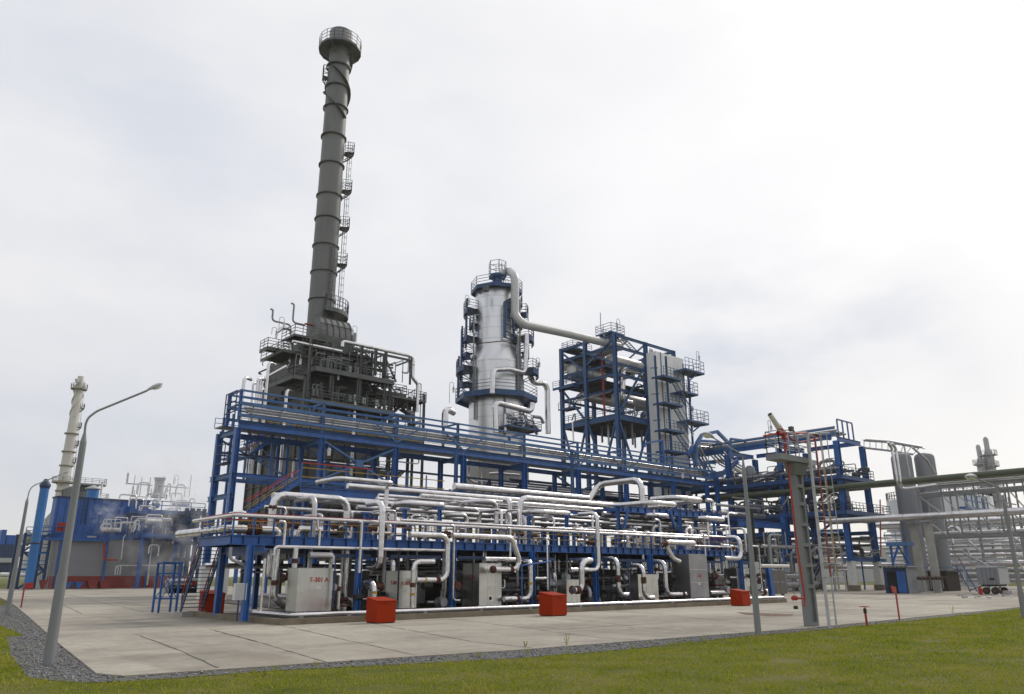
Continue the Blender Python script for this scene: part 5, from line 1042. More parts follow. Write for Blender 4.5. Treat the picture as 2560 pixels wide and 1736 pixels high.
# box framed ladder cages on the left flank
for py0, py1, off in ((870, 780, 1.42), (965, 850, 1.62), (1000, 925, 1.75)):
    o_ = Vector((math.cos(lf+.1), math.sin(lf+.1), 0)); c_ = Vector((KX, KY, 0))+o_*ra*off; tt = Vector((-o_.y, o_.x, 0))
    m = MB()
    for s_ in (-1, 1): m.bar(c_+tt*s_*.9+Vector((0, 0, zk(py0))), c_+tt*s_*.9+Vector((0, 0, zk(py1)+2)), .22)
    zz = zk(py0)
    while zz < zk(py1): m.bar(c_+tt*.9+Vector((0, 0, zz)), c_-tt*.9+Vector((0, 0, zz+1.6)), .14); m.bar(c_-tt*.9+Vector((0, 0, zz)), c_+tt*.9+Vector((0, 0, zz+1.6)), .14); zz += 1.6
    m.build('ladder_frame', KB, kol)
# bracket truss under the overhead line
a = ZP('D', 565, 380, Y=KY-ra-.6); b = ZP('D', 565, 670, Y=KY-ra-.6); m = MB(); m.bar(a, b, .4, .4)
c_ = ZP('D', 615, 350, Y=KY-ra-.3); d_ = ZP('D', 640, 690, Y=KY-ra-.3); m.bar(c_, ZP('D', 600, 500, Y=KY-ra-.3), .3); m.bar(a, c_, .3)
for u in np.linspace(0, 1, 6): m.bar(a.lerp(b, u), c_.lerp(d_, min(1, u+.1)), .18)
m.bar(c_, d_, .25); m.build('line_bracket', KB, kol)
MB().tube([ZP('D', 345, 720, Y=KY-ra-.4), ZP('D', 545, 700, Y=KY-ra-1), ZP('D', 665, 722, Y=KY-ra)], .09, 6).build('ring_bar', RUST, kol)
# top nozzle cage
p = ZP('D', 505, 250, Y=KY); q = SOLVE(p, 2, py=zy('D', 150)); MB().cyl((p.x, p.y, zT+1), (p.x, p.y, q.z), .85, n=16).build('top_nozzle', KB, kol)
ringplat(kol, (p.x, p.y), .8, 1.6, SOLVE(p, 2, py=zy('D', 170)).z, 0, 2*math.pi, KB, h=2.6, seg=6, edge=.3)
MB().cyl(ZP('D', 412, 290, Y=KY-3), ZP('D', 412, 252, Y=KY-3), .5, n=12).build('hatch', DARK, kol)
for px, y0, y1, lab in ((240, 440, 320, 'caged lamp on the upper left platform of the silver column'), (515, 110, 25, 'caged lamp on the very top of the silver column'), (110, 1210, 1035, 'caged lamp left of the lowest ring platform of the silver column'), (825, 960, 835, 'caged lamp on the right platform of the silver column'), (570, 300, 190, 'caged lamp on the top ring platform of the silver column')):
    q = ZP('D', px, y0, Y=KY-2); tp = SOLVE(q, 2, py=zy('D', y1)); swan_lamp(q, tp.z-q.z, (1, 0, 0), lab, 1.5)
def dpipe(lab, r, pts, Y, mat=CLAD, z='D', **k): return pipe3(lab, r, [ZP(z, p[0], p[1], Y=p[2] if len(p) > 2 else Y) for p in pts], mat, **k)
dpipe('huge pale overhead pipe leaving the column top and sloping down to the blue condenser frame', .72, [(500, 200, KY), (518, 165, KY), (600, 120, KY-1), (648, 170, KY-5), (648, 480, KY-5), (700, 560, KY-6), (1084, 640, 90.5), (1503, 742, 90.0)], KY, mat=M('pale_line_paint', (.52, .515, .51), .45, .25, var=.06), bend=2.0, name='overhead_pipe')
dpipe('silver pipe down the right of the column crossing its front', .42, [(745, 640), (735, 965), (600, 930), (470, 935), (462, 1130)], KY-rl-1.2, bend=1.0)
dpipe('silver pipe from the right platform bent out and down beside the column', .5, [(770, 980), (800, 1045), (912, 1045), (920, 1460)], KY-2, bend=1.1)
dpipe('silver pipe across the column front under its ring platform', .48, [(490, 1450), (480, 1200), (780, 1280), (790, 1210)], KY-rl-3, bend=.9)
dpipe('silver pipe elbow left of the column over the rack', .5, [(150, 1290), (75, 1250), (70, 1400)], KY-rl-3, bend=.9)
dpipe('slim upright silver pipe on the lower face of the column', .22, [(570, 1300), (570, 1450)], KY-rl-2)
random.seed(9)
for k in range(14):
    x = random.uniform(570, 820); y = random.uniform(1240, 1400); dpipe('small silver pipe crook in the cluster at the foot of the column', random.choice([.12, .18, .26]), [(x, y), (x+random.uniform(30, 90), y+5), (x+random.uniform(30, 90), y+random.uniform(30, 90))], KY-rl-1.5-random.random(), mat=random.choice([CLAD, CLAD2, GALV]), group='small pipes at the foot of the column')
gallery(kol, ZP('D', 560, 1330, Y=KY-rl-2).x, ZP('D', 830, 1330, Y=KY-rl-2).x, KY-rl-3, KY-rl+1, ZP('D', 700, 1400, Y=KY-rl-3).z, 'fr', KB, .3)
pipe3('wide cream upright pipe seen through the rack before the column base', .75, [AT(1181, 1200, Y=88)-Vector((0, 0, 6)), AT(1183, 1120, Y=88)], CREAM)
for a_, b_, c_, r in (((1172, 1165), (1172, 1200), (1190, 1208), .2), ((1202, 1150), (1205, 1235), None, .16), ((1222, 1185), (1240, 1183), (1298, 1188), .2)):
    P_ = [AT(*a_, Y=87)]+[AT(*b_, Y=87)]+([AT(*c_, Y=87)] if c_ else []); pipe3('thin silver pipe seen through the rack before the column base', r, P_, CLAD, 'thin pipes before the column base')
# ================================================================== blue condenser frame
BY0 = 88.0; BX0 = AT(1535, 835, Y=BY0).x; BX1 = AT(1682, 868, Y=BY0).x; BXm = AT(1612, 848, Y=BY0).x
ZB_ = AT(1535, 833, Y=BY0).z
BYb = SOLVE(Vector((BX0, 100, ZB_)), 1, px=1403).y; BYm = SOLVE(Vector((BX0, 95, ZB_)), 1, px=1462).y
cf = T('condenser_frame', 'tall open blue steel frame with silver vessels inside, right of the silver column', 'steel frame', (BX0, BY0, 0))
BF = M('frame_blue', (0.025, 0.085, 0.22), .5, var=.2)
zf = [AT(1540, py, Y=BY0).z for py in (880, 935, 1040)]
for x in (BX0, BXm, BX1):
    for y in (BY0, BYm, BYb):
        if x == BXm and y == BYm: continue
        MB().ibeam((x, y, 0), (x, y, ZB_), .65, .65, up=(1, 0, 0), t=.07).build('column', BF, cf)
def fb(p, q, w=.35, h=.5, mat=BF, name='beam'): MB().ibeam(p, q, w, h).build(name, mat, cf)
ys = [BY0, BYm, BYb]; xs_ = [BX0, BXm, BX1]
for zz, w in ((ZB_-.3, .5), (zf[0]+1.0, .5), (zf[0]-2.2, .45), (zf[1], .5), (zf[1]-2.8, .4), (zf[2], 1.0)):
    for y in (BY0, BYb): fb((BX0+.35, y, zz), (BXm-.35, y, zz), .35, w); fb((BXm+.35, y, zz), (BX1-.35, y, zz), .35, w)
    for x in (BX0, BX1): fb((x, BY0+.35, zz), (x, BYm-.35, zz), .35, w); fb((x, BYm+.35, zz), (x, BYb-.35, zz), .35, w)
def diag(p, q, w=.32): MB().bar(p, q, w, w).build('cross_brace', BF, cf)
zL = zf[2]-.6; zM = zf[1]; zU = zf[0]
for (xa, xb2, y) in ((BX0, BXm, BY0), (BXm, BX1, BY0)):
    mx_ = (xa+xb2)/2; diag((mx_, y, zL-9), (xa+.3, y, zL)); diag((mx_, y, zL-9), (xb2-.3, y, zL))
for (ya, yb2) in ((BY0, BYm), (BYm, BYb)):
    my = (ya+yb2)/2; diag((BX0, my, zL-9), (BX0, ya+.3, zL)); diag((BX0, my, zL-9), (BX0, yb2-.3, zL))
diag((BX0+.4, BY0, zf[2]+.5), (BXm-.3, BY0, zU-1)); diag((BX0, BYm+.3, zM+2), (BX0, BYb-.3, ZB_-1)); diag((BX0, BYb-.4, zM-1), (BX0, BYm+.5, zf[2]+.5)); diag((BX0, BYm-.3, zM+3), (BX0, BY0+.4, ZB_-1.2)); diag((BX0, BYm, ZB_-2.2), (BX0, BY0, zU-2.2))
diag((BXm, BY0, ZB_-.4), (BX1, BYb, ZB_-.4), .25); diag((BX1-.4, BY0, zU+2), (BXm+.4, BY0, zU-1), .25); diag((BX0+.3, BYb, ZB_-5), (BXm, BYb, ZB_-1), .25); diag((BXm, BYb, zU), (BX1-.3, BYb, ZB_-1), .25)
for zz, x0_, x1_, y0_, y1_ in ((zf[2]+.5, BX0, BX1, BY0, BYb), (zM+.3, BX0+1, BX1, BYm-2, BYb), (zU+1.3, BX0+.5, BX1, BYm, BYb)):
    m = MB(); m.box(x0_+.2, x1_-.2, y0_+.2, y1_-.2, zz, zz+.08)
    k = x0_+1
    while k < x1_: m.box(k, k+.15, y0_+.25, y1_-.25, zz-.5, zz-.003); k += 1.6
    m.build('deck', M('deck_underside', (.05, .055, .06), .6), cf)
MB().rail([(BX0-.2, BYb, zf[2]+.6), (BX0-.2, BY0-.2, zf[2]+.6), (BX1, BY0-.2, zf[2]+.6)], h=1.2, step=1.7, r=.04, mids=2).build('railing', BF, cf)
MB().rail([(BX0-.2, BYb, zM+.4), (BX0-.2, BYm-2, zM+.4)], h=1.2, step=1.5, r=.04, mids=2).build('railing', BF, cf)
gallery(cf, BX0-1.5, BX0+.2, BYm+2, BYb+1, zM-.3, 'fl', BF, .5); gallery(cf, BX0-.3, BX0+1.6, BYm+3, BYb+.8, zf[2]+.3+3.2, 'fl', BF, .3)
gallery(cf, BX0-.5, BX0+3.2, BY0+.2, BY0+4, ZB_+.4, 'flrb', BF, .3, h=1.6); gallery(cf, BXm+1, BX1-1, BYb-4, BYb, ZB_-3.4, 'fr', BF, .4); gallery(cf, BX0+.6, BX0+6, BYb-2.6, BYb+.4, ZB_+.1, 'flb', BF, .3)
for a, b, yy in (((820, 268), (945, 400), BY0+2.5), ((395, 815), (285, 960), None)):
    if yy: A, B = ZP('K', *b, Y=yy), ZP('K', *a, Y=yy); MB().stairs(A, B, (0, 1, 0), .9).build('stair_flight', BF, cf)
    else: A, B = ZP('K', *b, X=BX0+.3), ZP('K', *a, X=BX0+.3); MB().stairs(A, B, (1, 0, 0), .9).build('stair_flight', BF, cf)
q = AT(1503, 845, Y=BYm); MB().cyl((q.x, q.y, ZB_), SOLVE(q, 2, py=782), .08, n=6).build('lightning_rod', GREY, cf)
def vessel(lab, p, q, r, mat=COLM, heads=True, grp=None):
    p, q = Vector(p), Vector(q); t = T('pressure_vessel', lab, 'vessel', p, grp); d = (q-p).normalized()
    m = MB(); m.cyl(p, q, r, n=24, cap=False); m.build('shell', mat, t)
    for c, s_ in ((p, -1), (q, 1)):
        m = MB(); prev = None; rings = [(0, 1), (.2, .97), (.38, .85), (.5, .6), (.56, .3), (.58, .03)]
        for (a, b), (a2, b2) in zip(rings, rings[1:]): m.tube([c+d*s_*a*r, c+d*s_*a2*r], r*b, 24, r2=r*b2, cap=False)
        m.build('dished_end', mat, t)
    return t
VS = M('vessel_silver', (.46, .45, .43), .42, .6, var=.12, scale=.4)
vz = ZP('K', 940, 545, Y=BY0+3).z; vessel('upper silver horizontal vessel in the condenser frame, right half', (BX0+2.4, BY0+3, vz), (BXm+1.2, BY0+3, vz), 1.35, VS)
vz = ZP('K', 930, 895, Y=BY0+2.6).z; vessel('lower silver horizontal vessel resting on the main deck of the condenser frame', (BX0+3, BY0+2.6, vz), (BX1-4, BY0+2.6, vz), 1.25, VS)
vz = ZP('K', 330, 585, Y=BYb-2).z; vessel('upper silver vessel end at the left rear of the condenser frame', (BX0+1.2, BYb-2, vz), (BXm, BYb-2, vz), 1.5, VS)
vz = ZP('K', 560, 860, Y=BYb-4).z; vessel('lower silver vessel at the left rear of the condenser frame', (BX0+1.4, BYb-4, vz), (BX1-4, BYb-4, vz), .9, VS)
pipe3('huge cream duct sloping away inside the top of the condenser frame', 1.0, [ZP('K', 790, 325, Y=BY0+1.6), ZP('K', 560, 420, X=BX0+3.4), ZP('K', 230, 545, X=BX0+3)], M('cream_duct_paint', (.36, .355, .33), .5, 0), name='overhead_pipe', bend=1.6)
dpipe('silver pipe hoop on the upper vessel of the condenser frame', .45, [(1040, 590), (820, 560), (815, 880), (900, 895)], BY0+1.0, z='K', bend=.9)
dpipe('dark crook pipe at the right end of the lower condenser vessel', .25, [(1070, 810), (1130, 820), (1165, 900), (1130, 960)], BY0+1.2, mat=GREY, z='K')
dpipe('thin red upright fire line on the face of the condenser frame', .2, [(605, 380), (640, 1080)], BY0+4, mat=RED, z='K'); dpipe('thin pale sloping pipe on the left of the condenser frame', .16, [(700, 780), (360, 880)], BYm, mat=CREAM, z='K')
dpipe('dark hook pipe under the condenser deck', .22, [(1158, 1150), (1158, 1225), (1110, 1235)], BY0+1, mat=GREY, z='K'); dpipe('thin silver pipe crossing below the condenser deck and down', .14, [(515, 1035), (320, 1085), (330, 1270)], BYm, z='K')
random.seed(21)
for k in range(26):
    x = random.uniform(BX0+1, BX1-1); y = random.choice([BY0+2, BYm, BYb-2]); zz = random.choice([zf[2]+.6, zM+.4, zU+1.4]); h = random.uniform(1.5, 3.6)
    pipe3('pipe crook standing among the vessels in the condenser frame', random.choice([.12, .2, .3]), [(x, y, zz), (x, y, zz+h), (x+random.uniform(-3, 3), y, zz+h), (x+random.uniform(-1, 1), y+1, zz+h*.4)], random.choice([CLAD, CLAD2, GREY, DARK]), 'small pipes in the condenser frame', seams=False, n=8)
for k in range(10):
    x = BX0+1.5+k*1.6; pipe3('short pipe hanging under the main deck of the condenser frame', .2, [(x, BY0+2+(k % 3)*3, zf[2]-.2), (x, BY0+2+(k % 3)*3, zf[2]-3.2-(k % 2))], random.choice([CLAD2, GREY]), 'pipes under the condenser deck', seams=False, n=8)
for px, y0, y1, lab, yy in ((790, 210, 75, 'caged lamp on the top left corner of the condenser frame', BY0+1),):
    q = ZP('K', px, y0, Y=yy); tp = SOLVE(q, 2, py=zy('K', y1)); swan_lamp(q, tp.z-q.z, (-1, 0, 0), lab, 1.7)
# ------------------------------------------------------------------ white shaft with its stair
HY = 85.5; hx0_ = ZP('K', 1142, 500, Y=HY).x; hxc = ZP('K', 1185, 500, Y=HY).x; hx1_ = ZP('K', 1412, 560, Y=HY).x; hzt = ZP('K', 1190, 402, Y=HY).z
WS = M('white_corrugated_sheet', (.86, .86, .84), .5, .0, var=.12, scale=.5, streak=True, stain=(.5, .5, .5), stain_scale=.4)
sh = T('lift_shaft', 'tall white corrugated sheet shaft with blue stairs in front of the condenser frame', 'shaft', (hx0_, HY, 0))
MB().box(hx0_, hx1_, HY, HY+2.6, 8, hzt).build('sheet_wall', WS, sh)
m = MB(); x = hx0_
while x < hx1_: m.box(x, x+.14, HY-.07, HY-.002, 8, hzt); x += .42
m.build('corrugation', WS, sh); MB().box(hxc-.06, hxc+.16, HY-.12, HY-.071, 8, hzt).build('corner_strip', BF, sh); MB().box(hx1_-.35, hx1_, HY-.12, HY-.071, hzt-14, hzt-1).build('corner_strip', BF, sh)
xa = ZP('K', 1260, 800, Y=HY-2.2).x; xb3 = ZP('K', 1470, 800, Y=HY-2.2).x; zt2 = ZP('K', 1260, 445, Y=HY-2.2).z
for x, y in ((xa, HY-2.2), (xb3, HY-2.2), (xa-1.9, HY-1.2)): MB().ibeam((x, y, 8), (x, y, zt2 if x != xb3 else zt2-2), .3, .3, up=(1, 0, 0)).build('column', BF, sh)
lev = [ZP('K', 1260, py, Y=HY-2.2).z for py in (650, 905, 1165, 1370)]
for i, zz in enumerate(lev):
    gallery(sh, xa-2.2, xa+3.0, HY-3.2, HY-.4, zz, 'f', BF, .35, h=1.6, step=1.1)
    if i < 3: MB().stairs((xb3-.8, HY-2.4, lev[i+1]), (xa+1.2, HY-2.4, zz), (0, 1, 0), .9).build('stair_flight', BF, sh); m = MB(); m.bar((xb3-.8, HY-3, lev[i+1]+1.1), (xa+1.2, HY-3, zz+1.1), .08); m.build('handrail', RUST, sh)
    MB().bar((xa-2.2, HY-.3, zz+1.8), (hx0_, HY-.3, zz+2.2), .16).build('tie_beam', BF, sh)
for (xl_, xr_, py) in ((1405, 1585, 575), (1380, 1525, 800), (1440, 1630, 1068)):
    zz = ZP('K', 1460, py, Y=HY-2.2).z; gallery(sh, ZP('K', xl_, py, Y=HY-2.2).x, ZP('K', xr_, py, Y=HY-2.2).x, HY-2.9, HY+.6, zz, 'frb', BF, .35, h=2.1, step=1.3)
    x_r = ZP('K', xr_, py, Y=HY-2.2).x; MB().bar((xb3, HY-2.2, zz-2.2), (x_r-1.4, HY-2.2, zz-.3), .22).build('knee_brace', BF, sh)
q = ZP('K', 1545, 480, Y=HY-1); tp = SOLVE(q, 2, py=zy('K', 385)); swan_lamp(q, tp.z-q.z, (1, 0, 0), 'caged lamp on the topmost landing of the white shaft', 1.7)
for py in (930, 1180):
    q = ZP('K', 1500, py, Y=HY-2.4); t = T('area_lamp', 'small caged lamp hanging on the stair column of the white shaft' , 'lamp', q, 'lamps on the shaft stair column'); MB().cyl(q, q-Vector((0, 0, .5)), .14, r2=.3, n=10).build('lamp_shade', LGREY, t); MB().cyl(q-Vector((0, 0, .5)), q-Vector((0, 0, .9)), .22, n=10).build('lamp_glass', GLASS, t)
# lamps hanging under the rack
for px, py, Y, lab in ((823, 1120, RY0-.5, 'caged lamp hanging under the rack between the second and third columns'), (1706, 1183, RY0-.5, 'caged lamp hanging under the right end of the rack')):
    q = AT(px, py, Y=Y); t = T('area_lamp', lab, 'lamp', q); MB().tube([q+Vector((-.9, 0, -.1)), q+Vector((-.8, 0, .5)), q+Vector((0, 0, .5)), q], .04, 6).build('bracket', BLUE2, t); MB().cyl(q, q-Vector((0, 0, .3)), .12, r2=.28, n=10).build('lamp_shade', LGREY, t); MB().cyl(q-Vector((0, 0, .3)), q-Vector((0, 0, .9)), .22, r2=.17, n=10).build('lamp_glass', GLASS, t)
# ================================================================== second rack coming towards the viewer on the right (X 120 to 129)
QX0, QX1 = 120.0, 129.0
r2 = T('right_pipe_rack', 'three level blue steel rack on white concrete pillars at the right behind the grey tower', 'pipe rack', (QX0, 57, 0))
zd1 = AT(2000, 1200, X=QX0).z; zd2 = AT(2110, 1278, X=QX0).z; zT2 = AT(2080, 1088, X=QX0).z
QY = [57.2, 67.3, 77.4]
zp2 = ZP('R2', 1480, 925, Y=57.2).z
for y in QY:
    for x in (QX0, QX1):
        MB().prism([(x-.75, y-.7), (x+.75, y-.7), (x+.75, y+.7), (x-.75, y+.7)], YT, .9).build('footing', CURB, r2)
        MB().box(x-.5, x+.5, y-.45, y+.45, .9, zp2).build('pillar', WHITE, r2)
        MB().ibeam((x, y, zp2), (x, y, zT2-1), .8, .8, up=(1, 0, 0), t=.08).build('column', BLUE, r2)
    for zz in (zp2+.3, zd2-1.2, zd1-.5, zT2-.6): MB().ibeam((QX0+.4, y, zz), (QX1-.4, y, zz), .4, .7).build('cross_beam', BLUE, r2)
    MB().ibeam((QX0-2.4, y, zp2+.2), (QX1+3.4, y, zp2+.2), .4, .5).build('cross_beam', BLUE2, r2) if y < 60 else None
for x in (QX0, QX1):
    for zz, w in ((zp2+4.5, .6), (zd2-.4, .8), (zd1-.4, .8), (zT2-.4, .7)):
        for a, b in ((57.2, 67.3), (67.3, 77.4), (77.4, 90)): MB().ibeam((x-.5*(x == QX0), a+.42, zz), (x-.5*(x == QX0), b-.42, zz), .35, w).build('beam', BLUE, r2)
for zz, ext in ((zd2, 5.6), (zd1, 1.2)):
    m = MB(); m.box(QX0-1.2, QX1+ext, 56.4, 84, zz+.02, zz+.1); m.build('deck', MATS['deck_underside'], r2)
    m = MB(); m.bar((QX0-1.2, 56.4, zz-.25), (QX1+ext, 56.4, zz-.25), .12, .6); m.bar((QX0-1.2, 56.5, zz-.25), (QX0-1.2, 84, zz-.25), .12, .6); m.bar((QX1+ext, 56.5, zz-.25), (QX1+ext, 84, zz-.25), .12, .6)
    for k in range(8): y = 57+k*3.3; m.bar((QX0-1, y+.5, zz-.3), (QX1+ext-.2, y+.5, zz-.3), .2, .45)
    m.build('deck_edge', M('deep_blue_paint', (.014, .06, .19), .5, var=.2), r2)
    MB().rail([(QX0-1.2, 84, zz+.1), (QX0-1.2, 56.4, zz+.1), (QX1+ext, 56.4, zz+.1), (QX1+ext, 84, zz+.1)], h=1.3, step=1.2, r=.035, mids=2).build('railing', NAVY, r2)
# top frames and cable band
for a in np.linspace(58, 92, 3): pass
xh0 = SOLVE(Vector((QX0, 57.6, zT2+2)), 0, px=2093).x; xh1 = SOLVE(Vector((QX0, 57.6, zT2+2)), 0, px=2131).x; MB().rail([(xh0, 57.6, zT2-.2), (xh1, 57.6, zT2-.2)], h=SOLVE(Vector((xh0, 57.6, zT2)), 2, py=1050).z-zT2+.2, step=abs(xh1-xh0)/3, r=.1, mids=0).build('hoop_frame', BLUE2, r2)
for zz, w, h in ((zT2+.1, .25, .5), (zT2+1.0, .2, .3)): MB().bar((QX0-.4, 57, zz), (QX0-.4, 93, zz), w, h).build('gallery_beam', BLUE2, r2)
for k, (xx, zz, r) in enumerate([(QX0, zT2+.5, .18), (QX0+.5, zT2+.8, .14), (QX0+1.2, zT2+.45, .22), (QX0+2.2, zT2+.5, .2), (QX0+3.4, zT2+.45, .16), (QX0-.2, zT2+1.25, .12)]):
    pipe3('dull pipe lying along the top of the right blue rack', r, [(xx, 57, zz), (xx, 96, zz)], [GREY, CLAD2, GALV][k % 3], 'pipes on top of the right rack', seams=False, n=8)
for y in (60, 66, 72, 78, 84): MB().box(QX0-.5, QX0+4.2, y, y+.25, zT2-.1, zT2+.2).build('pipe_rest', BLUE2, r2)
# braces and stairs inside
for (y0, z0, y1, z1) in ((67.3, zp2+.5, 59, zd2-1.5), (77, zd2+.2, 69, zd1-.8)): MB().bar((QX0-.3, y0, z0), (QX0-.3, y1, z1), .35, .3).build('cross_brace', BLUE, r2)
MB().stairs(ZP('R2', 985, 1110, X=QX0-2.5), ZP('R2', 1085, 930, X=QX0-2.5), (1, 0, 0), 1.0).build('stair_flight', NAVY, r2)
a = ZP('R2', 1060, 700, X=QX0-1.8); b = ZP('R2', 900, 470, X=QX0-1.8); MB().stairs(a, b, (1, 0, 0), 1.0).build('stair_flight', NAVY, r2)
a = ZP('R2', 880, 210, X=QX0-1.8); b = ZP('R2', 975, 20, X=QX0-1.8); MB().stairs(a, b, (1, 0, 0), 1.0).build('stair_flight', NAVY, r2)
random.seed(31)
for k in range(120):
    zz = random.choice([zp2+.7, zd2+.15, zd2+.15, zd1+.15, zd1+.15]); x = random.uniform(QX0-.6, QX1+1); y = random.uniform(57, 82); h = random.uniform(.8, 3.2)
    pipe3('pipe crook among the equipment on the right blue rack', random.choice([.08, .12, .18, .28]), [(x, y, zz), (x, y, zz+h), (x, y+random.uniform(-5, 5), zz+h), (x+random.uniform(-2, 2), y+1, zz+h*.3)], random.choice([CLAD2, GREY, DARK, CLAD, GALV]), 'small pipes on the right rack', seams=False, n=8)
for k in range(22):
    zz = random.choice([zd2+.1, zd1+.1, zp2+.9]); x = random.uniform(QX0-.4, QX1); y = random.uniform(57, 80)
    valve((x, y, zz+.7), random.uniform(.4, .7), (0, 1, 0), mat=random.choice([DARK, DARK2, RUST, GREY]), lab='dark valve standing on a deck of the right blue rack', grp='valves on the right rack', wheel=DARK)
for k, (x, y, zz, h) in enumerate([(123, 58.4, zd2+.1, 3.2), (126.5, 60, zd2+.1, 2.6), (124, 70, zd1+.1, 2.6), (122, 63, zd1+.1, 2.2), (121.5, 74, zd1+.1, 3)]):
    t = T('drum', 'upright grey drum standing on a deck of the right blue rack', 'drum', (x, y, zz), 'drums on the right rack'); MB().lathe((x, y, zz), [(0.01, .3), (.8, .35), (.8, h), (.5, h+.35), (.01, h+.45)], 18).build('drum_shell', GREY, t)
    for a in (0, 2.1, 4.2): MB().bar((x+.6*math.cos(a), y+.6*math.sin(a), zz), (x+.6*math.cos(a), y+.6*math.sin(a), zz+.4), .12).build('leg', DARK, t)
for k in range(14):
    x = random.choice([QX0-.2, QX0+2, QX0+4.5, QX0+7, QX1-.5]); zz = random.choice([zd2-1.6, zd1-1.5, zd2+1.4, zd1+1.2, zp2+1, zp2+2.5, zp2+3.6]); pipe3('long dull pipe running along the right blue rack towards the viewer', random.choice([.14, .2, .3]), [(x, 57, zz), (x, 95, zz)], random.choice([CLAD2, GREY, DARK]), 'long pipes in the right rack', seams=False, n=8)
# arched crossing between the two racks
ar = T('arched_bridge', 'blue arched frame carrying pipes from the main rack over to the right rack', 'pipe bridge', (CX[-1]+3, RY0, 16))
def arch(Y, dz=0, mat=BLUE2, w=.45, h=.55):
    P_ = [ZP('K', 1535, 1500, Y=Y), ZP('K', 1540, 1300, Y=Y), ZP('R1', 90, 410, Y=Y), ZP('R1', 320, 360, Y=Y), ZP('R1', 620, 660, Y=Y)]
    P_ = [p+Vector((0, 0, dz)) for p in P_]
    m = MB()
    for a, b in zip(P_, P_[1:]): m.bar(a, b, w, h)
    m.build('arch_beam', mat, ar)
arch(RY0); arch(RY0+3.6)
P_ = [ZP('K', 1450, 1405, Y=RY0+.2), ZP('R1', 60, 500, Y=RY0+.2), ZP('R1', 330, 520, Y=RY0+.2), ZP('R1', 560, 760, Y=RY0+.2)]
m = MB()
for a, b in zip(P_, P_[1:]): m.bar(a, b, .35, .45)
m.build('arch_beam', BLUE, ar)
for k in range(6):
    yy = RY0+.7+k*.5; dz = -.25*(k % 3)-.3; pts = [p+Vector((0, 0, dz)) for p in [Vector((CX[-1]+3.2, RY0, ZY(1760, 1168, RY0))), P_[1], P_[2], P_[3], P_[3]+Vector((6, 0, -1.5))]]
    pipe3('grey pipe bent up over the arched blue frame', .17, [(p.x, yy, p.z) for p in pts], [CLAD2, GREY, CLAD][k % 3], 'pipes over the arched frame', seams=False, n=8, bend=.5)
a = Vector((CX[-1]+.5, RY0, ZY(1770, 1192, RY0))); m = MB(); m.ibeam(a, ZP('R1', 400, 1000, Y=RY0), .5, 1.1); m.ibeam(ZP('R1', 400, 1000, Y=RY0), ZP('R1', 640, 800, Y=RY0), .4, .8); m.build('link_beam', BLUE, ar)
for px in (1790, 1822): p = AT(px, 1190, Y=RY0); MB().ibeam((p.x, RY0, 0), (p.x, RY0, p.z-.2), .6, .6, up=(1, 0, 0)).build('column', BLUE, ar)
MB().rail([ZP('R1', 100, 900, Y=RY0+5), ZP('R1', 480, 850, Y=RY0+5)], h=3, step=2.2, r=.05, mids=2).build('railing', NAVY, ar)
h0 = ZP('R1', 525, 770, Y=74); h1 = ZP('R1', 525, 470, Y=74); h2 = ZP('R1', 745, 500, Y=74); h3 = ZP('R1', 745, 650, Y=74)
m = MB(); m.bar(h0, h1, .35); m.bar(h1, h2, .35); m.bar(h2, h3, .35); solo(m, 'hoop_frame', BLUE2, 'square blue hoop standing on the top of the rack left of the tower', 'frame')
h0 = ZP('K', 1030, 1330, Y=RY0); h1 = ZP('K', 1035, 1295, Y=RY0); h2 = ZP('K', 1205, 1265, Y=RY0); h3 = ZP('K', 1222, 1520, Y=RY0)
m = MB(); m.bar(h0, h1, .3); m.bar(h1, h2, .3); m.bar(h2, h3, .3); solo(m, 'hoop_frame', BLUE, 'square blue hoop standing on the main rack below the white shaft', 'frame')
# pipe bridge from the rack top down past the vessel
tb = ZP('R3', 0, 150, Y=57); te = ZP('R3', 215, 165, Y=50)
lb = T('light_pipe_bridge', 'thin latticed bridge of pipes leaving the right rack top towards the grey vessels', 'pipe bridge', tb)
A = [ZP('R3', 0, 150, X=QX0+6), ZP('R3', 215, 165, X=QX0+8), ZP('R3', 495, 215, X=QX0+10)]
B = [ZP('R3', 0, 215, X=QX0+6), ZP('R3', 215, 240, X=QX0+8), ZP('R3', 440, 275, X=QX0+10)]
m = MB()
for pts in (A, B):
    for a, b in zip(pts, pts[1:]): m.bar(a, b, .16, .3)
for k in range(9): u = k/8; i = 0 if u < .5 else 1; v = u*2-i; a = A[i].lerp(A[i+1], v); b = B[i].lerp(B[i+1], v); m.bar(a, b, .08); m.bar(a+Vector((-.4, 0, .05)), a+Vector((2.2, 0, .05)), .1)
m.build('lattice', GREY, lb)
pipe3('pale pipe lying on the thin latticed bridge', .2, [a+Vector((.6, 0, .2)) for a in A], CLAD2, 'pipes on the latticed bridge', n=8); pipe3('pale pipe lying on the thin latticed bridge', .14, [a+Vector((1.3, 0, .2)) for a in A], GREY, 'pipes on the latticed bridge', n=8)
for k, (x0, x1, x2, y2) in enumerate([(215, 300, 345, 585), (250, 330, 370, 590)]): pipe3('pale bent pipe dropping from the latticed bridge beside the grey vessel, %s one' % ('left' if k == 0 else 'right'), .2, [ZP('R3', x0, 165+k*10, Y=47), ZP('R3', x0+35, 220, Y=47), ZP('R3', x1, 540, Y=47), ZP('R3', x2, y2, Y=47), ZP('R3', 650+k*10, 545, X=ZP('R3', x2, y2, Y=47).x)], CLAD, n=10, bend=.7)
pipe3('thin pale upright pipe standing before the left grey vessel', .12, [ZP('R3', 410, 470, Y=47), ZP('R3', 360, 200, Y=47)], CLAD2)
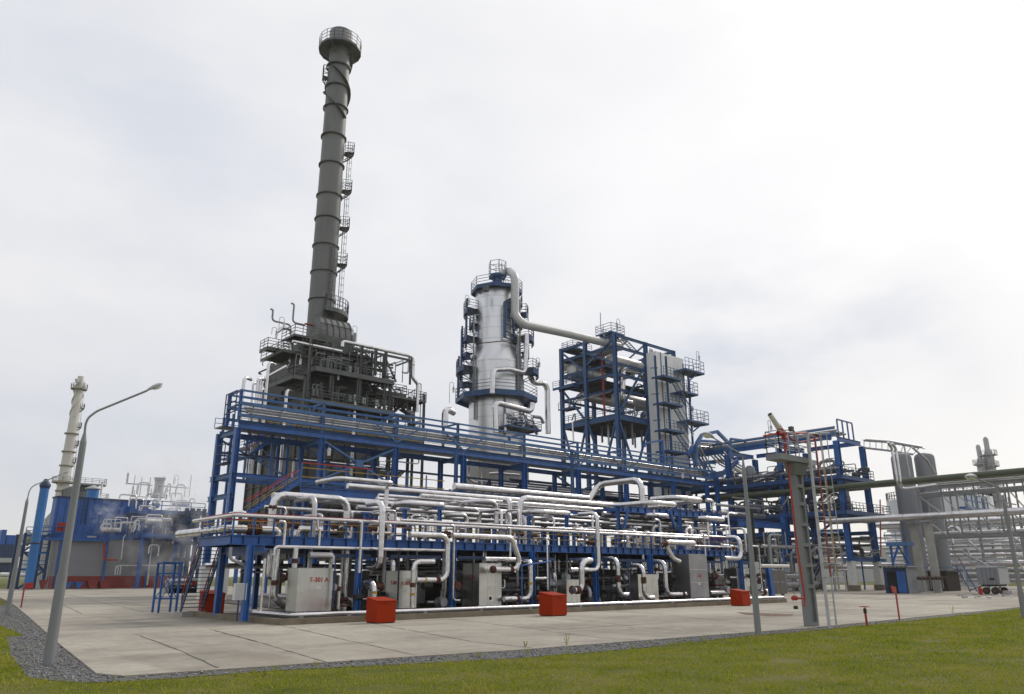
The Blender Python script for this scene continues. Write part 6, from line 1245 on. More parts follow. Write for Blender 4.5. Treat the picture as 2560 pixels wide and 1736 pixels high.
pipe3('thin pale pipe sloping down over the grey vessels', .16, [ZP('R3', 430, 210, Y=46.5), ZP('R3', 560, 320, Y=46.5), ZP('R3', 630, 440, Y=46.5)], CLAD2)
# ------------------------------------------------------------------ big olive and silver lines towards the viewer
gz_ = [ZP('R3', 1500, 375, X=QX0-.8), ZP('R3', 220, 525, X=QX0-.8)]
zg = gz_[1].z
pipe3('very long olive green pipe coming from the rack over the right edge of the view', .42, [(QX0-.8, 8, zg), (QX0-.8, 57, zg), (QX0-.8, 96, zg)], OLIVE, n=20, seams=False, bands=())
pipe3('second long olive green pipe lying beside the first', .3, [(QX0+1.0, 8, zg-.15), (QX0+1.0, 96, zg-.15)], M('olive_cream_paint', (.26, .27, .20), .5), n=16, seams=False)
zs_ = ZP('R3', 700, 815, X=QX0-1.5).z
pipe3('long silver pipe crossing low over the concrete legs to the right edge', .42, [(QX0-1.5, 8, zs_), (QX0-1.5, 60, zs_)], CLAD, n=20)
pipe3('second silver pipe lying beside the long low one', .36, [(QX0, 8, zs_-.1), (QX0, 60, zs_-.1)], CLAD2, n=16)
# trestle below the olive pipe
lt = T('lattice_trestle', 'grey steel lattice bridge under the olive pipe at the right edge', 'pipe bridge', (QX0+2, 30, 0))
ys_ = [ZP('R3', px, 600, X=QX0+2).y for px in (480, 690, 820, 985, 1190, 1290, 1433, 1700)]
za_ = ZP('R3', 820, 545, X=QX0+2).z; zb3 = ZP('R3', 820, 620, X=QX0+2).z; zc3 = ZP('R3', 1050, 1000, X=QX0+2).z
m = MB()
for dx in (0, 3.2):
    for zz in (za_, zb3, zc3): MB().bar((QX0+2+dx, ys_[0], zz), (QX0+2+dx, ys_[-1], zz), .25, .3).build('chord', GREY, lt)
for i, y in enumerate(ys_):
    for dx in (0, 3.2): MB().bar((QX0+2+dx, y, zc3), (QX0+2+dx, y, za_), .2).build('lattice_post', GREY, lt)
    MB().bar((QX0+2, y, zb3), (QX0+5.2, y, zb3), .15).build('lattice_post', GREY, lt)
for i in range(len(ys_)-1):
    MB().bar((QX0+2, ys_[i], zb3), (QX0+2, ys_[i+1], (zb3+zc3)/2), .16).build('lattice_brace', LGREY, lt); MB().bar((QX0+2, ys_[i], (zb3+zc3)/2), (QX0+2, ys_[i+1], zc3), .16).build('lattice_brace', LGREY, lt)
for zz, r in ((za_+.5, .2), (zb3+.3, .16), (zb3+.35, .12), (zc3+.4, .35)): pipe3('dull pipe lying in the grey lattice bridge at the right edge', r, [(QX0+2.8+zz % 1, ys_[0], zz), (QX0+2.8+zz % 1, ys_[-1], zz)], CLAD2, 'pipes in the lattice bridge', n=8, seams=False)
for y in (24, 34, 14): MB().box(QX0+2, QX0+2.5, y, y+.5, 0, zc3).build('leg', GREY, lt); MB().box(QX0+5, QX0+5.5, y, y+.5, 0, zc3).build('leg', GREY, lt)
# concrete legs under the silver pipe
for k, (pb, pt, wpx, lab) in enumerate([((520, 1555), (420, 905), 60, 'tall pale concrete leg carrying the silver pipe, left one with valve row'), ((655, 1550), (560, 900), 55, 'tall pale concrete leg carrying the silver pipe, right one')]):
    c = AT(zx('R3', pb[0]), zy('R3', pb[1]), X=101.0+k*.8 if 0 else QX0-1.5-0.0) if 0 else None
    Yl = 47.5 - k*3.2; xl = SOLVE(Vector((118, Yl, 1)), 0, px=zx('R3', pb[0])).x
    t = T('concrete_leg', lab, 'pillar', (xl, Yl, 0)); zt_ = zs_-1.0
    MB().box(xl-.4, xl+.4, Yl-.45, Yl+.45, YT-.02, zt_).build('shaft', CONC, t); MB().box(xl-.8, xl+1.8, Yl-.6, Yl+.6, zt_, zt_+.3).build('cap', GREY, t)
# hydrant row fixed across the legs
p = ZP('R3', 480, 1390, Y=43.4); q = SOLVE(p, 0, px=zx('R3', 700)); mr_ = T('hose_manifold', 'row of small dark hose valves fixed low across the concrete legs', 'manifold', (p.x, p.y, p.z))
MB().tube([p, q], .16, 8).build('header', GREY, mr_)
for k in range(7): c = p.lerp(q, k/6); MB().cyl(c+Vector((0, -.5, .1)), c+Vector((0, 0, .1)), .22, n=10).build('outlet', RUST if k % 2 else DARK2, mr_); MB().bar(c, c-Vector((0, 0, 1.3)), .1).build('drain', GREY, mr_)
# ------------------------------------------------------------------ two upright grey vessels
def upv(pxl, pxr, pyb, pxt, pyt, Y, lab, mat=VESS):
    A, B = SOLVE(Vector((120, Y, 3)), 0, px=pxl), SOLVE(Vector((120, Y, 3)), 0, px=pxr); xc = (A.x+B.x)/2; w = abs(math.atan(B.x/Y)-math.atan(A.x/Y)); r = math.tan(w/2)*math.hypot(xc, Y)
    zt_ = SOLVE(Vector((xc, Y, 10)), 2, py=pyt).z; t = T('upright_vessel', lab, 'vessel', (xc, Y, 0))
    MB().lathe((xc, Y, 0), [(r, 3.4), (r, zt_-r*.6), (r*.96, zt_-r*.38), (r*.82, zt_-r*.18), (r*.55, zt_-r*.05), (.01, zt_)], 36).build('vessel_shell', mat, t)
    MB().lathe((xc, Y, 0), [(r*1.0, 0), (r*1.0, 3.398)], 36).build('skirt', M('skirt_concrete', (.30, .30, .30), .8), t)
    MB().lathe((xc, Y, 3.4), [(r*1.0, -.08), (r*1.03, 0), (r*1.0, .08)], 36).build('ring', BLUE2, t); return xc, r, zt_
v1 = upv(2266, 2321, 1480, 2288, 1133, 50.5, 'left and nearer of two upright grey vessels with domed tops')
v2 = upv(2326, 2381, 1480, 2330, 1133, 48.5, 'right of two upright grey vessels with domed tops, partly hidden')
# tanks far behind
def tank(pxl, pxr, pyt, dist, lab, mat=TANK, roof=1.5):
    a, b = ray(pxl, 1300), ray(pxr, 1300); t1_, t2_ = math.atan2(a[0], a[1]), math.atan2(b[0], b[1]); th = (t1_+t2_)/2; w = abs(t2_-t1_)/2; r = dist*math.sin(w)
    c = (dist*math.sin(th), dist*math.cos(th)); zt_ = SOLVE(Vector((c[0]-r*math.sin(th), c[1]-r*math.cos(th), 5)), 2, py=pyt).z
    t = T('storage_tank', lab, 'tank', (c[0], c[1], 0)); MB().lathe((c[0], c[1], 0), [(r, 0), (r, zt_), (r*.98, zt_), (.01, zt_+roof)], 48).build('tank_shell', mat, t)
    pts = [(c[0]+r*.98*math.cos(q), c[1]+r*.98*math.sin(q), zt_) for q in [i*2*math.pi/40 for i in range(41)]]; MB().rail(pts, h=1.6, step=99, r=.06, mids=1).build('railing', GREY, t); return c, r, zt_
tank(2222, 2345, 1248, 190, 'pale storage tank behind the left grey vessel'); c_, r_, z_ = tank(2350, 2492, 1240, 200, 'large pale storage tank behind the lattice bridge at the right')
a = ZP('R3', 890, 740, Y=c_[1]-r_-1); b = SOLVE(a, 0, px=zx('R3', 1075)); t = T('tank_platform', 'small blue platform on the side of the large pale tank', 'platform', a); MB().box(a.x, b.x, a.y-.8, a.y+.9, a.z-.4, a.z).build('floor', BLUE, t); MB().rail([a-Vector((0, .8, 0)), b-Vector((0, .8, 0))], h=2.2, step=3, r=.1, mids=1).build('railing', BLUE2, t)
# far pair of columns
def farcol(pxt, pyt, pxb, wpx, dist, lab, nplat):
    th = math.atan2(ray(pxb, 1400)[0], ray(pxb, 1400)[1]); c = Vector((dist*math.sin(th), dist*math.cos(th), 0)); zt_ = SOLVE(c, 2, py=pyt).z; r = wpx/2/1918*dist*1.1
    t = T('process_column', lab, 'column', c); FC = M('far_grey_steel', (.36, .36, .36), .6, .1)
    MB().lathe(c, [(r, 0), (r, zt_*.86), (r*.5, zt_*.9), (r*.5, zt_*.985), (r*.2, zt_)], 20).build('column_shell', FC, t)
    for k in range(nplat): ringplat(t, (c.x, c.y), r*.9, r*1.7, zt_*(.55+.40*k/nplat), 0, 6.28318, FC, seg=6, h=1.6, edge=.3, r=.06)
    MB().ladder((c.x-r*1.2, c.y-r, 4), (c.x-r*1.2, c.y-r, zt_*.9), (1, 0, 0), 1.2, 1.5, .1).build('ladder', FC, t)
farcol(2456, 1112, 2495, 16, 330, 'far grey process column, left and shorter of the hazy pair at the right edge', 4)
farcol(2475, 1093, 2518, 18, 330, 'far grey process column, right and taller of the hazy pair at the right edge', 5)
t = T('steel_frame', 'hazy grey steel frame around the feet of the far pair of columns', 'steel frame', (300, 90, 0))
for k in range(5):
    p = AT(2475+k*14, 1300, Y=95); MB().bar((p.x, 95, 0), (p.x, 95, AT(2480, 1235, Y=95).z), .5).build('far_post', GREY, t)
for py in (1250, 1290, 1330, 1370, 1400): p = AT(2470, py, Y=95); q = SOLVE(p, 0, px=2540); MB().bar(p, q, .4).build('far_beam', GREY, t)
# ------------------------------------------------------------------ blue cabin and dark hut
cx_ = 108.0; cB = ZP('R2', 2205, 1392, X=cx_); cyn = cB.y; cyf = SOLVE(cB, 1, px=zx('R2', 1905)).y; zc_ = SOLVE(cB, 2, py=zy('R2', 1005)).z
cb = T('cabin', 'small blue metal cabin with its door open beside the concrete legs', 'cabin', (cx_, cyn, YT))
MB().box(cx_+.12, cx_+3.4, cyn+.1, cyf-.1, YT, zc_).build('cabin_dark_core', M('interior_shade_black', (.012, .012, .014), .9), cb)  # solid core painted near black to stand for the shade inside the doorway
yo1 = SOLVE(cB, 1, px=zx('R2', 1945)).y; yo2 = SOLVE(cB, 1, px=zx('R2', 2065)).y
m = MB(); m.box(cx_, cx_+.1, yo1, cyf, YT, zc_); m.box(cx_, cx_+.1, yo2, yo1, zc_-.5, zc_); m.box(cx_, cx_+.1, cyn+.1, yo2, YT, zc_); m.build('front_panel', NAVY, cb)
MB().box(cx_-.08, cx_-.002, cyn+.25, yo2-.05, YT+.1, zc_-.5).build('door', BLUE, cb)
MB().box(cx_, cx_+3.4, cyn, cyn+.09, YT, zc_).build('side_panel', GREY, cb); MB().box(cx_-.5, cx_+3.8, cyn-.4, cyf+.6, zc_+.01, zc_+.2).build('roof', GREY, cb)
m = MB(); k = cyn-.3
while k < cyf+.5: m.box(cx_-.6, cx_-.51, k, k+.25, zc_-.1, zc_+.2); k += .55
m.build('roof_edge', DARK, cb)
a = ZP('R3', 760, 1520, Y=46.5); x1 = ZP('R3', 875, 1520, Y=46.5).x; zz = ZP('R3', 800, 1325, Y=46.5).z; hb = T('shed', 'dark brown shed right of the foot of the grey vessels', 'shed', (a.x, 46.5, 0)); MB().box(a.x, x1, 46.5, 50, 0, zz).build('shed_wall', M('dark_brown_boards', (.035, .022, .018), .8, var=.4, scale=2), hb); MB().box(a.x-.4, x1+.4, 46.1, 50.4, zz+.01, zz+.2).build('roof', DARK, hb)
a = ZP('R3', 985, 1505, Y=42); b = ZP('R3', 855, 1270, Y=42); s4 = T('stair', 'narrow blue stair leaning between the shed and the trailer', 'stairs', a); MB().stairs(a, b, (0, 1, 0), .9).build('stair_flight', BLUE, s4); MB().bar(a+Vector((0, 0, 1.2)), b+Vector((0, 0, 1.2)), .09).build('handrail', RED, s4)
# blue platform by the cabin
a = ZP('R2', 2175, 730, X=110); yl_ = SOLVE(a, 1, px=zx('R2', 1895)).y; bp_ = T('small_platform', 'small faded blue platform on braced legs above the cabin', 'platform', (110, a.y, 0)); MB().box(110, 112, a.y, yl_, a.z, a.z+.5).build('deck', BLUE2, bp_); MB().rail([(110, a.y, a.z+.5), (110, yl_, a.z+.5)], h=1.3, step=1.2, r=.03, mids=1).build('railing', BLUE2, bp_)
for y_, w in ((a.y+.5, .35), (yl_-.4, .25)): MB().bar((110.5, y_, 0), (110.5, y_, a.z), w).build('leg', BLUE, bp_)
ym = (a.y+yl_)/2; MB().bar((110.4, ym, a.z), (110.4, a.y+.5, zc_+.6), .18).build('brace', NAVY, bp_); MB().bar((110.4, ym, a.z), (110.4, yl_-.4, zc_+.6), .25).build('brace', BLUE, bp_)
pipe3('thin red upright pipe on the left of the small faded platform', .1, [ZP('R2', 1820, 150, Y=55), ZP('R2', 1830, 870, Y=55)], RED)
# ------------------------------------------------------------------ trailer
cT = ZP('R3', 1218, 1440, Y=34.5); tX, tY = cT.x, cT.y; z0 = cT.z; z1 = SOLVE(cT, 2, py=zy('R3', 1268)).z; yF = SOLVE(cT, 1, px=zx('R3', 1022)).y; xR = SOLVE(cT, 0, px=zx('R3', 1308)).x; xR = min(xR, tX+6)
tl = T('compressor_trailer', 'grey boxed compressor trailer on two axles at the right edge of the yard', 'trailer', (tX, tY, 0))
MB().box(tX, xR, tY, yF, z0, z1-.25).build('body', VESS, tl); MB().extr([(tX-.04, tY-.04, z1-.248), (xR+.04, tY-.04, z1-.248), (xR-.3, tY-.04, z1), (tX+.3, tY-.04, z1)], (0, yF-tY+.08, 0)).build('roof', GREY, tl)
MB().box(tX+.08, xR-.08, tY-.05, tY-.003, z0+.05, z1-.35).build('end_panel', LGREY, tl)
m = MB()
for k in range(4): y = tY+(yF-tY)*(k+.7)/5; m.box(tX-.02, tX-.002, y-.02, y+.02, z0, z1-.26)
m.build('panel_seam', DARK, tl); MB().box(tX-.015, tX-.003, tY+.5, tY+1.1, z0+.5, z0+.8).build('vent_grille', DARK2, tl); MB().box(tX+.2, xR-.2, tY+.3, yF-.3, z0-.22, z0-.01).build('chassis', DARK2, tl)
for y in (tY+.7, yF-.8):
    for x in (tX+.12, xR-.12):
        w_ = MB(); w_.cyl((x-.12, y, .47), (x+.12, y, .47), .42, n=20); o = w_.build('wheel', BLACK, tl); MB().cyl((x-.135, y, .47), (x-.121, y, .47), .2, n=14).build('rim', RUST, o)
MB().bar(((tX+xR)/2, yF, z0-.15), ((tX+xR)/2, yF+1.8, .45), .1).build('drawbar', DARK2, tl)
yd = tY+1.5
# fire bucket and clutter by the trailer
p = ZP('R3', 1048, 1530, Z=YT); t = T('red_can', 'red metal can standing before the left wheel of the trailer', 'can', (p.x, p.y, YT)); MB().cyl((p.x, p.y, YT), (p.x, p.y, YT+.75), .25, n=14).build('can_body', RED, t); MB().cyl((p.x, p.y, YT+.75), (p.x, p.y, YT+.9), .12, n=10).build('spout', RED, t)
random.seed(4)
for k in range(10):
    p = AT(random.uniform(2395, 2560), random.uniform(1486, 1494), Z=YT+.1); w = random.uniform(.3, 1.6); solo(MB().bar(p, p+Vector((w, random.uniform(-.4, .4), .02)), random.uniform(.15, .35), random.uniform(.1, .25)), 'rubble', random.choice([WHITE, LGREY, CONC, GREY]), 'pale scrap lying on the yard around the trailer wheels', 'scrap', 'scrap by the trailer')
p = ZP('R3', 1340, 1530, Y=34); solo(MB().box(p.x-1.8, p.x+2.4, 33.6, 35, YT, YT+.45), 'pipe_section', CLAD, 'low silver cladding section lying at the right edge of the yard', 'cladding')
# silver lines behind the trailer
random.seed(15)
for (x0, y0, x1, r, Y, lab) in ((1010, 1240, 1390, .9, 62, 'fat silver pipe elbow behind the trailer, left'), (870, 1265, 960, .8, 70, 'silver vessel end left of the trailer'), (1260, 1230, 1433, .8, 70, 'fat silver pipe behind the trailer, right')): pipe3(lab, r, [ZP('R3', x0, y0, Y=Y), SOLVE(ZP('R3', x0, y0, Y=Y), 0, px=zx('R3', x1))], CLAD, n=18)
pipe3('fat silver hook pipe standing over the trailer roof', 1.0, [ZP('R3', 1180, 1260, Y=60), ZP('R3', 1180, 1170, Y=60), ZP('R3', 1225, 1170, Y=60), ZP('R3', 1230, 1260, Y=60)], CLAD, n=18, bend=1.0)
pipe3('silver elbow pipe right of the grey vessels at mid height', .8, [ZP('R3', 760, 1300, Y=66), ZP('R3', 790, 1050, Y=66), ZP('R3', 700, 1035, Y=66)], CLAD, n=14, bend=1.4)
for k in range(24):
    Y = random.uniform(75, 110); x0 = random.uniform(860, 1500); py = random.choice([1045, 1075, 1100, 1130, 1180, 1290, 1320, 1370, 1400]); p = ZP('R3', x0, py, Y=Y); pipe3('dull pipe in the low far rack behind the trailer', random.choice([.25, .4, .5]), [p, p+Vector((random.uniform(20, 50), 0, 0))], random.choice([CLAD2, GREY, CLAD]), 'pipes of the low far rack', seams=False, n=8)
lf_ = T('far_low_rack', 'low grey pipe rack far behind the trailer', 'pipe rack', (230, 85, 0))
for k in range(9): x = 190+k*18; MB().bar((x, 85, 0), (x, 85, 15), .6).build('post', GREY, lf_)
for zz in (8, 11, 14.5): MB().bar((185, 85, zz), (350, 85, zz), .5).build('beam', LGREY, lf_)
bw = MB(); bw.box(170, 400, 130, 150, 0, 13); solo(bw, 'far_wall', LGREY, 'long low pale grey building far behind the right rack', 'building')
# low silver lines behind the right rack
for k, (px0, py, px1, Y, r) in enumerate([(1905, 1366, 1985, 62, .25), (1940, 1390, 2060, 66, .3), (2000, 1416, 2190, 62, .35), (1960, 1440, 2030, 62, .5), (1962, 1462, 2040, 62, .5), (2060, 1345, 2180, 62, .45), (1975, 1395, 2180, 75, .4), (1900, 1480, 2000, 80, .6), (2100, 1380, 2180, 70, .3)]): p = AT(px0, py, Y=Y); pipe3('silver line running behind the white pillars of the right rack', r, [p, SOLVE(p, 0, px=px1)], CLAD if k % 2 else CLAD2, 'silver lines behind the white pillars', n=10)
random.seed(77)
for k in range(60):
    x = random.uniform(96, 135); Y = random.uniform(60, 84); h = random.uniform(3, 9); pipe3('upright thin pipe in the tangle behind the white pillars', random.choice([.1, .14, .2]), [(x, Y, 0), (x, Y, h), (x+random.uniform(1, 5), Y, h)], random.choice([CLAD2, DARK, CLAD, GREY, BLUE, DARK2]), 'upright pipes behind the white pillars', seams=False, n=8)
for k in range(12): x = 94+k*3.2; Y = 72+(k % 3)*4; t = T('pump_skid', 'dark pump skid standing low behind the right rack', 'pump', (x, Y, 0), 'pump skids behind the right rack'); MB().box(x-1.1, x+1.1, Y-.8, Y+.8, 0, .5).build('skid_base', CURB, t); MB().cyl((x-.9, Y, 1.1), (x+.2, Y, 1.1), .5, n=14).build('motor', random.choice([DARK2, BLUE, GREY]), t); MB().cyl((x+.3, Y, 1.1), (x+.9, Y, 1.1), .65, n=14).build('pump_casing', DARK, t)
# a mid deck between the platform end and the right rack with pipes and the dark gap posts
md = T('middle_rack', 'blue decked rack with hanging hoses between the exchanger platform and the grey tower', 'pipe rack', (100, 70, 0))
for px in (1880, 1964):
    p = AT(px, 1350, Y=66); q = AT(px, 1405, Y=66); MB().ibeam((p.x, 66, q.z), (p.x, 66, zd2), .8, .8, up=(1, 0, 0), t=.08).build('column', BLUE if px > 1900 else DARK, md); MB().box(p.x-.5, p.x+.5, 65.5, 66.5, YT, q.z-.01).build('pillar', WHITE, md)
a = AT(1845, 1307, Y=66); b = AT(1990, 1290, X=QX0-1.3)
MB().ibeam(a, (a.x+13, 66, a.z), .5, 1.0).build('beam', BLUE, md); MB().ibeam((a.x, 66, AT(1850, 1408, Y=66).z), (a.x+15, 66, AT(1850, 1408, Y=66).z), .3, .4).build('beam', NAVY, md)
for k in range(7):
    p = AT(1908+k*9, 1330, Y=65.5); pipe3('thin hanging hose under the blue deck left of the tower', .09, [p, p-Vector((0, 0, 3.5+k % 3)), p-Vector((-.8, 0, 3.5+k % 3))], [LGREY, GREY, DARK][k % 3], 'hanging hoses left of the tower', seams=False, n=6)
for (px0, py, px1, r, mt) in ((1800, 1282, 1910, .35, CLAD2), (1870, 1262, 1960, .22, CLAD), (1830, 1245, 1960, .16, DARK), (1790, 1262, 1900, .2, GREY)):
    p = AT(px0, py, Y=68); pipe3('dull pipe on the dim decks left of the grey tower', r, [p, SOLVE(p, 0, px=px1)], mt, 'pipes on the dim decks left of the tower', n=8, seams=False)

# low pipe bank running towards the viewer in front of the big tank
lk = T('low_pipe_bank', 'grey frame carrying a bank of silver pipes in front of the big pale tank', 'pipe rack', (152, 30, 0))
for y in np.arange(16, 62, 6.5):
    for x in (150.5, 156): MB().bar((x, y, 0), (x, y, AT(2450, 1345, X=151).z if 0 else 11.2), .35).build('post', GREY, lk)
    for zz in (5.2, 8.0, 10.6): MB().bar((150, y, zz), (156.5, y, zz), .3).build('beam', GREY, lk)
for zz in (4.9, 7.7, 10.3): MB().bar((150.3, 14, zz), (150.3, 64, zz), .25, .35).build('beam', LGREY, lk)
for k, (zz, r) in enumerate([(11.4, .45), (10.9, .3), (9.6, .22), (8.6, .3), (8.2, .18), (7.2, .2), (6.4, .3), (5.7, .3), (4.2, .4), (3.2, .3), (2.2, .5), (1.4, .35)]):
    pipe3('silver or grey pipe in the bank running before the big pale tank', r, [(150.6+(k % 4)*1.3, 12, zz), (150.6+(k % 4)*1.3, 66, zz)], [CLAD, CLAD2, LGREY, CLAD][k % 4], 'pipes of the low far rack', seams=False, n=8)
random.seed(88)
for k in range(30):
    y = random.uniform(22, 60); zz = random.uniform(.5, 9); pipe3('pipe crook standing among the low bank of pipes at the right', random.choice([.12, .2, .35]), [(149.5, y, zz), (149.5, y, zz+random.uniform(1, 3)), (149.5, y+random.uniform(-4, 4), zz+2), (149.5, y+random.uniform(-4, 4), zz-1)], random.choice([CLAD, CLAD2, LGREY, GREY]), 'small pipes on the right rack', seams=False, n=8)
# ================================================================== fire monitor tower
tb_ = AT(2028, 1567, Z=.05); TX, TY = tb_.x, tb_.y
def TP(z, x, y): return ZP(z, x, y, Y=TY)
tw = T('monitor_tower', 'grey concrete tower with a railed top platform and recessed panels in its shaft', 'tower', (TX, TY, 0))
CG = M('grey_painted_concrete', (.20, .21, .21), .7, var=.1, scale=.8, bump=.2, bscale=6, stain=(.15, .155, .15), stain_scale=.5)
cT = TP('R2', 918, 1500); x0_ = cT.x; yL = SOLVE(cT, 1, px=zx('R2', 868)).y; xR_ = SOLVE(cT, 0, px=zx('R2', 1026)).x; zt_ = TP('R1', 1480, 860).z
w_ = xR_-x0_; yD = max(yL, TY+.35); print('tower', w_, yD-TY)
MB().box(x0_+.02, xR_-.02, TY+.12, yD-.02, 0, zt_).build('shaft_core', CG, tw)
m = MB(); rw = w_*.2
m.box(x0_, x0_+rw, TY, yD, 0, zt_); m.box(xR_-rw, xR_, TY, yD, 0, zt_)
bars = [ZP('R2', 960, v, Y=TY).z for v in (1245, 980, 725, 470, 215)]
for zz in bars+[TP('R1', 1560, 1180).z, .15]: m.box(x0_+rw+.002, xR_-rw-.002, TY+.001, yD-.03, zz-.09, zz+.09)
m.build('shaft_frame', CG, tw)
pc = TP('R1', 1285, 770); zpl = TP('R1', 1285, 680).z; zpb = pc.z; pyL = SOLVE(pc, 1, px=zx('R1', 1058)).y; pxR = SOLVE(pc, 0, px=zx('R1', 1740)).x
ox, oy = pc.x, TY-.45; pc = SOLVE(Vector((x0_-.7, TY-.45, zpb)), 0, px=zx('R1', 1285)); ox = pc.x; pyL = SOLVE(pc, 1, px=zx('R1', 1058)).y; pxR = SOLVE(pc, 0, px=zx('R1', 1740)).x
px0, px1 = ox, pxR; py0_, py1_ = oy, pyL
zpb = SOLVE(pc, 2, py=zy('R1', 770)).z; zpl = SOLVE(pc, 2, py=zy('R1', 680)).z
m = MB(); cap0 = [(x0_-.06, TY-.05), (xR_+.06, TY-.05), (xR_+.06, yD+.05), (x0_-.06, yD+.05)]; ex = .9
cap1 = [(max(px0+.1, x0_-.5), py0_+.1), (min(px1-.1, xR_+1.1), py0_+.1), (min(px1-.1, xR_+1.1), py1_-.1), (max(px0+.1, x0_-.5), py1_-.1)]
m.add([(x, y, zt_-.5) for x, y in cap0]+[(x, y, zpb-.02) for x, y in cap1], [(3, 2, 1, 0), (4, 5, 6, 7), (0, 1, 5, 4), (1, 2, 6, 5), (2, 3, 7, 6), (3, 0, 4, 7)]); m.build('capital', CG, tw)
pl = MB(); pl.box(px0, px1, py0_, py1_, zpb, zpl); pl.build('platform_slab', CG, tw)
MB().box(px1+.01, SOLVE(Vector((px1, py0_, zpb)), 0, px=zx('R1', 1860)).x, py0_+.1, py0_+1.0, zpb+.02, zpl-.05).build('ladder_landing', GALV, tw)
R_pts = [(px0+.06, py1_-.06, zpl), (px0+.06, py0_+.06, zpl), (px1-.06, py0_+.06, zpl), (px1-.06, py1_-.06, zpl), (px0+.06, py1_-.06, zpl)]
MB().rail(R_pts, h=1.1, step=.8, r=.019, mids=1).build('railing', LGREY, tw)
zr_ = TP('R1', 1650, 380).z
MB().tube([TP('R1', 1030, 425), TP('R1', 1260, 385), TP('R1', 1680, 378), TP('R1', 1720, 430), TP('R1', 1730, 700)], .05, 8, bend=.2).build('top_rail', RED, tw)
m = MB(); m.bar(TP('R1', 1400, 500), TP('R1', 1640, 665), .04); m.bar(TP('R1', 1500, 520), TP('R1', 1620, 660), .04); m.bar(TP('R1', 1070, 580), TP('R1', 1560, 665), .035); m.bar(TP('R1', 1050, 460), TP('R1', 1700, 540), .03); m.build('stay_rod', LGREY, tw)
# water cannon
wc = T('water_cannon', 'red water cannon with a cream barrel aimed up to the left on the tower top', 'water cannon', TP('R1', 1350, 660))
MB().tube([TP('R1', 1355, 660), TP('R1', 1335, 420), TP('R1', 1310, 370)], .075, 10).build('stand_pipe', RED, wc)
MB().cyl(TP('R1', 1330, 470), TP('R1', 1330, 360), .12, n=12).build('swivel', RED, wc); MB().cyl(TP('R1', 1370, 385), TP('R1', 1240, 385), .12, n=12).build('swivel', RED, wc)
MB().cyl(TP('R1', 1310, 365), TP('R1', 1245, 290), .15, r2=.13, n=14).build('breech', RED, wc)
MB().cyl(TP('R1', 1245, 290), TP('R1', 1120, 100), .14, r2=.12, n=18).build('barrel', M('cream_barrel_paint', (.70, .68, .60), .5), wc)
MB().cyl(TP('R1', 1262, 305), TP('R1', 1238, 268), .155, n=18).build('barrel_collar', CREAM, wc); MB().cyl(TP('R1', 1120, 100), TP('R1', 1117, 95), .105, n=18).build('muzzle', BLACK, wc)
MB().tube([TP('R1', 1380, 380), TP('R1', 1440, 480), TP('R1', 1580, 520), TP('R1', 1850, 465)], .04, 8, bend=.3).build('feed_pipe', RED, wc)
MB().bar(TP('R1', 1330, 345), TP('R1', 1430, 330), .05).build('aiming_lever', DARK, wc)
pipe3('bright red pipe running up the left edge of the grey tower', .045, [TP('R2', 862, 1500), TP('R2', 870, 1400), TP('R2', 775, 760), TP('R1', 1395, 880), TP('R1', 1340, 660)], RED, n=8, seams=False, bend=.1)
v_ = TP('R2', 740, 1395); valve(v_, .17, (1, 0, 0), mat=RED, lab='bright red hand valve on the pipe at the foot of the tower', grp=None, wheel=RED); pipe3('short red branch pipe joining the red valve to the tower pipe', .05, [v_, TP('R2', 850, 1395)], RED, n=8)
t = T('wall_lamp', 'small dark floodlight on the tower top behind the cannon', 'lamp', TP('R1', 1510, 480)); MB().bar(TP('R1', 1510, 500), TP('R1', 1480, 350), .09).build('post', GREY, t); c = TP('R1', 1440, 320); MB().box(c.x-.1, c.x+.12, TY-.1, TY+.1, c.z-.12, c.z+.12).build('housing', DARK, t)
q = TP('R1', 1115, 480); swan_lamp(q, TP('R1', 1100, 190).z-q.z, (1, 0, 0), 'small caged lamp on the tower platform beside the cannon', .5)
# ladder beside the tower: tall posts, rungs and yellow guard
ld_ = T('tower_ladder', 'tall grey caged ladder with one reddish upright standing right of the tower', 'ladder', (TP('R2', 1140, 1510).x, TY-.8, 0))
def LP(z, x, y): return ZP(z, x, y, Y=TY-.8)
L_a, L_b = LP('R2', 1150, 1510), LP('R2', 1000, 0); L_c = LP('R1', 1725, 400); R_a, R_b = LP('R2', 1243, 1510), LP('R1', 1840, 410)
MB().bar(Vector((L_a.x, L_a.y, 0)), Vector((L_a.x, L_a.y, L_c.z)), .11).build('upright', LGREY, ld_)
MB().bar(Vector((R_a.x, R_a.y, 0)), Vector((R_a.x, R_a.y, LP('R2', 1200, 1130).z)), .06).build('upright', LGREY, ld_); MB().bar(Vector((R_a.x, R_a.y, LP('R2', 1200, 1130).z)), Vector((R_a.x, R_a.y, R_b.z)), .075).build('upright', M('faded_red_paint', (.25, .05, .04), .5), ld_)
zz = .35
while zz < L_c.z: MB().bar((L_a.x, L_a.y, zz), (R_a.x, R_a.y, zz), .03).build('rung', LGREY, ld_); zz += .42
for py in (1130, 965, 770, 585, 400, 220, 45):
    z0 = LP('R2', 1300, py).z; w_ = R_a.x-L_a.x; arc = [Vector((R_a.x, L_a.y, z0))]+[Vector((L_a.x+w_/2+(w_*.5+.35)*math.cos(a)+.15, L_a.y-.65*math.sin(a), z0)) for a in np.linspace(.1, 3.0, 8)]+[Vector((L_a.x, L_a.y, z0))]
    MB().tube(arc, .022, 5, bend=.02).build('cage_hoop', GALV, ld_)
zz0, zz1 = LP('R2', 1380, 1120).z, L_c.z
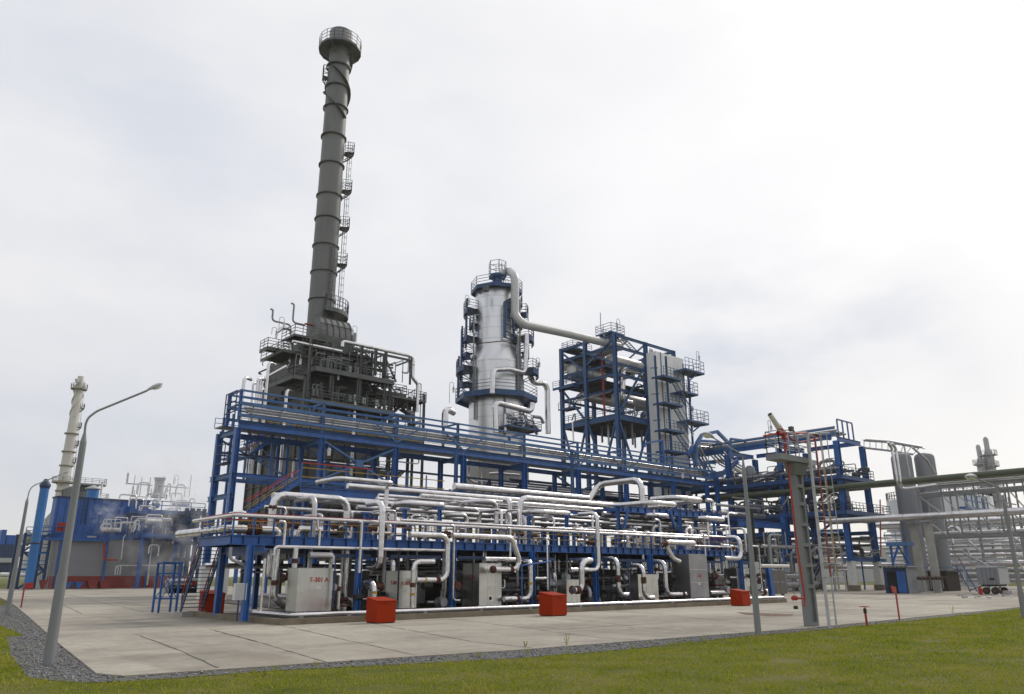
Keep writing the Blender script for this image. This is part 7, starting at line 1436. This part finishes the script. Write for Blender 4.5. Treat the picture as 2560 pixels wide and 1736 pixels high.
for k, a in enumerate((.15, 1.0, 2.1)): x_ = L_a.x+(R_a.x-L_a.x)/2+((R_a.x-L_a.x)*.5+.35)*math.cos(a)+.15; MB().bar((x_, L_a.y-.65*math.sin(a), zz0), (x_, L_a.y-.65*math.sin(a), zz1), .035).build('cage_bar', YEL if k == 0 else GALV, ld_)
MB().tube([LP('R1', 1730, 400), LP('R1', 2000, 372), LP('R1', 2035, 385), LP('R1', 1820, 412)], .025, 6, bend=.05).build('top_hoop', LGREY, ld_)
MB().box(LP('R1', 1795, 420).x, LP('R1', 1880, 420).x, TY-.9, TY-.7, LP('R1', 1840, 430).z, LP('R1', 1840, 412).z).build('top_plate', RUST, ld_)
# red hydrant post with hand wheel on the grass
p = AT(2168, 1567, Z=0); hy = T('hydrant_post', 'short red valve post with a flat hand wheel standing in the grass', 'hydrant', (p.x, p.y, 0)); tp = SOLVE(p, 2, py=1517)
MB().tube([p, Vector((p.x-.02, p.y, tp.z-.05))], .055, 8).build('post', RED, hy); MB().cyl((p.x-.02, p.y, tp.z-.3), (p.x-.02, p.y, tp.z-.1), .08, n=10).build('bonnet', DARK2, hy)
m = MB(); rng_ = [Vector((p.x-.03+.22*math.cos(a), p.y+.22*math.sin(a), tp.z)) for a in [i*math.pi/8 for i in range(17)]]; m.tube(rng_, .018, 6, bend=.01, cap=False); m.bar(rng_[0], rng_[8], .03); m.bar(rng_[4], rng_[12], .03); m.build('hand_wheel', RED, hy); MB().bar((p.x+.12, p.y, 0), (p.x+.06, p.y, tp.z), .012).build('guide_rod', DARK, hy)
# bent red sign post
p = AT(2249, 1551, Z=0); tp = SOLVE(p, 2, py=1468); sp = T('sign_post', 'red post bent at the top holding a small red plate, right of the hand wheel', 'sign post', (p.x, p.y, 0))
MB().bar(p, tp, .07).build('post', RED, sp); c = AT(2231, 1474, Y=p.y); MB().extr([(c.x-.25, p.y-.05, c.z+.2), (tp.x+.03, p.y-.05, tp.z), (tp.x, p.y-.05, c.z-.2), (c.x-.12, p.y-.05, c.z-.15)], (0, .04, 0)).build('plate', RED, sp)
p = AT(1990, 1523, Z=YT); solo(MB().lathe((p.x, p.y, YT), [(.15, 0), (.17, .12), (.12, .22), (.01, .24)], 12), 'floor_cap', BLACK, 'small black round cap lying on the yard left of the tower', 'cap')
p = [AT(a, b, Z=YT+.006) for a, b in ((1840, 1531), (1985, 1536), (1978, 1540), (1920, 1541), (1862, 1537))]; m = MB(); m.add(p, [(0, 4, 3, 2, 1)]); o = struct(m, 'rust_stain', M('rust_stain_patch', (.13, .075, .05), .9, var=.4, scale=2))
# ================================================================== street lamps
LM = M('lamp_post_steel', (.235, .245, .25), .5, .35, var=.1, scale=1.5, streak=True)
def street_lamp(px, pb, ys_up, arm, head, lab, r0=.155, pxs=None, dist=None):
    """px,pb foot; ys_up = rows of sleeve and pole top; arm = list of pixels"""
    b = AT(px, pb, Z=.02) if dist is None else AT(px, pb, Z=.02)
    t = T('street_lamp', lab, 'street lamp', b, 'street lamps on tapered grey poles')
    zs = [SOLVE(b, 2, py=y).z for y in ys_up]
    MB().cyl(b, Vector((b.x, b.y, zs[0])), r0, r2=r0*.9, n=18).build('pole_sleeve', LM, t)
    MB().cyl((b.x, b.y, zs[0]), (b.x, b.y, zs[1]), r0*.77, r2=r0*.6, n=18).build('pole', LM, t)
    MB().cyl((b.x, b.y, zs[1]), (b.x, b.y, zs[2]), r0*.6, r2=r0*.27, n=14).build('pole_cone', LM, t)
    A = [Vector((b.x, b.y, zs[2]-.05))]+[AT(x, y, Y=b.y) for x, y in arm]
    MB().tube(A, r0*.22, 8, bend=.6, seg=6).build('arm', LM, t)
    h0, h1 = AT(*head[0], Y=b.y), AT(*head[1], Y=b.y); d = (h1-h0); L = d.length; d.normalize(); up = Vector((0, 0, 1)); sd_ = d.cross(up).normalized(); u2 = sd_.cross(d)
    vs = []; sec = [(0, .03, .035), (.18, .075, .07), (.45, .13, .10), (.75, .15, .10), (.93, .10, .06), (1, .02, .02)]; sc = L/.62
    for u, w, h in sec: vs += [h0+d*u*L+sd_*w*sc*math.cos(a)+u2*h*sc*(math.sin(a) if math.sin(a) > 0 else .35*math.sin(a)) for a in [i*math.pi/6 for i in range(12)]]
    fs = [(i*12+k, i*12+(k+1) % 12, (i+1)*12+(k+1) % 12, (i+1)*12+k) for i in range(5) for k in range(12)]
    m = MB(); m.add(vs, fs, True); m.build('lamp_head', LGREY, t)
    vs = []
    for u, w, h in [(.35, .02, .02), (.45, .10, .06), (.65, .12, .09), (.85, .10, .07), (.95, .02, .02)]: vs += [h0+d*u*L+sd_*w*sc*math.cos(a)-u2*(.02+h*sc*abs(math.sin(a))) for a in [i*math.pi/7 for i in range(8)]]
    m = MB(); m.add(vs, [(i*8+k, i*8+k+1, (i+1)*8+k+1, (i+1)*8+k) for i in range(4) for k in range(7)], True); m.build('lamp_glass', GLASS, t); return t
street_lamp(120, 1663, (1434, 1106, 1083), [(214, 1060), (221, 1044), (243, 1028), (368, 977)], ((366, 978), (407, 960)), 'nearest street lamp, on the left edge of the yard, with its arm reaching right', .155)
street_lamp(18, 1536, (1420, 1256, 1245), [(73, 1228), (82, 1215), (100, 1208), (152, 1187)], ((152, 1187), (174, 1178)), 'smaller street lamp at the far left, behind the nearest one', .165)
street_lamp(1896, 1588, (1415, 1175, 1150), [(1857, 1145), (1848, 1132), (1828, 1122), (1780, 1093)], ((1785, 1096), (1758, 1084)), 'street lamp before the right end of the exchangers with its arm reaching left', .135)
street_lamp(2563, 1545, (1480, 1263, 1240), [(2513, 1230), (2500, 1220), (2440, 1196)], ((2440, 1197), (2420, 1192)), 'street lamp at the right edge in front of the lattice bridge', .17)
# red hydrant sign by the far left lamp
p = AT(52, 1521, Z=0); tp = AT(60, 1467, Y=p.y); t = T('sign_post', 'red post with a small red plate beside the far left street lamp', 'sign post', (p.x, p.y, 0)); MB().bar(p, Vector((p.x, p.y, tp.z)), .1).build('post', RED, t); MB().box(p.x, p.x+.6, p.y-.06, p.y, tp.z-.15, tp.z+.3).build('plate', RED, t)
# ================================================================== plant on the left
BLY = 183.0
def BP(x, y, Y=BLY): return ZP('L9', x, y, Y=Y)
bl = T('plant_building', 'big blue and light grey industrial building with a dark red base at the left', 'building', (BP(340, 1490).x, BLY, 0))
xa, xb = BP(340, 1490).x, BP(1200, 1490).x; zg0, zg1, zg2 = BP(400, 1420).z, BP(700, 1150).z, BP(500, 905).z
yb5 = SOLVE(Vector((xa, BLY+10, 12)), 1, px=108).y
m = MB(); m.box(xa, xb, BLY, yb5, zg0, zg1-.9); m.build('grey_wall', WALLG, bl); MB().box(xa-.1, xb, BLY-.2, yb5, 0, zg0).build('red_base', WALLR, bl)
MB().box(xa-.1, xb, BLY-.3, BLY-.002, zg1-.9, zg1).build('blue_band', SHEET, bl)
xu = BP(990, 1000).x; xul = BP(355, 1000).x; yu5 = SOLVE(Vector((xul+.5, BLY+3, zg2)), 1, px=133).y; MB().box(xul+.5, xu, BLY+2, yu5, zg1-.9, zg2).build('blue_upper_wall', SHEET, bl); MB().box(xul+.3, xu+.2, BLY+1.8, yu5+.1, zg2, zg2+.35).build('roof_edge', NAVY, bl)
for px in (385, 690, 970): x = BP(px, 1300).x; MB().box(x-.2, x+.2, BLY-.45, BLY-.21, 0, zg1-.9).build('wall_post', SHEET, bl)
m = MB(); 
for k in range(14): x = xul+1+k*(xu-xul)/14; m.box(x-.04, x+.04, BLY+1.93, BLY+1.995, zg1, zg2)
m.build('panel_joint', NAVY, bl)
m = MB(); y = BLY+3
zs5 = AT(109, 1300, X=xa).z
while y < yb5: m.box(xa-.25, xa-.152, y-.12, y+.12, 0, zg2-1-(zg2-1-zs5)*(y-yu5)/(yb5-yu5) if y > yu5 else zg1-.9); y += 1.6
m.build('side_rib', LGREY, bl); MB().extr([(xa-.15, yu5+.01, 0), (xa-.15, yb5, 0), (xa-.15, yb5, zs5), (xa-.15, yu5+.01, zg2-1)], (20, 0, 0)).build('side_wall', LGREY, bl)
text_mesh('БЫТ №187', 1.2, WHITE, bl, 'wall_lettering', (BP(602, 1132).x, BLY-.33, (zg1+zg1-.9)/2), depth=.01) if 0 else None
m = MB(); random.seed(2); x = BP(575, 1133).x
for k in range(8): w = random.uniform(.13, .2); m.box(x, x+w, BLY-.34, BLY-.301, zg1-.62, zg1-.3); x += w+.05
m.build('wall_lettering', WHITE, bl)
MB().box(BP(370, 1100).x, BP(437, 1100).x, BLY-.6, BLY-.31, BP(400, 1130).z, BP(400, 1070).z).build('red_panel', REDBOX, bl)
MB().rail([(xa-4, BLY-.8, zg1-.9), (xa+9, BLY-.8, zg1-.9)], h=2.2, step=2, r=.08, mids=1).build('railing', BLUE, bl); MB().box(xa-4, xa+9, BLY-1.2, BLY-.31, zg1-1.4, zg1-.9).build('walkway', BLUE, bl)
a, b = BP(545, 1080, BLY+1.6), BP(558, 900, BLY+1.6); MB().ladder((a.x, BLY+1.6, a.z), (a.x, BLY+1.6, b.z), (1, 0, 0), .9, .9, .07).build('ladder', NAVY, bl)
for lab, pts, mt, r in (('red pipe bent like an L on the grey wall of the left building', [(685, 1205), (680, 1312), (768, 1314)], RED, .2), ('white pipe crook hanging on the grey wall right of the red pipe', [(825, 1147), (812, 1165), (795, 1310)], WHITE, .12), ('long white downpipe on the grey wall of the left building', [(1000, 1130), (1003, 1170), (965, 1480)], WHITE, .16), ('low white rail pipe in front of the grey wall', [(755, 1410), (760, 1350), (1040, 1350), (1250, 1348)], WHITE, .12)):
    pipe3(lab, r, [BP(x, y, BLY-2) for x, y in pts], mt, n=8, seams=False, bend=.8)
for k in range(3): pipe3('short white vent stub under the low white rail pipe', .1, [BP(762+k*16, 1352, BLY-2.5), BP(755+k*16, 1412, BLY-2.5)], WHITE, 'vent stubs on the grey wall', n=8, seams=False)
# bins at its foot
for (x0, x1, y0, y1, mt, lab) in ((563, 640, 1452, 1508, WALLR, 'large orange-red skip at the foot of the grey wall, left'), (640, 722, 1450, 1498, WALLR, 'orange-red skip at the foot of the grey wall, right'), (420, 465, 1475, 1500, BLUE, 'low blue bin at the wall foot, left'), (480, 535, 1472, 1498, BLUE, 'low blue bin at the wall foot, right'), (262, 305, 1450, 1490, WALLR, 'orange-red bin beside the blue chimney')):
    a, b = BP(x0, y1, BLY-6), BP(x1, y0, BLY-6); t = T('skip', lab, 'skip', (a.x, BLY-6, 0)); h = max(b.z-YT, 1.2)
    mb = MB(); mb.extr([(a.x+.5, BLY-7, YT+.1), (b.x-.5, BLY-7, YT+.1), (b.x, BLY-7, YT+h), (a.x, BLY-7, YT+h)], (0, 2.6, 0)); mb.build('skip_body', mt, t); MB().box(a.x-.1, b.x+.1, BLY-7.1, BLY-4.3, YT+h+.001, YT+h+.15).build('rim', mt, t)
# blue chimney
bc = T('blue_chimney', 'thick bright blue chimney pipe with a small cap beside the left building', 'chimney', (BP(190, 1470, 186).x, 186, 0)); c = BP(188, 1465, 178); tp = SOLVE(c, 2, py=zy('L9', 845)); r = .82
BCH = M('chimney_blue_paint', (.02, .15, .42), .4, var=.12, scale=.3)
MB().cyl((c.x, c.y, 0), (c.x, c.y, tp.z), r, n=28).build('chimney_pipe', BCH, bc); MB().lathe((c.x, c.y, tp.z), [(r*.95, 0), (r*1.25, .5), (r*1.25, .7), (.3, 1.9)], 28).build('chimney_cap', NAVY, bc)
for k in range(8): MB().bar((c.x+r*.98*math.cos(k*.785), c.y+r*.98*math.sin(k*.785), tp.z-.1), (c.x+r*1.0*math.cos(k*.785), c.y+r*1.0*math.sin(k*.785), tp.z+.55), .12).build('cap_strut', NAVY, bc)
MB().lathe((c.x, c.y, tp.z*.45), [(r, -.2), (r*1.12, -.1), (r*1.12, .1), (r, .2)], 28).build('chimney_ring', NAVY, bc); MB().lathe((c.x, c.y, 0), [(r*1.2, 0), (r*1.2, .6), (r, .6)], 28).build('chimney_foot', NAVY, bc)
# blue stairs and frames between
fr = T('side_frame', 'blue steel stairs and frames between the blue chimney and the left building', 'steel frame', (xa-4, BLY+2, 0))
for x in (xa-6, xa-1.5):
    for y in (BLY+1, BLY+9): MB().bar((x, y, 0), (x, y, zg1), .5).build('post', NAVY, fr)
for zz in (zg1*.35, zg1*.65, zg1-.5): MB().bar((xa-6, BLY+1, zz), (xa-1.5, BLY+1, zz), .4).build('beam', BLUE, fr); MB().rail([(xa-6, BLY+1, zz+.2), (xa-1.5, BLY+1, zz+.2)], h=1.4, step=1.5, r=.07, mids=1).build('railing', BLUE, fr)
for k in range(3): MB().stairs((xa-6+(k % 2)*4.2, BLY+.4, k*zg1/3), (xa-6+((k+1) % 2)*4.2, BLY+.4, (k+1)*zg1/3), (0, 1, 0), 1.2, 14).build('stair_flight', NAVY, fr)
pipe3('thick white pipe pair behind the blue chimney', .9, [BP(150, 1400, 210), BP(185, 1265, 210)], WHITE, n=10)
# cream stack
cy_ = 262.0; cb_ = AT(153, 1245, Y=cy_); cst = T('cream_stack', 'tall cream stack with spiral strakes and round platforms far at the left', 'chimney', (cb_.x, cy_, 0))
tpz = SOLVE(cb_, 2, py=942).z; rt_ = 1.15; rbm = 1.75
MB().lathe((cb_.x, cy_, 0), [(rbm*1.3, 0), (rbm, tpz*.35), (rt_*1.12, tpz*.8), (rt_, tpz*.93), (rt_*.75, tpz*.985), (rt_*.75, tpz)], 28).build('stack_shell', CREAM, cst)
def cz(py): return SOLVE(cb_, 2, py=py).z
ringplat(cst, (cb_.x, cy_), rt_*.9, rt_*2.0, cz(972), 0, 6.28318, M('cream_platform', (.33, .31, .26), .6), seg=10, h=1.3, edge=.35, r=.05); ringplat(cst, (cb_.x, cy_), rbm*.9, rbm*1.8, cz(1205), 0, 6.28318, MATS['cream_platform'], seg=10, h=1.3, edge=.4, r=.05)
ra2 = math.atan2(-cy_, -cb_.x)+math.pi/2
for py in (1020, 1067, 1112, 1155): ringplat(cst, (cb_.x, cy_), rt_*.9, rt_*2.0, cz(py), ra2-.3, ra2+.8, MATS['cream_platform'], seg=3, h=1.3, edge=.25, r=.05)
o_ = Vector((math.cos(ra2), math.sin(ra2), 0)); MB().ladder(Vector((cb_.x, cy_, cz(1200)))+o_*rbm*1.3, Vector((cb_.x, cy_, cz(985)))+o_*rt_*1.3, (-o_.y, o_.x, 0), 0.6, 1.2, .05).build('ladder', MATS['cream_platform'], cst)
for j in range(3):
    pv = []; nn = 50; za_, zb2 = cz(1045), cz(948)
    for k in range(nn+1):
        zz = za_+(zb2-za_)*k/nn; a = j*2.094+k/nn*7.0
        pv += [(cb_.x+R*math.cos(a+da), cy_+R*math.sin(a+da), zz) for R, da in ((rt_*.9, -.06), (rt_*1.3, -.06), (rt_*1.3, .06), (rt_*.9, .06))]
    m = MB(); m.add(pv, [(4*k+i, 4*k+(i+1) % 4, 4*k+4+(i+1) % 4, 4*k+4+i) for k in range(nn) for i in range(4)]); m.build('spiral_strake', CREAM, cst)
for py in (1085, 1130, 1165, 1228): MB().lathe((cb_.x, cy_, cz(py)), [(rt_*1.0, -.3), (rbm*1.12, -.2), (rbm*1.12, .2), (rt_, .3)], 28).build('flange_ring', MATS['cream_platform'], cst)
# dark furnace behind, with its smaller vents
df = T('far_furnace', 'dark grey furnace block standing behind the blue wall at the left', 'furnace', (BP(600, 880, 240).x, 240, 0)); x0, x1 = BP(515, 880, 240).x, BP(640, 880, 240).x; z1 = BP(580, 815, 240).z
MB().box(x0, x1, 240, 262, 10, z1).build('furnace_box', DARK, df); gallery(df, x0-1, x1+1.5, 238.5, 241, z1, 'flr', GREY, .5, h=1.4, step=2, r=.05); gallery(df, x0-1, x1+2.5, 238.5, 241, z1-4, 'flr', GREY, .5, h=1.4, step=2, r=.05)
p = BP(605, 900, 200); q = BP(605, 855, 200); t = T('roof_vent', 'short blue roof vent with a pale conical cap on the left building', 'vent', (p.x, 200, p.z-4)); MB().cyl((p.x, 200, p.z-4), (p.x, 200, q.z), 1.3, n=20).build('vent_pipe', BCH, t); MB().lathe((p.x, 200, q.z), [(1.7, .2), (1.7, .4), (.2, 1.1)], 20).build('vent_cap', LGREY, t)
pipe3('slim white riser right of the far dark furnace', .25, [BP(660, 890, 225), BP(672, 800, 225)], WHITE, n=8)
# blue process deck right of the building
eq = T('process_deck', 'blue decks crowded with vessels and white pipes right of the left building', 'platform', (xu, BLY-4, 0))
xe_ = BP(1300, 1100).x
for zz, y0, xs__ in ((zg1+.4, BLY-6, BP(880, 1100).x), (BP(900, 985).z, BLY-3, BP(830, 985).x)):
    MB().box(xs__, xe_, y0, BLY+10, zz-.9, zz).build('deck', BLUE, eq); MB().rail([(xs__, y0, zz), (xe_, y0, zz)], h=1.8, step=3, r=.09, mids=1).build('railing', BLUE, eq)
for k in range(6): x = BP(900, 1100).x+k*7; MB().bar((x, BLY-5, 0), (x, BLY-5, zg1), .7).build('column', BLUE, eq)
for k in range(5): x = BP(850, 985).x+k*8; MB().bar((x, BLY-2, zg1), (x, BLY-2, BP(900, 985).z), .6).build('column', NAVY, eq)
x0 = BP(1000, 1000).x; MB().box(x0, xe_, BLY+2, BLY+14, zg1+.4, BP(900, 985).z-.9).build('equipment_block', NAVY, eq)
x0 = BP(885, 1040).x; MB().box(x0, x0+4.5, BLY-2, BLY+2, zg1+.4, zg1+5.5).build('blue_cabinet', SHEET, eq)
zt3 = BP(840, 905).z
vessel('silver horizontal vessel with round end on the blue deck, lower left plant', BP(960, 1060, BLY-4), BP(1110, 1065, BLY-4), .95, CLAD); vessel('silver drum end on top of the left building', BP(1020, 945, BLY-1), BP(1030, 945, BLY-1), 1.1, CLAD); vessel('bright silver vessel at the top right of the left plant', BP(1140, 945, BLY), BP(1235, 945, BLY), .6, CLAD)
vessel('small silver vessel on the blue ledge at the left building', BP(672, 1115, BLY-3), BP(780, 1118, BLY-3), .5, CLAD2)
random.seed(41)
for k in range(70):
    px, py = random.choice([(random.uniform(660, 900), random.uniform(1085, 1135)), (random.uniform(820, 1260), random.uniform(820, 990)), (random.uniform(900, 1290), random.uniform(990, 1110)), (random.uniform(1000, 1300), random.uniform(1130, 1400))])
    p = BP(px, py, BLY-random.uniform(1, 6)); h = random.uniform(.6, 2.6); w_ = random.uniform(-3.5, 3.5); pipe3('white or silver pipe crook in the crowded left plant', random.choice([.07, .11, .17]), [p, p+Vector((0, 0, h)), p+Vector((w_, 0, h)), p+Vector((w_, 0, h*.2))], random.choice([WHITE, CLAD, CLAD, LGREY, CLAD2]), 'pipe crooks in the left plant', seams=False, n=8)
for k in range(14):
    p = BP(random.uniform(840, 1245), 900, BLY+2); h = random.uniform(1.5, 5); solo(MB().bar(p, p+Vector((0, 0, h)), .12), 'mast', random.choice([GREY, LGREY]), 'thin mast standing on the roof deck of the left plant', 'mast', 'masts on the left plant')
p = BP(832, 812, BLY+1); q = SOLVE(p, 0, px=zx('L9', 1000)); solo(MB().bar(p, q, .2), 'beam', GREY, 'long grey top beam over the left plant deck, left one', 'beam'); p = BP(1060, 830, BLY+1); q = SOLVE(p, 0, px=zx('L9', 1238)); solo(MB().bar(p, q, .18), 'beam', GREY, 'grey top beam over the left plant deck, right one', 'beam')
solo(MB().lathe(BP(1035, 905, BLY+1), [(1.5, 0), (1.0, 1.6), (1.0, 3.6), (1.3, 4.4)], 16), 'steam_stack', LGREY, 'short grey funnel with steam on the left plant roof', 'funnel')
for k in range(8):
    p = BP(1130+k*22, 1460-(k % 2)*14, 120); t = T('pump_skid', 'pale pump skid seen under the stair at the left end', 'pump', (p.x, p.y, 0), 'pump skids by the left stair'); MB().box(p.x-1, p.x+1, p.y-.7, p.y+.7, 0, .8).build('skid_base', CONC, t); MB().cyl((p.x-.8, p.y, 1.5), (p.x+.7, p.y, 1.5), .6, n=12).build('motor', random.choice([CLAD, GREY, BLUE, REDBOX]), t)
dk = T('dark_process_frame', 'dark blue process frame behind the steam at the right of the left plant', 'steel frame', (BP(1260, 1100).x, 170, 0))
x0, x1 = BP(1215, 1100, 170).x, BP(1330, 1100, 170).x
for x in np.linspace(x0, x1, 4): MB().bar((x, 170, 0), (x, 170, BP(1260, 975, 170).z), .7).build('column', NAVY, dk)
for py in (990, 1045, 1110, 1190, 1300): zz = BP(1260, py, 170).z; MB().box(x0, x1, 169.5, 176, zz-.6, zz).build('deck', NAVY, dk)
MB().box(x0+1, x1-1, 172, 178, BP(1260, 1110, 170).z, BP(1260, 1000, 170).z).build('equipment_block', M('dark_blue_block', (.01, .02, .05), .7), dk)
# far blue buildings at the left edge
fb_ = T('far_building', 'far dark blue building with a stepped roof at the left edge', 'building', (BP(60, 1380, 300).x, 300, 0))
def FB(x0, x1, y0, y1, Y, mt, nm): MB().box(BP(x0, y0, Y).x, BP(x1, y0, Y).x, Y, Y+20, max(0, BP(x0, y1, Y).z), BP(x0, y0, Y).z).build(nm, mt, fb_)
FB(15, 48, 1115, 1230, 300, SHEET, 'stair_head'); FB(48, 150, 1150, 1230, 301, SHEET, 'upper_wall'); FB(-40, 170, 1210, 1290, 298, NAVY, 'middle_wall'); FB(-40, 120, 1290, 1425, 297, NAVY, 'lower_wall'); FB(-40, 100, 1300, 1330, 296, LGREY, 'pale_band')
pipe3('inclined grey conveyor duct behind the far left lamp', 1.6, [BP(150, 1200, 250), BP(212, 1145, 250)], GREY, n=8); pipe3('white horizontal line before the far blue building', .7, [BP(0, 1412, 280), BP(165, 1412, 280)], WHITE, n=8, seams=False)
# ------------------------------------------------------------------ steam
def steam(px, py, Y, sx, sy, sz, dens, lab, seed):
    dens *= .45
    c = BP(px, py, Y); m = MB(); m.lathe((0, 0, 0), [(math.sin(a)*1.0+.001, -math.cos(a)) for a in [i*math.pi/10 for i in range(11)]], 16)
    m.v = [(c.x+x*sx, c.y+y*sy, c.z+z*sz) for x, y, z in m.v]
    mt = bpy.data.materials.new('steam_vapour'); mt.use_nodes = True; t = mt.node_tree; t.nodes.clear(); o = N('ShaderNodeOutputMaterial', t); v = N('ShaderNodeVolumePrincipled', t); v.inputs['Color'].default_value = (.96, .96, .97, 1); v.inputs['Anisotropy'].default_value = .2
    g = N('ShaderNodeTexCoord', t); n = N('ShaderNodeTexNoise', t, noise_dimensions='4D'); n.inputs['W'].default_value = seed; n.inputs['Scale'].default_value = 2.2/max(sx, sz)*1.6; n.inputs['Detail'].default_value = 4; n.inputs['Distortion'].default_value = .6; t.links.new(g.outputs['Object'], n.inputs[0])
    mpn = N('ShaderNodeMapping', t); mpn.inputs['Location'].default_value = (0, 0, -1); mpn.inputs['Scale'].default_value = (1/sx, 1/sy, 1/sz); t.links.new(g.outputs['Object'], mpn.inputs[0]); ln = N('ShaderNodeVectorMath', t, operation='LENGTH'); t.links.new(mpn.outputs[0], ln.inputs[0])
    fo = N('ShaderNodeMapRange', t); fo.inputs['From Min'].default_value = 1.0; fo.inputs['From Max'].default_value = .25; t.links.new(ln.outputs['Value'], fo.inputs[0])
    mr = N('ShaderNodeMapRange', t); mr.inputs['From Min'].default_value = .48; mr.inputs['From Max'].default_value = .72; mr.inputs['To Max'].default_value = dens; t.links.new(n.outputs[0], mr.inputs[0]); mu = N('ShaderNodeMath', t, operation='MULTIPLY'); t.links.new(fo.outputs[0], mu.inputs[0]); t.links.new(mr.outputs[0], mu.inputs[1]); t.links.new(mu.outputs[0], v.inputs['Density']); t.links.new(v.outputs[0], o.inputs['Volume'])
    ob = solo(m, 'steam', mt, lab, 'steam', kind='stuff')
steam(1130, 800, BLY-6, 15, 8, 8, .28, 'pale steam drifting above the left plant roof', 1.0); steam(1150, 1215, BLY-14, 14, 6, 11, .42, 'white steam before the grey wall beside the stair', 4.0); steam(710, 1030, BLY-6, 4, 3, 5, .9, 'small steam puff on the blue wall', 7.3)
steam(1290, 930, BLY-8, 10, 6, 8, .5, 'steam behind the left end of the rack', 9.3)

# ================================================================== thin haze in the air
HAZE = 0.00014
hm = bpy.data.materials.new('haze_air'); hm.use_nodes = True; t = hm.node_tree; t.nodes.clear(); o = N('ShaderNodeOutputMaterial', t); v = N('ShaderNodeVolumePrincipled', t)
v.inputs['Color'].default_value = (.93, .94, .96, 1); v.inputs['Density'].default_value = HAZE; v.inputs['Anisotropy'].default_value = .3; t.links.new(v.outputs[0], o.inputs['Volume'])
hz = MB().box(-3100, 3600, -1100, 5100, -1, 125); ho = solo(hz, 'haze', hm, 'thin pale haze in the air over the whole plant', 'haze', kind='stuff')
